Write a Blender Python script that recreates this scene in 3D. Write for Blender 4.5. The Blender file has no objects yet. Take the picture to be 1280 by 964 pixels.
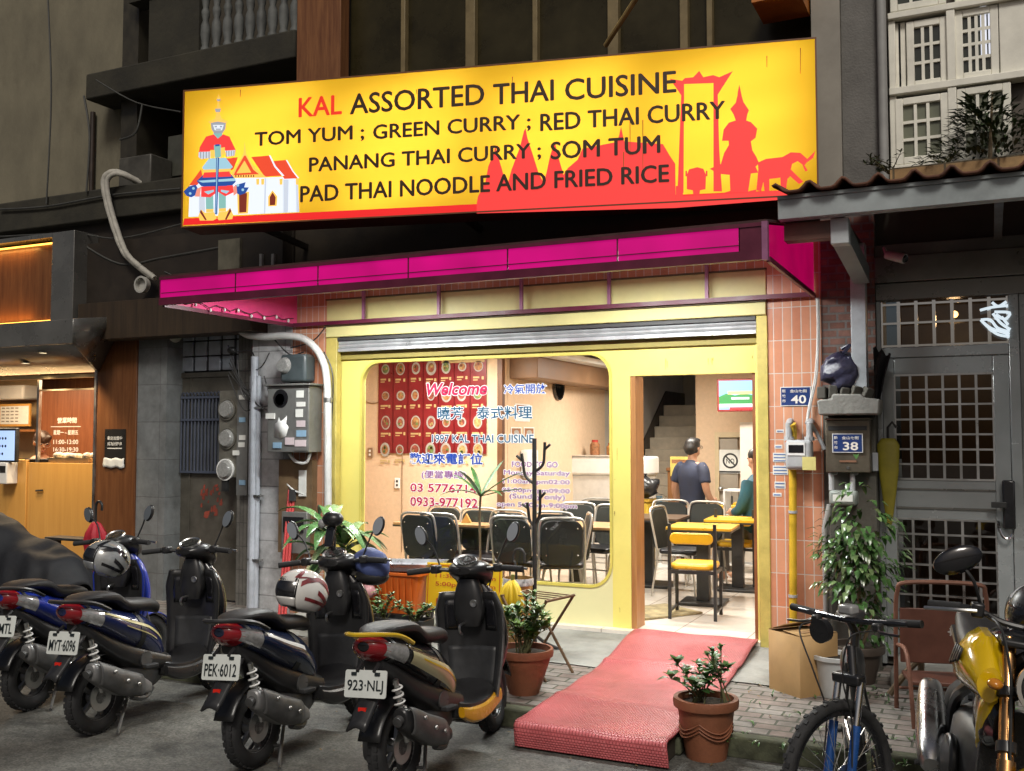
import bpy, bmesh, math, random
from mathutils import Vector, Matrix, noise, Euler
R = math.radians
V = Vector
sc = bpy.context.scene
col = sc.collection
random.seed(7)

# ------------------------------------------------------------------ camera
F, PSI, PIT, H = 1250.0, R(25.6), R(2.95), 1.84
FWD = V((-math.sin(PSI)*math.cos(PIT), math.cos(PSI)*math.cos(PIT), math.sin(PIT)))
RGT = V((math.cos(PSI), math.sin(PSI), 0))
UPV = RGT.cross(FWD)
CAM = V((0, 0, H))
cd = bpy.data.cameras.new('camera')
cd.sensor_width = 36; cd.lens = F/1280*36; cd.clip_start = 0.05; cd.clip_end = 600
cam = bpy.data.objects.new('camera', cd); col.objects.link(cam)
M = Matrix((RGT, UPV, -FWD)).transposed().to_4x4(); M.translation = CAM
cam.matrix_world = M
sc.camera = cam

# ------------------------------------------------------------------ night sky, faint street light, exposure
w = bpy.data.worlds.new('World'); sc.world = w; w.use_nodes = True
nt = w.node_tree; bg = nt.nodes['Background']
sky = nt.nodes.new('ShaderNodeTexSky'); sky.sky_type = 'NISHITA'; sky.sun_disc = False
SUN_EL, SUN_AZ = R(46), R(158)          # azimuth of the sun measured clockwise from +Y
sky.air_density = .7; sky.dust_density = 6; sky.ozone_density = .2; sky.sun_elevation = SUN_EL; sky.sun_rotation = SUN_AZ
nt.links.new(sky.outputs[0], bg.inputs[0]); bg.inputs[1].default_value = 0.037
sl = bpy.data.lights.new('sun', 'SUN'); sl.energy = 1.5; sl.angle = R(14); sl.color = (1.0, .96, .88)
so = bpy.data.objects.new('sun', sl); col.objects.link(so)
sd = V((math.sin(SUN_AZ)*math.cos(SUN_EL), math.cos(SUN_AZ)*math.cos(SUN_EL), math.sin(SUN_EL)))
so.rotation_euler = sd.to_track_quat('Z', 'Y').to_euler()
sc.view_settings.view_transform = 'Standard'; sc.view_settings.look = 'None'
sc.view_settings.gamma = 1; sc.view_settings.exposure = 0.0; sc.view_settings.use_curve_mapping = False
cy = sc.cycles
try:
    cy.use_denoising = True; cy.denoiser = 'OPENIMAGEDENOISE'
    cy.max_bounces = 7; cy.diffuse_bounces = 3; cy.glossy_bounces = 3; cy.transparent_max_bounces = 12
    cy.caustics_reflective = False; cy.caustics_refractive = False; cy.sample_clamp_indirect = 4
    cy.use_light_tree = True
except Exception:
    pass

# ------------------------------------------------------------------ measuring: where a line of sight meets a plane of the place
def ray(px, py):
    return FWD + RGT*((px-640)/F) + UPV*((482-py)/F)
def atY(px, py, Y):
    d = ray(px, py); return CAM + d*(Y/d.y)
def atZ(px, py, z):
    d = ray(px, py); return CAM + d*((z-H)/d.z)
def atX(px, py, X):
    d = ray(px, py); return CAM + d*(X/d.x)
def atD(px, py, k):
    return CAM + ray(px, py)*k
def atPl(px, py, o, n):
    d = ray(px, py); return CAM + d*((o-CAM).dot(n)/d.dot(n))
FY = 8.0                                  # plane of the restaurant's front
FZ = 0.23                                 # restaurant floor above the road
def fx(px, Y=FY): return atY(px, 547, Y).x
def fz(px, py, Y=FY): return atY(px, py, Y).z
def mz(l, Y=FY): return sum(fz(a, b, Y) for a, b in l)/len(l)

# ------------------------------------------------------------------ materials
MATS = {}
def newmat(name):
    m = bpy.data.materials.new(name); m.use_nodes = True
    return m, m.node_tree, m.node_tree.nodes['Principled BSDF']
def nd(nt, t, **kw):
    n = nt.nodes.new(t)
    for k, v in kw.items():
        if k.startswith('i_'):
            n.inputs[int(k[2:])].default_value = v
        else: setattr(n, k, v)
    return n
def c4(c): return (c[0], c[1], c[2], 1)
def s2l(r, g, b):
    f = lambda x: (x/255/12.92) if x <= 10 else ((x/255+.055)/1.055)**2.4
    return (f(r), f(g), f(b))
def vary(nt, c, var, scale, stretch=None, coord='Object', detail=5):
    tc = nd(nt, 'ShaderNodeTexCoord'); src = tc.outputs[coord]
    if stretch:
        mp = nd(nt, 'ShaderNodeMapping'); mp.inputs['Scale'].default_value = stretch
        nt.links.new(src, mp.inputs[0]); src = mp.outputs[0]
    n = nd(nt, 'ShaderNodeTexNoise'); n.inputs['Scale'].default_value = scale; n.inputs['Detail'].default_value = detail
    n.inputs['Roughness'].default_value = .65
    nt.links.new(src, n.inputs['Vector'])
    mr = nd(nt, 'ShaderNodeMapRange'); mr.inputs[1].default_value = .3; mr.inputs[2].default_value = .7
    nt.links.new(n.outputs[0], mr.inputs[0])
    mx = nd(nt, 'ShaderNodeMix', data_type='RGBA')
    mx.inputs[6].default_value = c4([x*(1-var) for x in c]); mx.inputs[7].default_value = c4([min(1, x*(1+var)) for x in c])
    nt.links.new(mr.outputs[0], mx.inputs[0])
    return mx.outputs[2], n.outputs[0], src
def pm(name, c, rough=.5, metal=0, var=.12, scale=6, bump=0, bscale=60, stretch=None, coat=0, spec=None, rvar=.1, dirt=0, emis=0, sheen=0):
    if name in MATS: return MATS[name]
    m, nt, b = newmat(name)
    o, nz, src = vary(nt, c, var, scale, stretch)
    if dirt:
        n2 = nd(nt, 'ShaderNodeTexNoise'); n2.inputs['Scale'].default_value = scale*.45; n2.inputs['Detail'].default_value = 8; n2.inputs['Roughness'].default_value = .75
        nt.links.new(src, n2.inputs['Vector'])
        mr = nd(nt, 'ShaderNodeMapRange'); mr.inputs[1].default_value = .5; mr.inputs[2].default_value = .72; mr.inputs[4].default_value = dirt
        nt.links.new(n2.outputs[0], mr.inputs[0])
        mx = nd(nt, 'ShaderNodeMix', data_type='RGBA'); mx.inputs[7].default_value = c4([c[0]*.35+.01, c[1]*.33+.008, c[2]*.3+.006])
        nt.links.new(mr.outputs[0], mx.inputs[0]); nt.links.new(o, mx.inputs[6]); o = mx.outputs[2]
    nt.links.new(o, b.inputs['Base Color'])
    mr = nd(nt, 'ShaderNodeMapRange'); mr.inputs[1].default_value = .3; mr.inputs[2].default_value = .7
    mr.inputs[3].default_value = max(.02, rough-rvar); mr.inputs[4].default_value = min(1, rough+rvar)
    nt.links.new(nz, mr.inputs[0]); nt.links.new(mr.outputs[0], b.inputs['Roughness'])
    b.inputs['Metallic'].default_value = metal
    if coat: b.inputs['Coat Weight'].default_value = coat; b.inputs['Coat Roughness'].default_value = .06
    if spec is not None: b.inputs['Specular IOR Level'].default_value = spec
    if sheen: b.inputs['Sheen Weight'].default_value = sheen
    if bump:
        n3 = nd(nt, 'ShaderNodeTexNoise'); n3.inputs['Scale'].default_value = bscale; n3.inputs['Detail'].default_value = 6
        nt.links.new(src, n3.inputs['Vector'])
        bp = nd(nt, 'ShaderNodeBump'); bp.inputs['Strength'].default_value = bump; bp.inputs['Distance'].default_value = .01
        nt.links.new(n3.outputs[0], bp.inputs['Height']); nt.links.new(bp.outputs[0], b.inputs['Normal'])
    MATS[name] = m
    return m
def em(name, c, s, var=0, scale=3):
    if name in MATS: return MATS[name]
    m, nt, b = newmat(name)
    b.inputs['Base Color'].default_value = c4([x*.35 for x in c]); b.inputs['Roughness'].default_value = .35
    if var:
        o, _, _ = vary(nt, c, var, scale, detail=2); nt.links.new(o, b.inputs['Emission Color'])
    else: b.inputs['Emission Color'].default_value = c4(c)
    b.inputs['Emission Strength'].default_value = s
    MATS[name] = m
    return m
def tilemat(name, c1, c2, mortar, w, h, ms, axes='xz', rough=.35, off=0.0, bump=.6, var=.25, dirt=.0):
    if name in MATS: return MATS[name]
    m, nt, b = newmat(name)
    g = nd(nt, 'ShaderNodeNewGeometry'); sp = nd(nt, 'ShaderNodeSeparateXYZ'); cb = nd(nt, 'ShaderNodeCombineXYZ')
    nt.links.new(g.outputs['Position'], sp.inputs[0])
    if axes == 'xz+':                       # side faces tile too
        ad = nd(nt, 'ShaderNodeMath', operation='ADD'); nt.links.new(sp.outputs[0], ad.inputs[0]); nt.links.new(sp.outputs[1], ad.inputs[1])
        nt.links.new(ad.outputs[0], cb.inputs[0]); nt.links.new(sp.outputs[2], cb.inputs[1])
    else:
        ix = 'xyz'
        nt.links.new(sp.outputs[ix.index(axes[0])], cb.inputs[0]); nt.links.new(sp.outputs[ix.index(axes[1])], cb.inputs[1])
    br = nd(nt, 'ShaderNodeTexBrick'); br.offset = off; br.squash = 1
    nt.links.new(cb.outputs[0], br.inputs['Vector'])
    for k, v in (('Color1', c4(c1)), ('Color2', c4(c2)), ('Mortar', c4(mortar)), ('Scale', 1.0), ('Mortar Size', ms), ('Mortar Smooth', .15), ('Brick Width', w), ('Row Height', h), ('Bias', 0.0)):
        br.inputs[k].default_value = v
    n = nd(nt, 'ShaderNodeTexNoise'); n.inputs['Scale'].default_value = 5; n.inputs['Detail'].default_value = 8; n.inputs['Roughness'].default_value = .7
    nt.links.new(g.outputs['Position'], n.inputs['Vector'])
    mr = nd(nt, 'ShaderNodeMapRange'); mr.inputs[1].default_value = .3; mr.inputs[2].default_value = .7; mr.inputs[3].default_value = 1-var; mr.inputs[4].default_value = 1+var*.5
    nt.links.new(n.outputs[0], mr.inputs[0])
    mx = nd(nt, 'ShaderNodeMix', data_type='RGBA', blend_type='MULTIPLY'); mx.inputs[0].default_value = 1
    nt.links.new(br.outputs[0], mx.inputs[6]); nt.links.new(mr.outputs[0], mx.inputs[7])
    o = mx.outputs[2]
    if dirt:
        n2 = nd(nt, 'ShaderNodeTexNoise'); n2.inputs['Scale'].default_value = 1.6; n2.inputs['Detail'].default_value = 9; n2.inputs['Roughness'].default_value = .75
        nt.links.new(g.outputs['Position'], n2.inputs['Vector'])
        m2 = nd(nt, 'ShaderNodeMapRange'); m2.inputs[1].default_value = .48; m2.inputs[2].default_value = .7; m2.inputs[4].default_value = dirt
        nt.links.new(n2.outputs[0], m2.inputs[0])
        mx2 = nd(nt, 'ShaderNodeMix', data_type='RGBA'); mx2.inputs[7].default_value = (.045, .042, .032, 1)
        nt.links.new(m2.outputs[0], mx2.inputs[0]); nt.links.new(o, mx2.inputs[6]); o = mx2.outputs[2]
    nt.links.new(o, b.inputs['Base Color']); b.inputs['Roughness'].default_value = rough
    bp = nd(nt, 'ShaderNodeBump'); bp.inputs['Strength'].default_value = bump; bp.inputs['Distance'].default_value = .004; bp.invert = True
    nt.links.new(br.outputs['Fac'], bp.inputs['Height']); nt.links.new(bp.outputs[0], b.inputs['Normal'])
    MATS[name] = m
    return m
def woodmat(name, c1, c2, axis=2, rough=.4, scale=1.0, coat=0, emis=None):
    if name in MATS: return MATS[name]
    m, nt, b = newmat(name)
    tc = nd(nt, 'ShaderNodeTexCoord'); mp = nd(nt, 'ShaderNodeMapping')
    s = [14*scale]*3; s[axis] = .9*scale; mp.inputs['Scale'].default_value = s
    nt.links.new(tc.outputs['Object'], mp.inputs[0])
    n = nd(nt, 'ShaderNodeTexNoise'); n.inputs['Scale'].default_value = 2.2; n.inputs['Detail'].default_value = 8; n.inputs['Roughness'].default_value = .7; n.inputs['Distortion'].default_value = .4
    nt.links.new(mp.outputs[0], n.inputs['Vector'])
    cr = nd(nt, 'ShaderNodeValToRGB'); cr.color_ramp.elements[0].position = .32; cr.color_ramp.elements[1].position = .68
    cr.color_ramp.elements[0].color = c4(c1); cr.color_ramp.elements[1].color = c4(c2)
    nt.links.new(n.outputs[0], cr.inputs[0]); nt.links.new(cr.outputs[0], b.inputs['Base Color'])
    b.inputs['Roughness'].default_value = rough
    if coat: b.inputs['Coat Weight'].default_value = coat
    MATS[name] = m
    return m
def glassmat(name, tint=(1, 1, 1), refl=.06, rough=.01):
    if name in MATS: return MATS[name]
    m, nt, b = newmat(name); nt.nodes.remove(b)
    out = nt.nodes['Material Output']
    t = nd(nt, 'ShaderNodeBsdfTransparent'); t.inputs[0].default_value = c4(tint)
    g = nd(nt, 'ShaderNodeBsdfGlossy'); g.inputs['Roughness'].default_value = rough
    f = nd(nt, 'ShaderNodeFresnel'); f.inputs[0].default_value = 1.45
    ml = nd(nt, 'ShaderNodeMath', operation='MULTIPLY'); ml.inputs[1].default_value = refl/.04*.75; ml.use_clamp = True
    mx = nd(nt, 'ShaderNodeMixShader')
    nt.links.new(f.outputs[0], ml.inputs[0]); nt.links.new(ml.outputs[0], mx.inputs[0]); nt.links.new(t.outputs[0], mx.inputs[1]); nt.links.new(g.outputs[0], mx.inputs[2])
    nt.links.new(mx.outputs[0], out.inputs[0])
    MATS[name] = m
    return m

# ------------------------------------------------------------------ mesh builder
class MB:
    def __init__(s): s.v, s.f, s.m = [], [], []
    def add(s, vs, fs, mi=0):
        o = len(s.v); s.v += [V(p) for p in vs]
        for f in fs: s.f.append([i+o for i in f]); s.m.append(mi)
        return s
    def bx(s, x0, x1, y0, y1, z0, z1, mi=0):
        return s.add([(x0,y0,z0),(x1,y0,z0),(x1,y1,z0),(x0,y1,z0),(x0,y0,z1),(x1,y0,z1),(x1,y1,z1),(x0,y1,z1)],
                     [(0,3,2,1),(4,5,6,7),(0,1,5,4),(1,2,6,5),(2,3,7,6),(3,0,4,7)], mi)
    def box(s, c, sz, rot=None, mi=0):
        c = V(c); hx, hy, hz = sz[0]/2, sz[1]/2, sz[2]/2
        vs = [V((a,b,d)) for d in (-hz,hz) for a,b in ((-hx,-hy),(hx,-hy),(hx,hy),(-hx,hy))]
        if rot is not None:
            q = Euler(rot).to_matrix() if not isinstance(rot, Matrix) else rot
            vs = [q@p for p in vs]
        return s.add([p+c for p in vs], [(0,3,2,1),(4,5,6,7),(0,1,5,4),(1,2,6,5),(2,3,7,6),(3,0,4,7)], mi)
    def loft(s, rings, mi=0, caps=True, closed=True):
        n = len(rings[0]); vs = [p for r in rings for p in r]; fs = []
        for i in range(len(rings)-1):
            for j in range(n if closed else n-1):
                k = (j+1) % n
                fs.append((i*n+j, i*n+k, (i+1)*n+k, (i+1)*n+j))
        if caps and closed:
            fs.append(tuple(range(n-1, -1, -1))); fs.append(tuple((len(rings)-1)*n+j for j in range(n)))
        return s.add(vs, fs, mi)
    def tube(s, pts, r, n=8, mi=0, caps=True, flat=1.0):
        pts = [V(p) for p in pts]; rings = []
        prev = None
        for i, p in enumerate(pts):
            t = (pts[min(i+1, len(pts)-1)]-pts[max(i-1, 0)])
            if t.length < 1e-9: t = V((0,0,1))
            t.normalize()
            if prev is None:
                a = V((0,0,1)) if abs(t.z) < .9 else V((1,0,0))
                u = t.cross(a).normalized()
            else:
                u = (prev - t*prev.dot(t))
                u = u.normalized() if u.length > 1e-6 else t.orthogonal().normalized()
            prev = u; w_ = t.cross(u)
            rr = r[i] if isinstance(r, (list, tuple)) else r
            rings.append([p + u*(rr*math.cos(2*math.pi*k/n)) + w_*(rr*flat*math.sin(2*math.pi*k/n)) for k in range(n)])
        return s.loft(rings, mi, caps)
    def cyl(s, a, b, r, n=16, mi=0): return s.tube([a, b], r, n, mi)
    def lathe(s, prof, c=(0,0,0), n=28, mi=0, q=None, caps=True):
        c = V(c); rings = []
        for r, z in prof:
            ring = [V((r*math.cos(2*math.pi*k/n), r*math.sin(2*math.pi*k/n), z)) for k in range(n)]
            if q is not None: ring = [q@p for p in ring]
            rings.append([p+c for p in ring])
        return s.loft(rings, mi, caps)
    def ell(s, c, r, n=16, m=10, mi=0, q=None, a0=-90, a1=90):
        prof = [(math.cos(R(a0+(a1-a0)*i/m)), math.sin(R(a0+(a1-a0)*i/m))) for i in range(m+1)]
        c = V(c); rings = []
        for rr, z in prof:
            rr = max(rr, .002)
            ring = [V((r[0]*rr*math.cos(2*math.pi*k/n), r[1]*rr*math.sin(2*math.pi*k/n), r[2]*z)) for k in range(n)]
            if q is not None: ring = [q@p for p in ring]
            rings.append([p+c for p in ring])
        return s.loft(rings, mi, True)
    def prism(s, pts, o, ax, ay, d, mi=0):
        o, ax, ay, d = V(o), V(ax), V(ay), V(d); n = len(pts)
        a = [o+ax*x+ay*y for x, y in pts]
        return s.add(a+[p+d for p in a], [tuple(range(n)), tuple(range(2*n-1, n-1, -1))]+[(i, i+n, (i+1) % n+n, (i+1) % n) for i in range(n)], mi)
    def sheet(s, pts, mi=0): return s.add(pts, [tuple(range(len(pts)))], mi)
    def grid(s, fn, nu, nv, mi=0):
        vs = [fn(i/nu, j/nv) for i in range(nu+1) for j in range(nv+1)]
        return s.add(vs, [(i*(nv+1)+j, (i+1)*(nv+1)+j, (i+1)*(nv+1)+j+1, i*(nv+1)+j+1) for i in range(nu) for j in range(nv)], mi)
    def obj(s, name, mats, parent=None, world=False, bevel=0, sharp=38, solid=0, loc=None, rot=None, seg=2, remesh=0, smooth=0, subd=0):
        if not isinstance(mats, (list, tuple)): mats = [mats]
        off = V((0,0,0))
        if world and parent is not None: off = parent.location.copy()
        me = bpy.data.meshes.new(name)
        me.from_pydata([tuple(p-off) for p in s.v], [], s.f)
        for m_ in mats: me.materials.append(m_)
        for p, mi in zip(me.polygons, s.m): p.material_index = mi
        bm = bmesh.new(); bm.from_mesh(me)
        bmesh.ops.recalc_face_normals(bm, faces=bm.faces); bm.to_mesh(me); bm.free()
        me.shade_smooth()
        if sharp < 180: me.set_sharp_from_angle(angle=R(sharp))
        ob = bpy.data.objects.new(name, me); col.objects.link(ob)
        if parent is not None: ob.parent = parent
        if loc is not None: ob.location = loc
        if rot is not None: ob.rotation_euler = rot
        if remesh:
            md = ob.modifiers.new('remesh', 'REMESH'); md.mode = 'VOXEL'; md.voxel_size = remesh; md.use_smooth_shade = True
        if smooth:
            md = ob.modifiers.new('smooth', 'SMOOTH'); md.factor = .5; md.iterations = smooth
        if subd:
            md = ob.modifiers.new('subd', 'SUBSURF'); md.levels = subd; md.render_levels = subd
        if solid:
            md = ob.modifiers.new('solid', 'SOLIDIFY'); md.thickness = solid; md.offset = 0
        if bevel:
            md = ob.modifiers.new('bevel', 'BEVEL'); md.width = bevel; md.segments = seg; md.limit_method = 'ANGLE'; md.angle_limit = R(40)
        return ob
def tag(o, label, cat, group=None, kind=None):
    o['label'] = label
    if cat: o['category'] = cat
    if group: o['group'] = group
    if kind: o['kind'] = kind
    return o
def thing(name, label, cat, loc=(0,0,0), rz=0, group=None, kind=None, rot=None):
    o = bpy.data.objects.new(name, None); col.objects.link(o); o.empty_display_size = .1
    o.location = loc; o.rotation_euler = rot if rot else (0,0,rz)
    return tag(o, label, cat, group, kind)
def copytree(o, parent=None):
    c = o.copy(); col.objects.link(c)
    if parent is not None: c.parent = parent
    for ch in list(o.children): copytree(ch, c)
    return c
_tc = {}
def text_raw(txt, bold=0, shear=0, res=3):
    k = (txt, bold, shear)
    if k in _tc: return _tc[k]
    cu = bpy.data.curves.new('t', 'FONT'); cu.body = txt; cu.size = 1; cu.offset = bold; cu.shear = shear; cu.resolution_u = res
    cu.fill_mode = 'FRONT'
    ob = bpy.data.objects.new('t', cu); col.objects.link(ob)
    dg = bpy.context.evaluated_depsgraph_get(); dg.update()
    e = ob.evaluated_get(dg); me = e.to_mesh()
    vs = [(v.co.x, v.co.y) for v in me.vertices]; fs = [tuple(p.vertices) for p in me.polygons]
    e.to_mesh_clear(); bpy.data.objects.remove(ob); bpy.data.curves.remove(cu)
    _tc[k] = (vs, fs)
    return vs, fs
def text(mb, txt, o, ax, ay, w=None, h=None, mi=0, bold=0, shear=0, align='l'):
    """a line of lettering laid flat on the plane (o, ax, ay), o = its lower left corner, fitted into w x h"""
    vs, fs = text_raw(txt, bold, shear)
    if not vs: return mb
    x0 = min(v[0] for v in vs); x1 = max(v[0] for v in vs); y0 = min(v[1] for v in vs); y1 = max(v[1] for v in vs)
    sy = h/(y1-y0) if h else w/(x1-x0); sx = w/(x1-x0) if w else sy
    o, ax, ay = V(o), V(ax).normalized(), V(ay).normalized()
    W = (x1-x0)*sx
    if align == 'c': o = o-ax*(W/2)
    mb.add([o+ax*((a-x0)*sx)+ay*((b-y0)*sy) for a, b in vs], fs, mi)
    return mb
X_, Z_ = V((1,0,0)), V((0,0,1))
def rrect(x0, x1, y0, y1, r, n=6):
    out = []
    for cx, cy_, a in ((x1-r, y0+r, -90), (x1-r, y1-r, 0), (x0+r, y1-r, 90), (x0+r, y0+r, 180)):
        for i in range(n+1):
            t = R(a+90*i/n); out.append((cx+r*math.cos(t), cy_+r*math.sin(t)))
    return out
def spline(pts, sub=6):
    pts = [V(p) for p in pts]; out = []
    for i in range(len(pts)-1):
        p0, p1, p2, p3 = pts[max(i-1,0)], pts[i], pts[i+1], pts[min(i+2, len(pts)-1)]
        for k in range(sub):
            t = k/sub
            out.append(.5*((2*p1)+(-p0+p2)*t+(2*p0-5*p1+4*p2-p3)*t*t+(-p0+3*p1-3*p2+p3)*t**3))
    out.append(pts[-1]); return out
def cat(vals, sub):
    out = []
    for i in range(len(vals)-1):
        p0, p1, p2, p3 = vals[max(i-1,0)], vals[i], vals[i+1], vals[min(i+2, len(vals)-1)]
        for k in range(sub):
            t = k/sub
            out.append(tuple(.5*((2*b)+(-a+c)*t+(2*a-5*b+4*c-d)*t*t+(-a+3*b-3*c+d)*t**3) for a, b, c, d in zip(p0, p1, p2, p3)))
    out.append(tuple(vals[-1])); return out
def sup(a, e):
    c, s = math.cos(a), math.sin(a)
    return math.copysign(abs(c)**(2/e), c), math.copysign(abs(s)**(2/e), s)
def hull(mb, st, n=20, e=2.4, mi=0, axis='x', sub=4, y0=0, grow=0, a0=None, a1=None, s0=0, s1=1, caps=True):
    """body swept through stations (pos, other, halfwidth, halfheight); axis 'x' lies along the vehicle, 'z' stands up"""
    d = cat(st, sub); d = d[int(s0*(len(d)-1)):int(round(s1*(len(d)-1)))+1]
    rings = []
    part = a0 is not None
    for q in d:
        p, c, hw, hh = q[:4]; yy = q[4] if len(q) > 4 else 0
        hw = max(hw, .004)+grow; hh = max(hh, .004)+grow; ring = []
        for k in range(n+1 if part else n):
            a = R(a0+(a1-a0)*k/n) if part else 2*math.pi*k/n
            cx, sy = sup(a, e)
            if axis == 'x': ring.append(V((p, y0+yy+hw*cx, c+hh*sy)))
            else: ring.append(V((c+hh*sy, y0+yy+hw*cx, p)))
        rings.append(ring)
    return mb.loft(rings, mi, caps and not part, not part)
# ================================================================== MATERIALS OF THE PLACE
def asphalt_mat():
    m, nt, b = newmat('asphalt'); g = nd(nt, 'ShaderNodeNewGeometry')
    def nz(sc_, det, lo, hi, a, c, rough=.6):
        n = nd(nt, 'ShaderNodeTexNoise'); n.inputs['Scale'].default_value = sc_; n.inputs['Detail'].default_value = det; n.inputs['Roughness'].default_value = rough; nt.links.new(g.outputs['Position'], n.inputs['Vector'])
        r_ = nd(nt, 'ShaderNodeMapRange'); r_.inputs[1].default_value = lo; r_.inputs[2].default_value = hi; r_.inputs[3].default_value = a; r_.inputs[4].default_value = c; nt.links.new(n.outputs[0], r_.inputs[0]); return r_.outputs[0], n.outputs[0]
    v = nd(nt, 'ShaderNodeTexVoronoi'); v.inputs['Scale'].default_value = 85; nt.links.new(g.outputs['Position'], v.inputs['Vector'])
    sp_ = nd(nt, 'ShaderNodeSeparateColor'); nt.links.new(v.outputs['Color'], sp_.inputs[0])
    st_ = nd(nt, 'ShaderNodeMapRange'); st_.inputs[1].default_value = .1; st_.inputs[2].default_value = .9; st_.inputs[3].default_value = .68; st_.inputs[4].default_value = 1.32; nt.links.new(sp_.outputs[0], st_.inputs[0])
    big, _ = nz(.9, 6, .35, .65, .6, 1.25, .7); mid, nm = nz(7, 8, .35, .65, .75, 1.2, .75); stain, _ = nz(1.5, 9, .52, .64, 1, .38, .8)
    cur = None
    for o in (st_.outputs[0], big, mid, stain):
        if cur is None: cur = o
        else: k = nd(nt, 'ShaderNodeMath', operation='MULTIPLY'); nt.links.new(cur, k.inputs[0]); nt.links.new(o, k.inputs[1]); cur = k.outputs[0]
    mx = nd(nt, 'ShaderNodeMix', data_type='RGBA', blend_type='MULTIPLY'); mx.inputs[0].default_value = 1; mx.inputs[6].default_value = (.112, .110, .098, 1); nt.links.new(cur, mx.inputs[7]); nt.links.new(mx.outputs[2], b.inputs['Base Color'])
    b.inputs['Roughness'].default_value = .68
    ad = nd(nt, 'ShaderNodeMath', operation='ADD'); nt.links.new(sp_.outputs[1], ad.inputs[0]); nt.links.new(nm, ad.inputs[1])
    bp = nd(nt, 'ShaderNodeBump'); bp.inputs['Strength'].default_value = .7; bp.inputs['Distance'].default_value = .006; nt.links.new(ad.outputs[0], bp.inputs['Height']); nt.links.new(bp.outputs[0], b.inputs['Normal'])
    return m
asphalt = asphalt_mat()
concrete = pm('concrete', (.25, .25, .23), rough=.8, var=.3, scale=3, bump=.4, bscale=40, dirt=.6)
concrete_dark = pm('concrete_dark', (.10, .095, .08), rough=.85, var=.4, scale=2.5, bump=.4, bscale=30, dirt=.6)
paver = tilemat('paver', (.20, .15, .13), (.25, .23, .21), (.05, .055, .035), .22, .11, .008, 'xy', rough=.8, off=.5, var=.5, dirt=.65)
moss_stone = pm('moss_stone', (.07, .075, .045), rough=.95, var=.6, scale=7, bump=.9, bscale=25, dirt=.5)
tile_or = tilemat('orange_tile', (.56, .22, .12), (.66, .33, .20), (.66, .60, .54), .071, .26, .0035, 'xz+', rough=.28, var=.14, dirt=.06)
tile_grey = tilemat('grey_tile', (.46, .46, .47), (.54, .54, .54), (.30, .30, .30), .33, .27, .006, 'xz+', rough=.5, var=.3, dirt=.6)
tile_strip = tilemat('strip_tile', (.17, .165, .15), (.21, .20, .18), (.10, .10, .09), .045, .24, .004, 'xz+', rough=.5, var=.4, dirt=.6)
brick_old = tilemat('old_brick', (.16, .07, .05), (.25, .13, .10), (.17, .15, .14), .125, .062, .009, 'xz+', rough=.8, off=.5, var=.5, bump=1, dirt=.5)
yel_front = pm('yellow_front', (.80, .70, .19), rough=.42, var=.05, scale=2.5, dirt=.12)
yel_pale = pm('yellow_pale', (.68, .62, .27), rough=.5, var=.1, scale=2.5, dirt=.14)
yel_low = pm('yellow_cream', (.76, .72, .40), rough=.45, var=.05, scale=2, dirt=.06)
wall_peach = pm('peach_plaster', (.66, .48, .32), rough=.85, var=.07, scale=20, bump=.25, bscale=180)
wall_white = pm('white_plaster', (.62, .57, .50), rough=.85, var=.08, scale=3)
wall_stair = pm('stair_wall', (.52, .47, .40), rough=.85, var=.1, scale=3)
brown_trim = woodmat('brown_trim', (.09, .035, .015), (.16, .07, .03), 2, .45)
floor_tile = tilemat('floor_tile', (.74, .68, .60), (.79, .73, .65), (.45, .40, .34), .6, .6, .006, 'xy', rough=.16, var=.1, bump=.3, dirt=.12)
steel = pm('stainless', (.36, .385, .39), rough=.24, metal=.35, var=.10, scale=2, rvar=.1)
steel_dk = pm('stainless_dark', (.22, .215, .20), rough=.3, metal=.6, var=.2, scale=2, rvar=.1)
shutter_m = pm('shutter_steel', (.62, .64, .66), rough=.35, metal=.6, var=.15, scale=4, dirt=.2)
magenta = em('magenta_panel', s2l(208, 0, 122), .72, var=.28, scale=1.7)  # uneven emission stands in for lamp light passing through the acrylic
mag_side = em('crimson_panel', s2l(190, 0, 88), .62, var=.2, scale=2)  # glow put into the panel for the awning lamps shining from inside
mag_in = pm('pink_panel', s2l(225, 70, 130), rough=.35, var=.12, scale=3)
mag_dk = pm('plum_frame', s2l(96, 28, 54), rough=.4, var=.25, scale=4, dirt=.4)
purple_rod = pm('purple_rod', s2l(150, 95, 130), rough=.4, var=.2, scale=9, dirt=.4)
dark_wall = pm('dark_wall', (.032, .023, .014), rough=.7, var=.5, scale=2, bump=.3, bscale=12, dirt=.4)
black_brown = pm('black_brown', (.020, .014, .009), rough=.6, var=.4, scale=3)
dark_glass = pm('dark_glass', (.030, .024, .010), rough=.3, var=.4, scale=2, spec=.25)
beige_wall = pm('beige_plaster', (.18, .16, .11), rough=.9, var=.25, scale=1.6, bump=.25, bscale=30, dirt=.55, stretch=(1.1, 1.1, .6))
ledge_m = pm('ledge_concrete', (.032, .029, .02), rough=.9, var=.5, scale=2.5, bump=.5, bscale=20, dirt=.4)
col_wood = woodmat('column_wood', (.11, .035, .012), (.26, .11, .04), 2, .5, .8)
white_frame = pm('white_frame', (.84, .82, .72), rough=.5, var=.12, scale=4, dirt=.2)
win_glass = pm('window_glass', (.035, .04, .03), rough=.07, var=.3, scale=2, spec=.7)
grey_paint = pm('grey_paint', (.30, .30, .29), rough=.5, var=.2, scale=3, dirt=.3)
grey_blue = pm('grey_blue_beam', (.24, .28, .29), rough=.5, var=.25, scale=2.5, dirt=.35)
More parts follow.
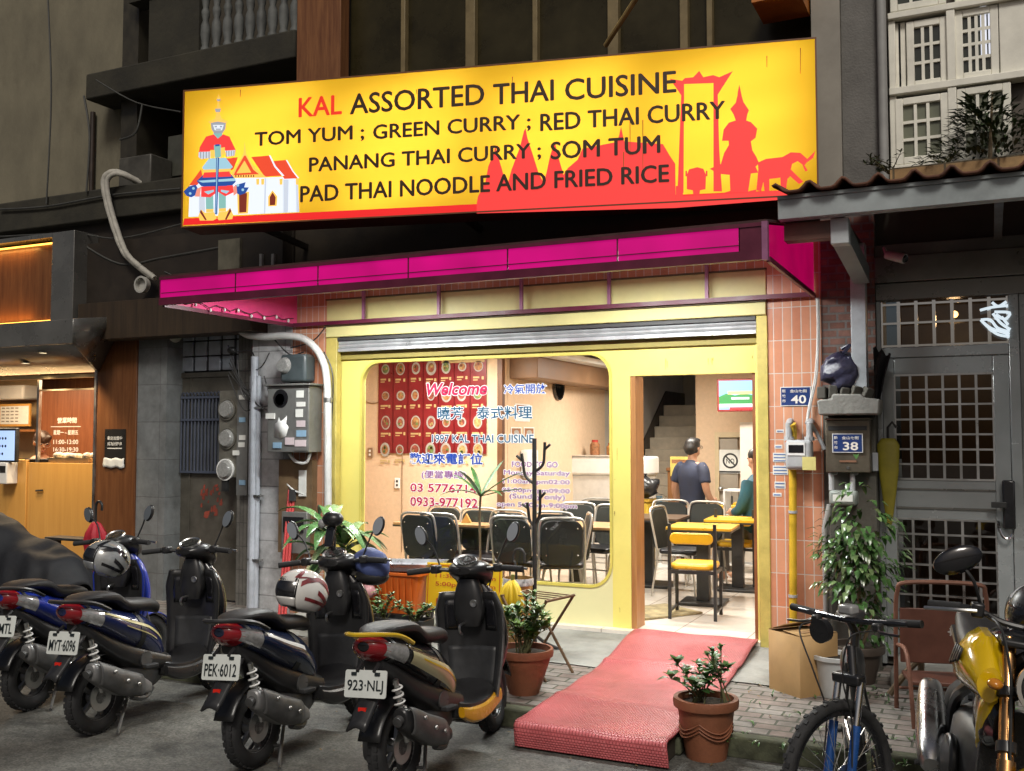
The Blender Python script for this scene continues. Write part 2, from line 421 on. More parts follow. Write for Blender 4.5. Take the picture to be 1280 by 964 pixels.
white_pvc = pm('white_pipe', (.62, .62, .60), rough=.4, var=.1, scale=8, dirt=.25)
chrome = pm('chrome', (.7, .7, .7), rough=.12, metal=1, var=.1, rvar=.05)
alu = pm('aluminium', (.55, .55, .54), rough=.35, metal=1, var=.15)
blk = pm('black_plastic', (.022, .022, .022), rough=.45, var=.3, scale=12)
blk_g = pm('black_gloss', (.012, .012, .014), rough=.15, var=.2, scale=5, coat=.6)
white_m = pm('white_paint', (.75, .75, .73), rough=.45, var=.06)
paper = pm('paper', (.72, .72, .68), rough=.7, var=.08, scale=12)
glass = glassmat('clear_glass')
glass2 = glassmat('grille_glass', (.5, .5, .46), .1)

# ================================================================== GROUND
tag(MB().sheet([(-90, -60, 0), (90, -60, 0), (90, 90, 0), (-90, 90, 0)]).obj('road', asphalt), 'grey asphalt road in front of the shops', 'road', kind='structure')
m = MB().bx(-40, 40, 5.93, 8.6, .0, .12)
tag(m.obj('pavement', paver), 'worn brick pavement between the kerb and the shop fronts', 'pavement', kind='structure')
m = MB()
x = -16.0
random.seed(3)
while x < 12:
    l = random.uniform(.75, 1.1); d = .08+random.uniform(-.012, .012); h = random.uniform(.105, .128)
    m.bx(x, x+l-.012, 5.74+d, 5.93, -.01, h); x += l
tag(m.obj('kerb', moss_stone, bevel=.015), 'mossy stone kerb along the road', 'kerb', kind='structure')
random.seed(11)
m = MB(); m.grid(lambda u, v: V((-5.95+u*4.85, 7.06+.03*math.sin(u*23)+v*(.99-.03*math.sin(u*23)), .128+.075*(v**.8))), 40, 6)
tag(m.obj('concrete_apron', concrete), 'sloped concrete apron before the restaurant door', 'apron', kind='structure')
# weeds and grit on the pavement
def leaf_add(mb, p, d, up, L, W, mi=0, droop=.25):
    d = d.normalized(); s = d.cross(up)
    if s.length < .05: s = d.orthogonal()
    s.normalize(); n = s.cross(d).normalized()
    a = p; b = p+d*(L*.45)+n*(L*.06); c = p+d*L-n*(L*droop)
    l1 = b+s*(W/2)+n*W*.12; r1 = b-s*(W/2)+n*W*.12
    q = p+d*(L*.78)-n*(L*droop*.45); l2 = q+s*(W*.33)+n*W*.06; r2 = q-s*(W*.33)+n*W*.06
    mb.add([a, l1, b, r1, l2, q, r2, c], [(0, 1, 2), (0, 2, 3), (1, 4, 5, 2), (2, 5, 6, 3), (4, 7, 5), (5, 7, 6)], mi)
def leafmat(name, c, var=.4, rough=.35):
    m = pm(name, c, rough=rough, var=var, scale=14)
    return m
lf_dk = leafmat('leaf_dark', (.035, .085, .02)); lf_md = leafmat('leaf_mid', (.06, .14, .03)); lf_lt = leafmat('leaf_light', (.13, .22, .05))
lf_gy = leafmat('leaf_sage', (.10, .17, .07))
m = MB()
for i in range(300):
    if random.random() < .8: p = V((random.uniform(-3.4, 1.4), random.choice([5.72, 5.9, 5.92, 7.1, 7.15]), .11))
    else: p = V((random.uniform(-2.0, .2), random.uniform(6.0, 7.3), .12))
    if -3.1 < p.x < -1.5: continue
    for k in range(random.randint(2, 4)):
        a = random.uniform(0, 6.28)
        leaf_add(m, p, V((math.cos(a), math.sin(a), random.uniform(.4, 1.4))), V((0, 0, 1)), random.uniform(.025, .07), .012, random.randint(0, 1))
tag(m.obj('weeds', [lf_dk, lf_md]), 'small weeds growing in the pavement joints', 'weeds', kind='stuff')
m = MB()
dry = pm('dry_leaf', (.20, .13, .05), rough=.8, var=.4)
for i in range(110):
    p = V((random.uniform(-4.6, .6), random.uniform(4.9, 7.2), .0)); p.z = .004 if p.y < 5.7 else .124
    a = random.uniform(0, 6.28); leaf_add(m, p+V((0, 0, .006)), V((math.cos(a), math.sin(a), .1)), V((0, 0, 1)), random.uniform(.015, .035), .012, 0)
tag(m.obj('litter', dry), 'bits of dry leaf litter on road and pavement', 'litter', kind='stuff')

# ================================================================== RESTAURANT BUILDING
XL, XR = fx(407.5), fx(961)               # edges of the yellow front
XTL, XTR = fx(365), fx(1029)              # edges of the tiled piers
Zp1 = mz([(407.5, 376.2), (962.5, 333)]); Zp2 = mz([(407, 411), (962, 377)]); Zp3 = mz([(407, 422.5), (962, 393.8)])
Zs = mz([(422.5, 437), (956, 416)]); Zf = mz([(425, 448.7), (956, 427.5)])
YF = 8.10                                  # plane of the glazed front
Zd = mz([(791, 470), (944, 465.8)], YF)
XD0, XD1 = fx(788, YF), fx(945, YF)
bld = thing('restaurant_building', 'orange tiled building with a bright yellow glazed restaurant front, roller shutter raised', 'building', (-3.6, 8, 0))
def bp(name, mb, mats, **k): return mb.obj(name, mats, bld, True, **k)
bp('tiled_pier', MB().bx(XTL, XL, 8.0, 8.4, .1, 3.5), tile_or)
bp('tiled_pier', MB().bx(XR, XTR, 8.0, 8.4, .1, 3.5), tile_or)
bp('tiled_band', MB().bx(XL, XR, 8.0, 8.4, Zp1, 3.5), tile_or)
# yellow header, lower band, steel side jambs
bp('header_panel', MB().bx(XL+.004, XR-.004, 7.985, 8.2, Zp2+.02, Zp1-.012), yel_pale, bevel=.006)
bp('header_trim', MB().bx(XL+.004, XR-.004, 7.95, 8.2, Zp2+.006, Zp2+.02).bx(XL, XR, 7.97, 8.2, Zp1-.012, Zp1), pm('trim_dark', (.10, .07, .03), var=.3))
bp('lower_band', MB().bx(XL+.004, XR-.004, 7.97, 8.2, Zp3, Zp2+.006), yel_pale, bevel=.008)
bp('shutter_guide', MB().bx(XL, fx(421), 7.985, 8.06, .16, Zp3-.004), pm('guide_yellow', (.55, .45, .12), rough=.5, var=.2, scale=5, dirt=.4), bevel=.006)
bp('shutter_guide', MB().bx(fx(947.5), XR+.002, 7.985, 8.06, .16, Zp3-.004), MATS['guide_yellow'], bevel=.006)
sh = MB(); zz = Zs; k = 0
sh.bx(fx(421)+.004, fx(947)-.004, 8.0, 8.045, Zs-.012, Zs+.018)
while zz+.018 < Zp3-.03:
    sh.tube([(fx(421)+.004, 8.03, zz+.04), (fx(947)-.004, 8.03, zz+.04)], .022, 8); zz += .036
bp('roller_shutter', sh, shutter_m)
bp('shutter_lip', MB().bx(fx(421)+.004, fx(947)-.004, 7.99, 8.06, Zp3-.035, Zp3-.006), pm('lip_dark', (.05, .05, .05)))
bp('front_lintel', MB().bx(XL, XR, 8.07, 8.16, Zf, Zp3), pm('lintel_recess_shade', (.30, .24, .06), var=.15, rough=.6))  # the recess shadow below the shutter is put into this dark olive
# glazed front with a round-cornered window, its post and the door opening
wx0, wx1 = fx(450, YF), fx(765, YF)
wz1 = mz([(600, 444.5), (745, 441.5)], YF); wz0 = mz([(747, 736), (668, 729.5)], YF); r = .21
fl, fr = fx(421, YF), fx(948, YF)
f = MB()
def fr_box(x0, x1, z0, z1, mi=0): f.bx(x0, x1, YF, YF+.09, z0, z1, mi)
fr_box(fl, wx0, .17, Zf); fr_box(wx1, XD0, .17, Zf); fr_box(wx0, wx1, wz1, Zf); fr_box(wx0, wx1, .17, wz0, 1)
fr_box(XD0, XD1, Zd, Zf)
for cx, cz, sx, sz in ((wx0, wz0, 1, 1), (wx1, wz0, -1, 1), (wx0, wz1, 1, -1), (wx1, wz1, -1, -1)):
    pts = [(cx, cz)]+[(cx+sx*(r-r*math.cos(R(90*i/10))), cz+sz*(r-r*math.sin(R(90*i/10)))) for i in range(11)]
    f.prism(pts, (0, YF, 0), X_, Z_, (0, .09, 0), 0 if sz < 0 else 1)
bp('shop_front', f, [yel_front, yel_low], bevel=0)
sm = MB(); random.seed(14)
for (a, b, c) in ((832, 449, 14), (834, 452, 9), (885, 447, 12), (889, 448, 15), (891, 446, 10), (940, 444, 8), (768, 600, 5), (771, 560, 26), (768, 640, 7), (953, 620, 6), (952, 556, 8), (774, 760, 6), (560, 441, 5), (690, 438, 5)):
    for k_ in range(2):
        A = atY(a+random.uniform(-.6, .6), b+random.uniform(-2, 2), YF-.0015-.0002*k_); w__ = random.uniform(.003, .008); h__ = c/F*8*random.uniform(.3, 1); sm.sheet([A, A+V((w__, 0, -.004)), A+V((w__*.7, 0, -h__)), A+V((.0, 0, -h__*.9))])
bp('paint_scuffs', sm, pm('scuff', (.42, .33, .08), rough=.8, var=.4, scale=30))
bp('door_post', MB().bx(XD1, fr+.02, YF-.01, YF+.09, .17, Zf-.002), yel_front, bevel=.006)
wood_or = woodmat('jamb_wood', (.30, .13, .04), (.46, .23, .08), 2, .45)
bp('door_jamb', MB().bx(XD0+.001, XD0+.045, YF+.005, YF+.22, .22, Zd-.002), wood_or)
bp('door_jamb', MB().bx(XD1-.03, XD1-.001, YF+.02, YF+.2, .22, Zd-.002), pm('jamb_brown', (.22, .08, .03), var=.3))
bp('window_gasket', MB().loft([[V((x_, y_, z_)) for x_, z_ in rrect(wx0+g, wx1-g, wz0+g, wz1-g, r-g*.5, 8)] for y_, g in ((YF-.006, 0), (YF-.006, .022), (YF+.045, .022), (YF+.045, 0))], caps=False), pm('gasket_yellow', (.66, .56, .12), rough=.35, var=.1))
pane = bp('window_pane', MB().add([(x_, YF+.05, z_) for x_, z_ in rrect(wx0+.01, wx1-.01, wz0+.01, wz1-.01, r-.01, 8)], [tuple(range(36))]), glass)
# lettering on the pane
ink_w, ink_b, ink_r, ink_n, ink_v = (pm('ink_white', (.85, .85, .85), var=.02), pm('ink_blue', (.02, .07, .42), var=.05), pm('ink_red', (.55, .01, .08), var=.05), pm('ink_navy', (.01, .10, .20), var=.05), pm('ink_violet', (.30, .07, .30), var=.05))
def wt(txt, a, b, h, mi, bold=.01, shear=0, halo=.03):
    """lettering on the glass between two measured points of its base line, white edged"""
    A, B = atY(a[0], a[1], YF+.04), atY(b[0], b[1], YF+.04); z_ = (A.z+B.z)/2; hh = h*(B-CAM).length/F*.95
    o = V((A.x, YF+.042, z_)); W = B.x-A.x; lt = MB()
    if halo:
        for i_ in range(8): text(lt, txt, o+V((.0065*math.cos(i_*math.pi/4), -.0002*i_, .0065*math.sin(i_*math.pi/4))), X_, Z_, W, hh, 0, bold=bold, shear=shear)
    text(lt, txt, o-V((0, .003, 0)), X_, Z_, W, hh, mi, bold=bold, shear=shear)
    lo = lt.obj('window_lettering', [ink_w, ink_b, ink_r, ink_n, ink_v], bld, True); lo.parent = pane
wt('Welcome', (533, 495), (609, 493.5), 17, 2, .03, .25)
wt('冷氣開放', (630, 493), (683, 491.5), 13, 1, .01)
wt('曉芳', (547, 525), (579, 524.5), 17, 3, .01); wt('泰式料理', (596, 524.5), (665, 523), 17, 3, .01)
wt('1997 KAL THAI CUISINE', (540, 554), (667, 553), 11, 3, .01)
wt('歡迎來電訂位', (512, 580.5), (603, 580.5), 15, 1, .02)
wt('(便當專線)', (527, 599.5), (583, 600), 12, 4, .005)
wt('03 5776714', (513, 615), (596, 616), 11, 2, .01); wt('0933-977192', (513, 633), (597, 634.5), 12, 2, .01)
wt('FOOD TO GO', (640, 584), (697, 584), 7, 4, .0); wt('Monday-Saturday', (630, 595.5), (712, 596), 8, 4, .0)
wt('11:00am-pm02:00', (629, 606), (712, 606.5), 7, 4, .0); wt('05:00pm-pm09:00', (628, 616.5), (712, 618), 7, 4, .0)
wt('(Sunday only)', (637, 625), (706, 626), 8, 4, .0); wt('open 5:00pm-9:00pm', (621, 634.5), (721, 637), 7.5, 4, .0)
# upper floor: dark wall, long window band, brown wood column
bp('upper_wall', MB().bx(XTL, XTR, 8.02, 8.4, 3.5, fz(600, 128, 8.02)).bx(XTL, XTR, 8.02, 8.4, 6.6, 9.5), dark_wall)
zb, zt = fz(600, 128, 8.02), 6.6
bp('upper_pane', MB().bx(fx(425), XTR, 8.12, 8.16, zb, zt), dark_glass)
mull = pm('mullion', (.20, .15, .07), rough=.5, var=.2, dirt=.3)
for px, wd in ((497, .05), (583, .10), (666, .05), (766, .10), (857, .07), (890, .05)):
    X = fx(px); bp('mullion', MB().bx(X-wd/2, X+wd/2, 8.05, 8.12, zb, zt), mull, bevel=.006)
bp('wood_column', MB().bx(fx(369, 7.95), fx(425, 7.95), 7.9, 8.05, fz(400, 140, 7.9), 9.5), col_wood, bevel=.01)
bp('eave_board', MB().bx(fx(948, 7.6), fx(1010, 7.6), 7.55, 8.0, fz(960, 3, 7.6), fz(960, 3, 7.6)+.25), pm('orange_board', (.5, .17, .03), var=.2))
tag(MB().tube([atY(757, 57, 7.85), atY(803, -14, 7.4)], .022, 8).obj('bamboo_pole', pm('bamboo', (.50, .36, .14), rough=.5, var=.3)), 'pale bamboo pole leaning outwards above the yellow sign', 'pole')
# interior shell
IW = thing('dining_room', 'peach walled dining room with tiled floor and staircase behind the glass front', 'room', (-4, 11, FZ), kind='structure')
def ip(name, mb, mats, **k): o = mb.obj(name, mats, IW, True, **k); return o
ip('floor', MB().bx(XL, XR, 8.0, 8.402, .16, FZ).bx(-6.9, -1.2, 8.402, 17.6, .16, FZ), floor_tile)
ip('ceiling', MB().bx(-6.9, -1.2, 8.2, 13.6, 2.86, 2.95).bx(-7.2, -1.2, 13.6, 17.6, 4.2, 4.3), wall_white)
XS = atY(627, 547, 10.0).x
ip('poster_wall', MB().bx(-6.85, XS, 10.0, 10.15, FZ, 2.86), wall_peach)
ip('left_wall', MB().bx(-6.9, -6.85, 8.402, 10.15, FZ, 2.86), wall_peach)
ip('side_wall', MB().bx(XS-.15, XS, 10.16, 13.3, FZ, 2.86), wall_peach)
ip('stair_wall', MB().bx(XS-.15, XS, 13.3, 17.5, FZ, 4.2), wall_stair)
ip('corner_post', MB().bx(XS-.03, XS+.03, 9.95, 10.02, FZ, 2.86), brown_trim)
XB = fx(870, 13.6)
ip('back_wall', MB().bx(XB, -1.2, 13.6, 13.75, FZ, 4.2), wall_peach)
ip('stairwell_end', MB().bx(XS, XB, 17.3, 17.4, FZ, 4.2), wall_stair)
ip('right_wall', MB().bx(-1.3, -1.2, 8.3, 13.6, FZ, 2.86), wall_peach)
ip('white_partition', MB().bx(fx(925, 12.9), -1.3, 12.9, 13.0, FZ, fz(925, 528, 12.9)), wall_white)
ip('ceiling_beam', MB().bx(XS, XS+.35, 10.2, 13.5, 2.5, 2.86), pm('beam_brown', (.22, .12, .06), var=.15), bevel=.01)
ip('cornice', MB().bx(XS+.36, XS+.55, 10.2, 13.5, 2.74, 2.80), white_m)
st = MB(); n = 12
for i in range(n):
    y0 = 13.25+i*.25; z1 = FZ+(i+1)*.178
    st.bx(XS+.03, XB-.02, y0, y0+.25, FZ, z1, 0 if i < 4 else 1)
st.bx(XS+.03, XB-.02, 13.25+n*.25, 17.3, FZ+(n-1)*.178, FZ+n*.178, 1)
ip('staircase', st, [wall_white, pm('stair_beige', (.55, .47, .36), var=.15)], bevel=.012)
pts = [(13.15, FZ), (13.15, FZ+.30), (16.2, FZ+2.38), (17.3, FZ+2.38), (17.3, FZ+2.1), (16.3, FZ+2.1), (13.5, FZ)]
ip('stair_stringer', MB().prism(pts, (XS+.004, 0, 0), (0, 1, 0), Z_, (.024, 0, 0)), pm('stringer_dark', (.05, .035, .025)))
ip('stair_post', MB().bx(XB-.16, XB-.01, 16.0, 16.1, FZ+2.13, 4.2), pm('post_brown', (.14, .09, .05), var=.3))
ip('upper_flight', MB().prism([(15.2, 4.2), (17.3, 3.1), (17.3, 4.2)], (XS, 0, 0), (0, 1, 0), Z_, (.9, 0, 0)), wall_white)
dg_ = ip('back_door', MB().bx(fx(899, 13.55), fx(922, 13.55), 13.54, 13.6, FZ, fz(900, 548, 13.55)), pm('door_grey', (.34, .29, .23), var=.1))
m = MB(); a = fx(894, 13.53); b = fx(899, 13.53); zt_ = fz(896, 545, 13.53)
m.bx(a, b, 13.5, 13.598, FZ, zt_+.05).bx(b, fx(926, 13.53), 13.5, 13.598, zt_-.02, zt_+.05)
ip('door_frame', m, pm('frame_cream', (.55, .43, .26), var=.1))
m = MB().ell(atY(901, 611, 13.5), (.035, .035, .035), 10, 8); ip('door_knob', m, alu)

# lamps inside (seen from the street only by their light and a sliver of the ceiling)
lamp_white = em('lamp_white', (1, .93, .82), 4)
def ceiling_lamp(x, y, wd, ln, power, z, label, colr=(1, .95, .86)):
    t = thing('ceiling_lamp', label, 'lamp', (x, y, z), group='ceiling lamps in the dining room')
    MB().bx(-wd/2-.03, wd/2+.03, -ln/2-.03, ln/2+.03, -.02, .04).obj('lamp_housing', white_m, t, bevel=.005)
    MB().bx(-wd/2, wd/2, -ln/2, ln/2, -.03, -.021).obj('diffuser', lamp_white, t)
    l = bpy.data.lights.new('lamp_light', 'AREA'); l.shape = 'RECTANGLE'; l.size = wd; l.size_y = ln; l.energy = power; l.color = colr
    o = bpy.data.objects.new('lamp_light', l); col.objects.link(o); o.parent = t; o.location = (0, 0, -.04)
ceiling_lamp(-5.1, 9.0, 1.2, .3, 92, 2.82, 'white ceiling lamp over the table below the red menu poster')
ceiling_lamp(-2.9, 9.3, 1.2, .3, 92, 2.82, 'white ceiling lamp just inside the doorway')
ceiling_lamp(-3.3, 11.6, 1.2, .3, 100, 2.82, 'white ceiling lamp deep in the room before the stairs')
# ================================================================== SIGNBOARD (hung askew: right end at the wall, left end out over the pavement)
PR = atY(1022, 150, 7.70); dR = (PR-CAM).dot(FWD)
uL = ray(222, 547); kL = dR/.8786/uL.dot(FWD); PL = CAM+uL*kL
AX = V((PR.x-PL.x, PR.y-PL.y, 0)); SL = AX.length; AX.normalize(); NV = V((AX.y, -AX.x, 0))   # NV faces the street
if NV.dot(CAM-PL) < 0: NV = -NV
zt = (atPl(230, 110, PL, NV).z+atPl(1022, 50, PL, NV).z)/2
zb = (atPl(227, 283, PL, NV).z+atPl(975, 249, PL, NV).z)/2
sign = thing('signboard', 'long backlit yellow restaurant sign with Thai temple artwork and red skyline above the awning', 'sign', V(((PL.x+PR.x)/2, (PL.y+PR.y)/2, zb)))
def sp(name, mb, mats, par=None, **k):
    o = mb.obj(name, mats, sign, True, **k)
    if par is not None: o.parent = par
    return o
O0 = V((PL.x, PL.y, 0))
def sv(s, t, d=0): return O0+AX*s+V((0, 0, t))+NV*d
def sbox(mb, s0, s1, t0, t1, d0, d1, mi=0):
    vs = [sv(s, t, d) for t in (t0, t1) for s, d in ((s0, d0), (s1, d0), (s1, d1), (s0, d1))]
    return mb.add(vs, [(0,3,2,1),(4,5,6,7),(0,1,5,4),(1,2,6,5),(2,3,7,6),(3,0,4,7)], mi)
maroon = pm('maroon_metal', (.10, .022, .018), rough=.4, var=.3, scale=3, dirt=.3)
cab = MB(); sbox(cab, 0, SL, zb, zb+.01, -.30, -.004); sbox(cab, 0, SL, zt-.01, zt, -.30, -.004); sbox(cab, 0, .01, zb+.01, zt-.01, -.30, -.004); sbox(cab, SL-.01, SL, zb+.01, zt-.01, -.30, -.004); sbox(cab, 0, SL, zb, zt, -.32, -.30)
sp('cabinet', cab, maroon)
SY = em('sign_yellow', (1.0, .60, .020), 1.02, var=.07, scale=.8)
SRED = em('sign_red', (.92, .050, .045), .95); SRD2 = em('sign_red_band', (.80, .018, .018), .95)
SWH = em('sign_white', (.80, .86, .95), .95); SOR = em('sign_orange', (.80, .07, .025), .95); SBL = em('sign_blue', (.015, .07, .32), .95)
SLB = em('sign_pale_blue', (.35, .60, .72), .9); SGR = em('sign_green', (.24, .50, .46), .9); SGY = em('sign_grey', (.34, .36, .40), .9)
SMR = em('sign_maroon', (.20, .025, .012), .9); SGD = em('sign_gold', (.98, .56, .10), 1.0); SDG = em('sign_shade', (.60, .66, .76), .9)
SBK = pm('sign_ink', (.035, .014, .003), rough=.5, var=.1); SPK = em('sign_pink', (.85, .30, .22), .9); SCR = em('sign_letter_red', (.78, .03, .012), .95)
fm_, fnt, fb = newmat('sign_face'); fnt.nodes.remove(fb)
tl_ = nd(fnt, 'ShaderNodeBsdfTranslucent'); tl_.inputs[0].default_value = (1.0, .64, .06, 1); ee = nd(fnt, 'ShaderNodeEmission'); ee.inputs[0].default_value = (1, .56, .015, 1); ee.inputs[1].default_value = .46
ads = nd(fnt, 'ShaderNodeAddShader'); fnt.links.new(tl_.outputs[0], ads.inputs[0]); fnt.links.new(ee.outputs[0], ads.inputs[1]); fnt.links.new(ads.outputs[0], fnt.nodes['Material Output'].inputs[0])
sp('face', MB().sheet([sv(.012, zb+.012, -.003), sv(SL-.012, zb+.012, -.003), sv(SL-.012, zt-.012, -.003), sv(.012, zt-.012, -.003)]), fm_)
for k_ in (.2, .5, .8):                        # the sign's own fluorescent tubes, behind its translucent face
    for q_ in range(4):
        l = bpy.data.lights.new('sign_tube_light', 'AREA'); l.shape = 'RECTANGLE'; l.size = 1.12; l.size_y = .04; l.energy = 1.45; l.color = (1, .97, .9)
        o = bpy.data.objects.new('sign_tube_light', l); col.objects.link(o); o.location = sv(SL*(.125+.25*q_), zb+(zt-zb)*k_, -.27); o.rotation_euler = NV.to_track_quat('-Z', 'Z').to_euler()

ft = MB(); sbox(ft, 0, SL, zb, zb+.012, -.004, .006); sbox(ft, 0, SL, zt-.012, zt, -.004, .006); sbox(ft, 0, .012, zb+.012, zt-.012, -.004, .006); sbox(ft, SL-.012, SL, zb+.012, zt-.012, -.004, .006)
sp('frame', ft, pm('sign_frame', (.16, .06, .02), rough=.4))
NPL = PL
def spx(px, py, d=.003): return atPl(px, py, NPL+NV*d, NV)
def poly(mb, pts, mi, d=.003): mb.sheet([spx(a, b, d) for a, b in pts], mi)
def zp(px, py, k, ox, oy): return [(ox+a/k, oy+b/k) for a, b in zip(px, py)]
# red band along the foot of the sign
band = MB(); poly(band, [(230.4, 273.4), (700, 250), (1021, 236), (1021, 247), (700, 261), (228.6, 281.6)], 0, .002)
sp('red_band', band, SRD2)
# red skyline silhouette (one mesh), measured on the photograph of the sign
k3, ox3, oy3 = 2.909, 600, 40
def q(l): return [(ox3+a/k3, oy3+b/k3) for a, b in l]
sk = MB()
def S(l, d=.003): poly(sk, q(l), 0, d)
S([(-12, 625), (-8, 600), (20, 545), (30, 490), (50, 440), (56, 415), (64, 445), (80, 500), (92, 545), (100, 555), (115, 500), (145, 420), (160, 360), (166, 350), (172, 385), (190, 440), (212, 510), (232, 550), (240, 520), (255, 450), (272, 400), (285, 455), (298, 500), (303, 520), (320, 495), (355, 465), (372, 425), (500, 400), (513, 345), (524, 398), (665, 408), (690, 450), (710, 480), (712, 640), (-12, 660)])
S([(712, 560), (738, 560), (738, 596), (1225, 570), (1225, 600), (712, 640)], .0032)
S([(718, 585), (733, 195), (742, 195), (740, 585)]); S([(849, 580), (849, 180), (863, 180), (870, 430), (880, 580)])
S([(690, 170), (735, 178), (745, 168), (775, 165), (797, 142), (812, 165), (848, 157), (870, 165), (919, 143), (862, 232), (849, 240), (849, 186), (742, 190), (742, 245), (700, 185)], .0035)
S([(752, 572), (752, 520), (760, 500), (790, 492), (812, 498), (822, 520), (820, 572), (800, 576), (798, 592), (775, 592), (774, 576)])
S([(747, 505), (753, 505), (753, 525), (747, 525)]); S([(821, 505), (827, 505), (827, 525), (821, 525)])
S([(943, 192), (948, 215), (952, 235), (958, 255), (978, 285), (972, 300), (968, 322), (985, 328), (1008, 352), (1002, 385), (985, 398), (990, 430), (1005, 455), (1015, 478), (1002, 490), (1012, 512), (985, 515), (975, 580), (1010, 572), (1000, 582), (885, 586), (910, 578), (908, 520), (868, 516), (835, 498), (876, 480), (888, 440), (905, 412), (904, 396), (880, 396), (886, 355), (905, 330), (930, 322), (922, 300), (910, 280), (930, 258), (936, 232), (938, 215)], .0036)
S([(1005, 575), (1012, 500), (1010, 475), (1040, 462), (1100, 455), (1130, 438), (1165, 440), (1190, 462), (1212, 440), (1219, 432), (1212, 458), (1188, 475), (1180, 485), (1192, 505), (1182, 507), (1172, 482), (1155, 470), (1135, 480), (1130, 500), (1150, 520), (1176, 545), (1160, 553), (1128, 525), (1118, 535), (1112, 580), (1094, 580), (1092, 530), (1052, 535), (1052, 580), (1035, 580), (1030, 545), (1022, 580)], .0036)
sp('red_skyline', sk, SRED)
dr = MB()
for (a, b, c) in ((787, 145, 195), (803, 150, 212), (779, 190, 230), (640, 96, 104), (520, 112, 118), (958, 70, 84), (300, 112, 121), (1000, 60, 92)): poly(dr, [(a, b), (a+1.1, b), (a+.9, c), (a+.3, c)], 0, .0045)
sp('drip_stain', dr, pm('drip_brown', (.30, .16, .02), rough=.8))
# temple and its guardian at the left end
kt, ox4, oy4 = 5.67, 225, 110
tm = MB(); Cs = [SWH, SOR, SGD, SMR, SDG, SBL, SRED, SGR, SLB, SGY, SPK]
W_, O_, G_, M_, D_, B_, R2, T_, L_, Y_, K_ = range(11)
def T(l, mi, d): poly(tm, [(ox4+a/kt, oy4+b/kt) for a, b in l], mi, d)
T([(70, 680), (330, 640), (610, 635), (720, 630), (835, 645), (845, 880), (60, 915)], W_, .003)
T([(135, 755), (175, 752), (178, 910), (135, 912)], D_, .0035); T([(600, 640), (612, 640), (605, 890), (595, 890)], D_, .0035); T([(733, 650), (770, 650), (765, 882), (733, 884)], D_, .0035); T([(820, 660), (834, 660), (845, 880), (825, 880)], D_, .0035)
T([(655, 520), (755, 510), (800, 590), (840, 640), (740, 645)], O_, .0036); T([(505, 490), (635, 480), (675, 560), (730, 622), (600, 630)], O_, .0038)
T([(630, 478), (640, 476), (680, 555), (740, 622), (725, 626), (668, 560)], W_, .004); T([(750, 512), (760, 510), (805, 590), (845, 638), (835, 642), (796, 592)], W_, .004)
T([(330, 500), (410, 492), (380, 570), (350, 600)], O_, .0038); T([(65, 690), (150, 575), (160, 640), (120, 690)], O_, .0038)
T([(370, 600), (430, 505), (450, 460), (458, 380), (468, 465), (510, 540), (560, 590), (615, 635), (370, 638)], G_, .0042)
T([(455, 480), (465, 480), (520, 580), (560, 612), (380, 618), (400, 575)], O_, .0044); T([(457, 515), (505, 600), (400, 606)], G_, .0046)
for i in range(8): T([(392+18*i, 617), (400+18*i, 617), (400+18*i, 632), (392+18*i, 632)], M_, .0047)
T([(405, 745), (490, 735), (482, 890), (410, 893)], G_, .0044); T([(418, 752), (475, 745), (470, 880), (420, 884)], M_, .0048)
T([(625, 840), (625, 770), (655, 725), (690, 770), (685, 836)], G_, .0044); T([(636, 832), (636, 775), (656, 740), (678, 775), (674, 830)], M_, .0048)
for a in (540, 575, 705, 820): T([(a, 645), (a+22, 643), (a+20, 685), (a+2, 686)], G_, .005)
# guardian: crown, face, sash, arms, sword, skirts, legs, shoes
T([(268, 60), (272, 40), (277, 60), (290, 85), (277, 98), (281, 135), (290, 155), (280, 178), (294, 215), (340, 240), (318, 262), (222, 262), (198, 240), (248, 218), (258, 178), (246, 155), (262, 135), (268, 98), (258, 85)], G_, .005)
T([(258, 80), (290, 80), (282, 95), (265, 95)], Y_, .0053); T([(247, 148), (290, 146), (285, 170), (252, 172)], Y_, .0053)
T([(218, 248), (268, 238), (325, 248), (322, 290), (300, 322), (242, 322), (222, 292)], Y_, .0053); T([(234, 262), (310, 262), (298, 300), (246, 300)], W_, .0056); T([(245, 270), (262, 268), (262, 280), (245, 280)], Y_, .0059); T([(282, 268), (300, 270), (298, 280), (282, 280)], Y_, .0059); T([(250, 288), (294, 288), (288, 297), (256, 297)], Y_, .0059)
T([(235, 320), (300, 320), (298, 370), (245, 370)], T_, .005)
T([(185, 345), (240, 330), (268, 360), (305, 330), (350, 345), (395, 440), (385, 480), (330, 490), (320, 440), (215, 440), (205, 495), (150, 500), (128, 480), (140, 420)], R2, .0051)
T([(132, 455), (215, 450), (215, 495), (150, 505), (130, 490)], D_, .0054); T([(318, 445), (392, 440), (388, 478), (335, 488)], D_, .0054)
for i in range(4):
    T([(142+20*i, 452), (150+20*i, 451), (150+20*i, 502), (142+20*i, 503)], SGY and Y_, .0057); T([(325+18*i, 445), (332+18*i, 444), (332+18*i, 484), (325+18*i, 485)], Y_, .0057)
T([(215, 445), (245, 440), (248, 490), (218, 492)], G_, .0057); T([(288, 425), (318, 420), (318, 470), (290, 475)], G_, .0057)
T([(240, 405), (290, 402), (292, 490), (245, 496)], T_, .0055)
T([(205, 500), (325, 495), (375, 560), (330, 600), (190, 605), (155, 565)], L_, .0052); T([(165, 580), (360, 572), (365, 595), (160, 602)], G_, .0055)
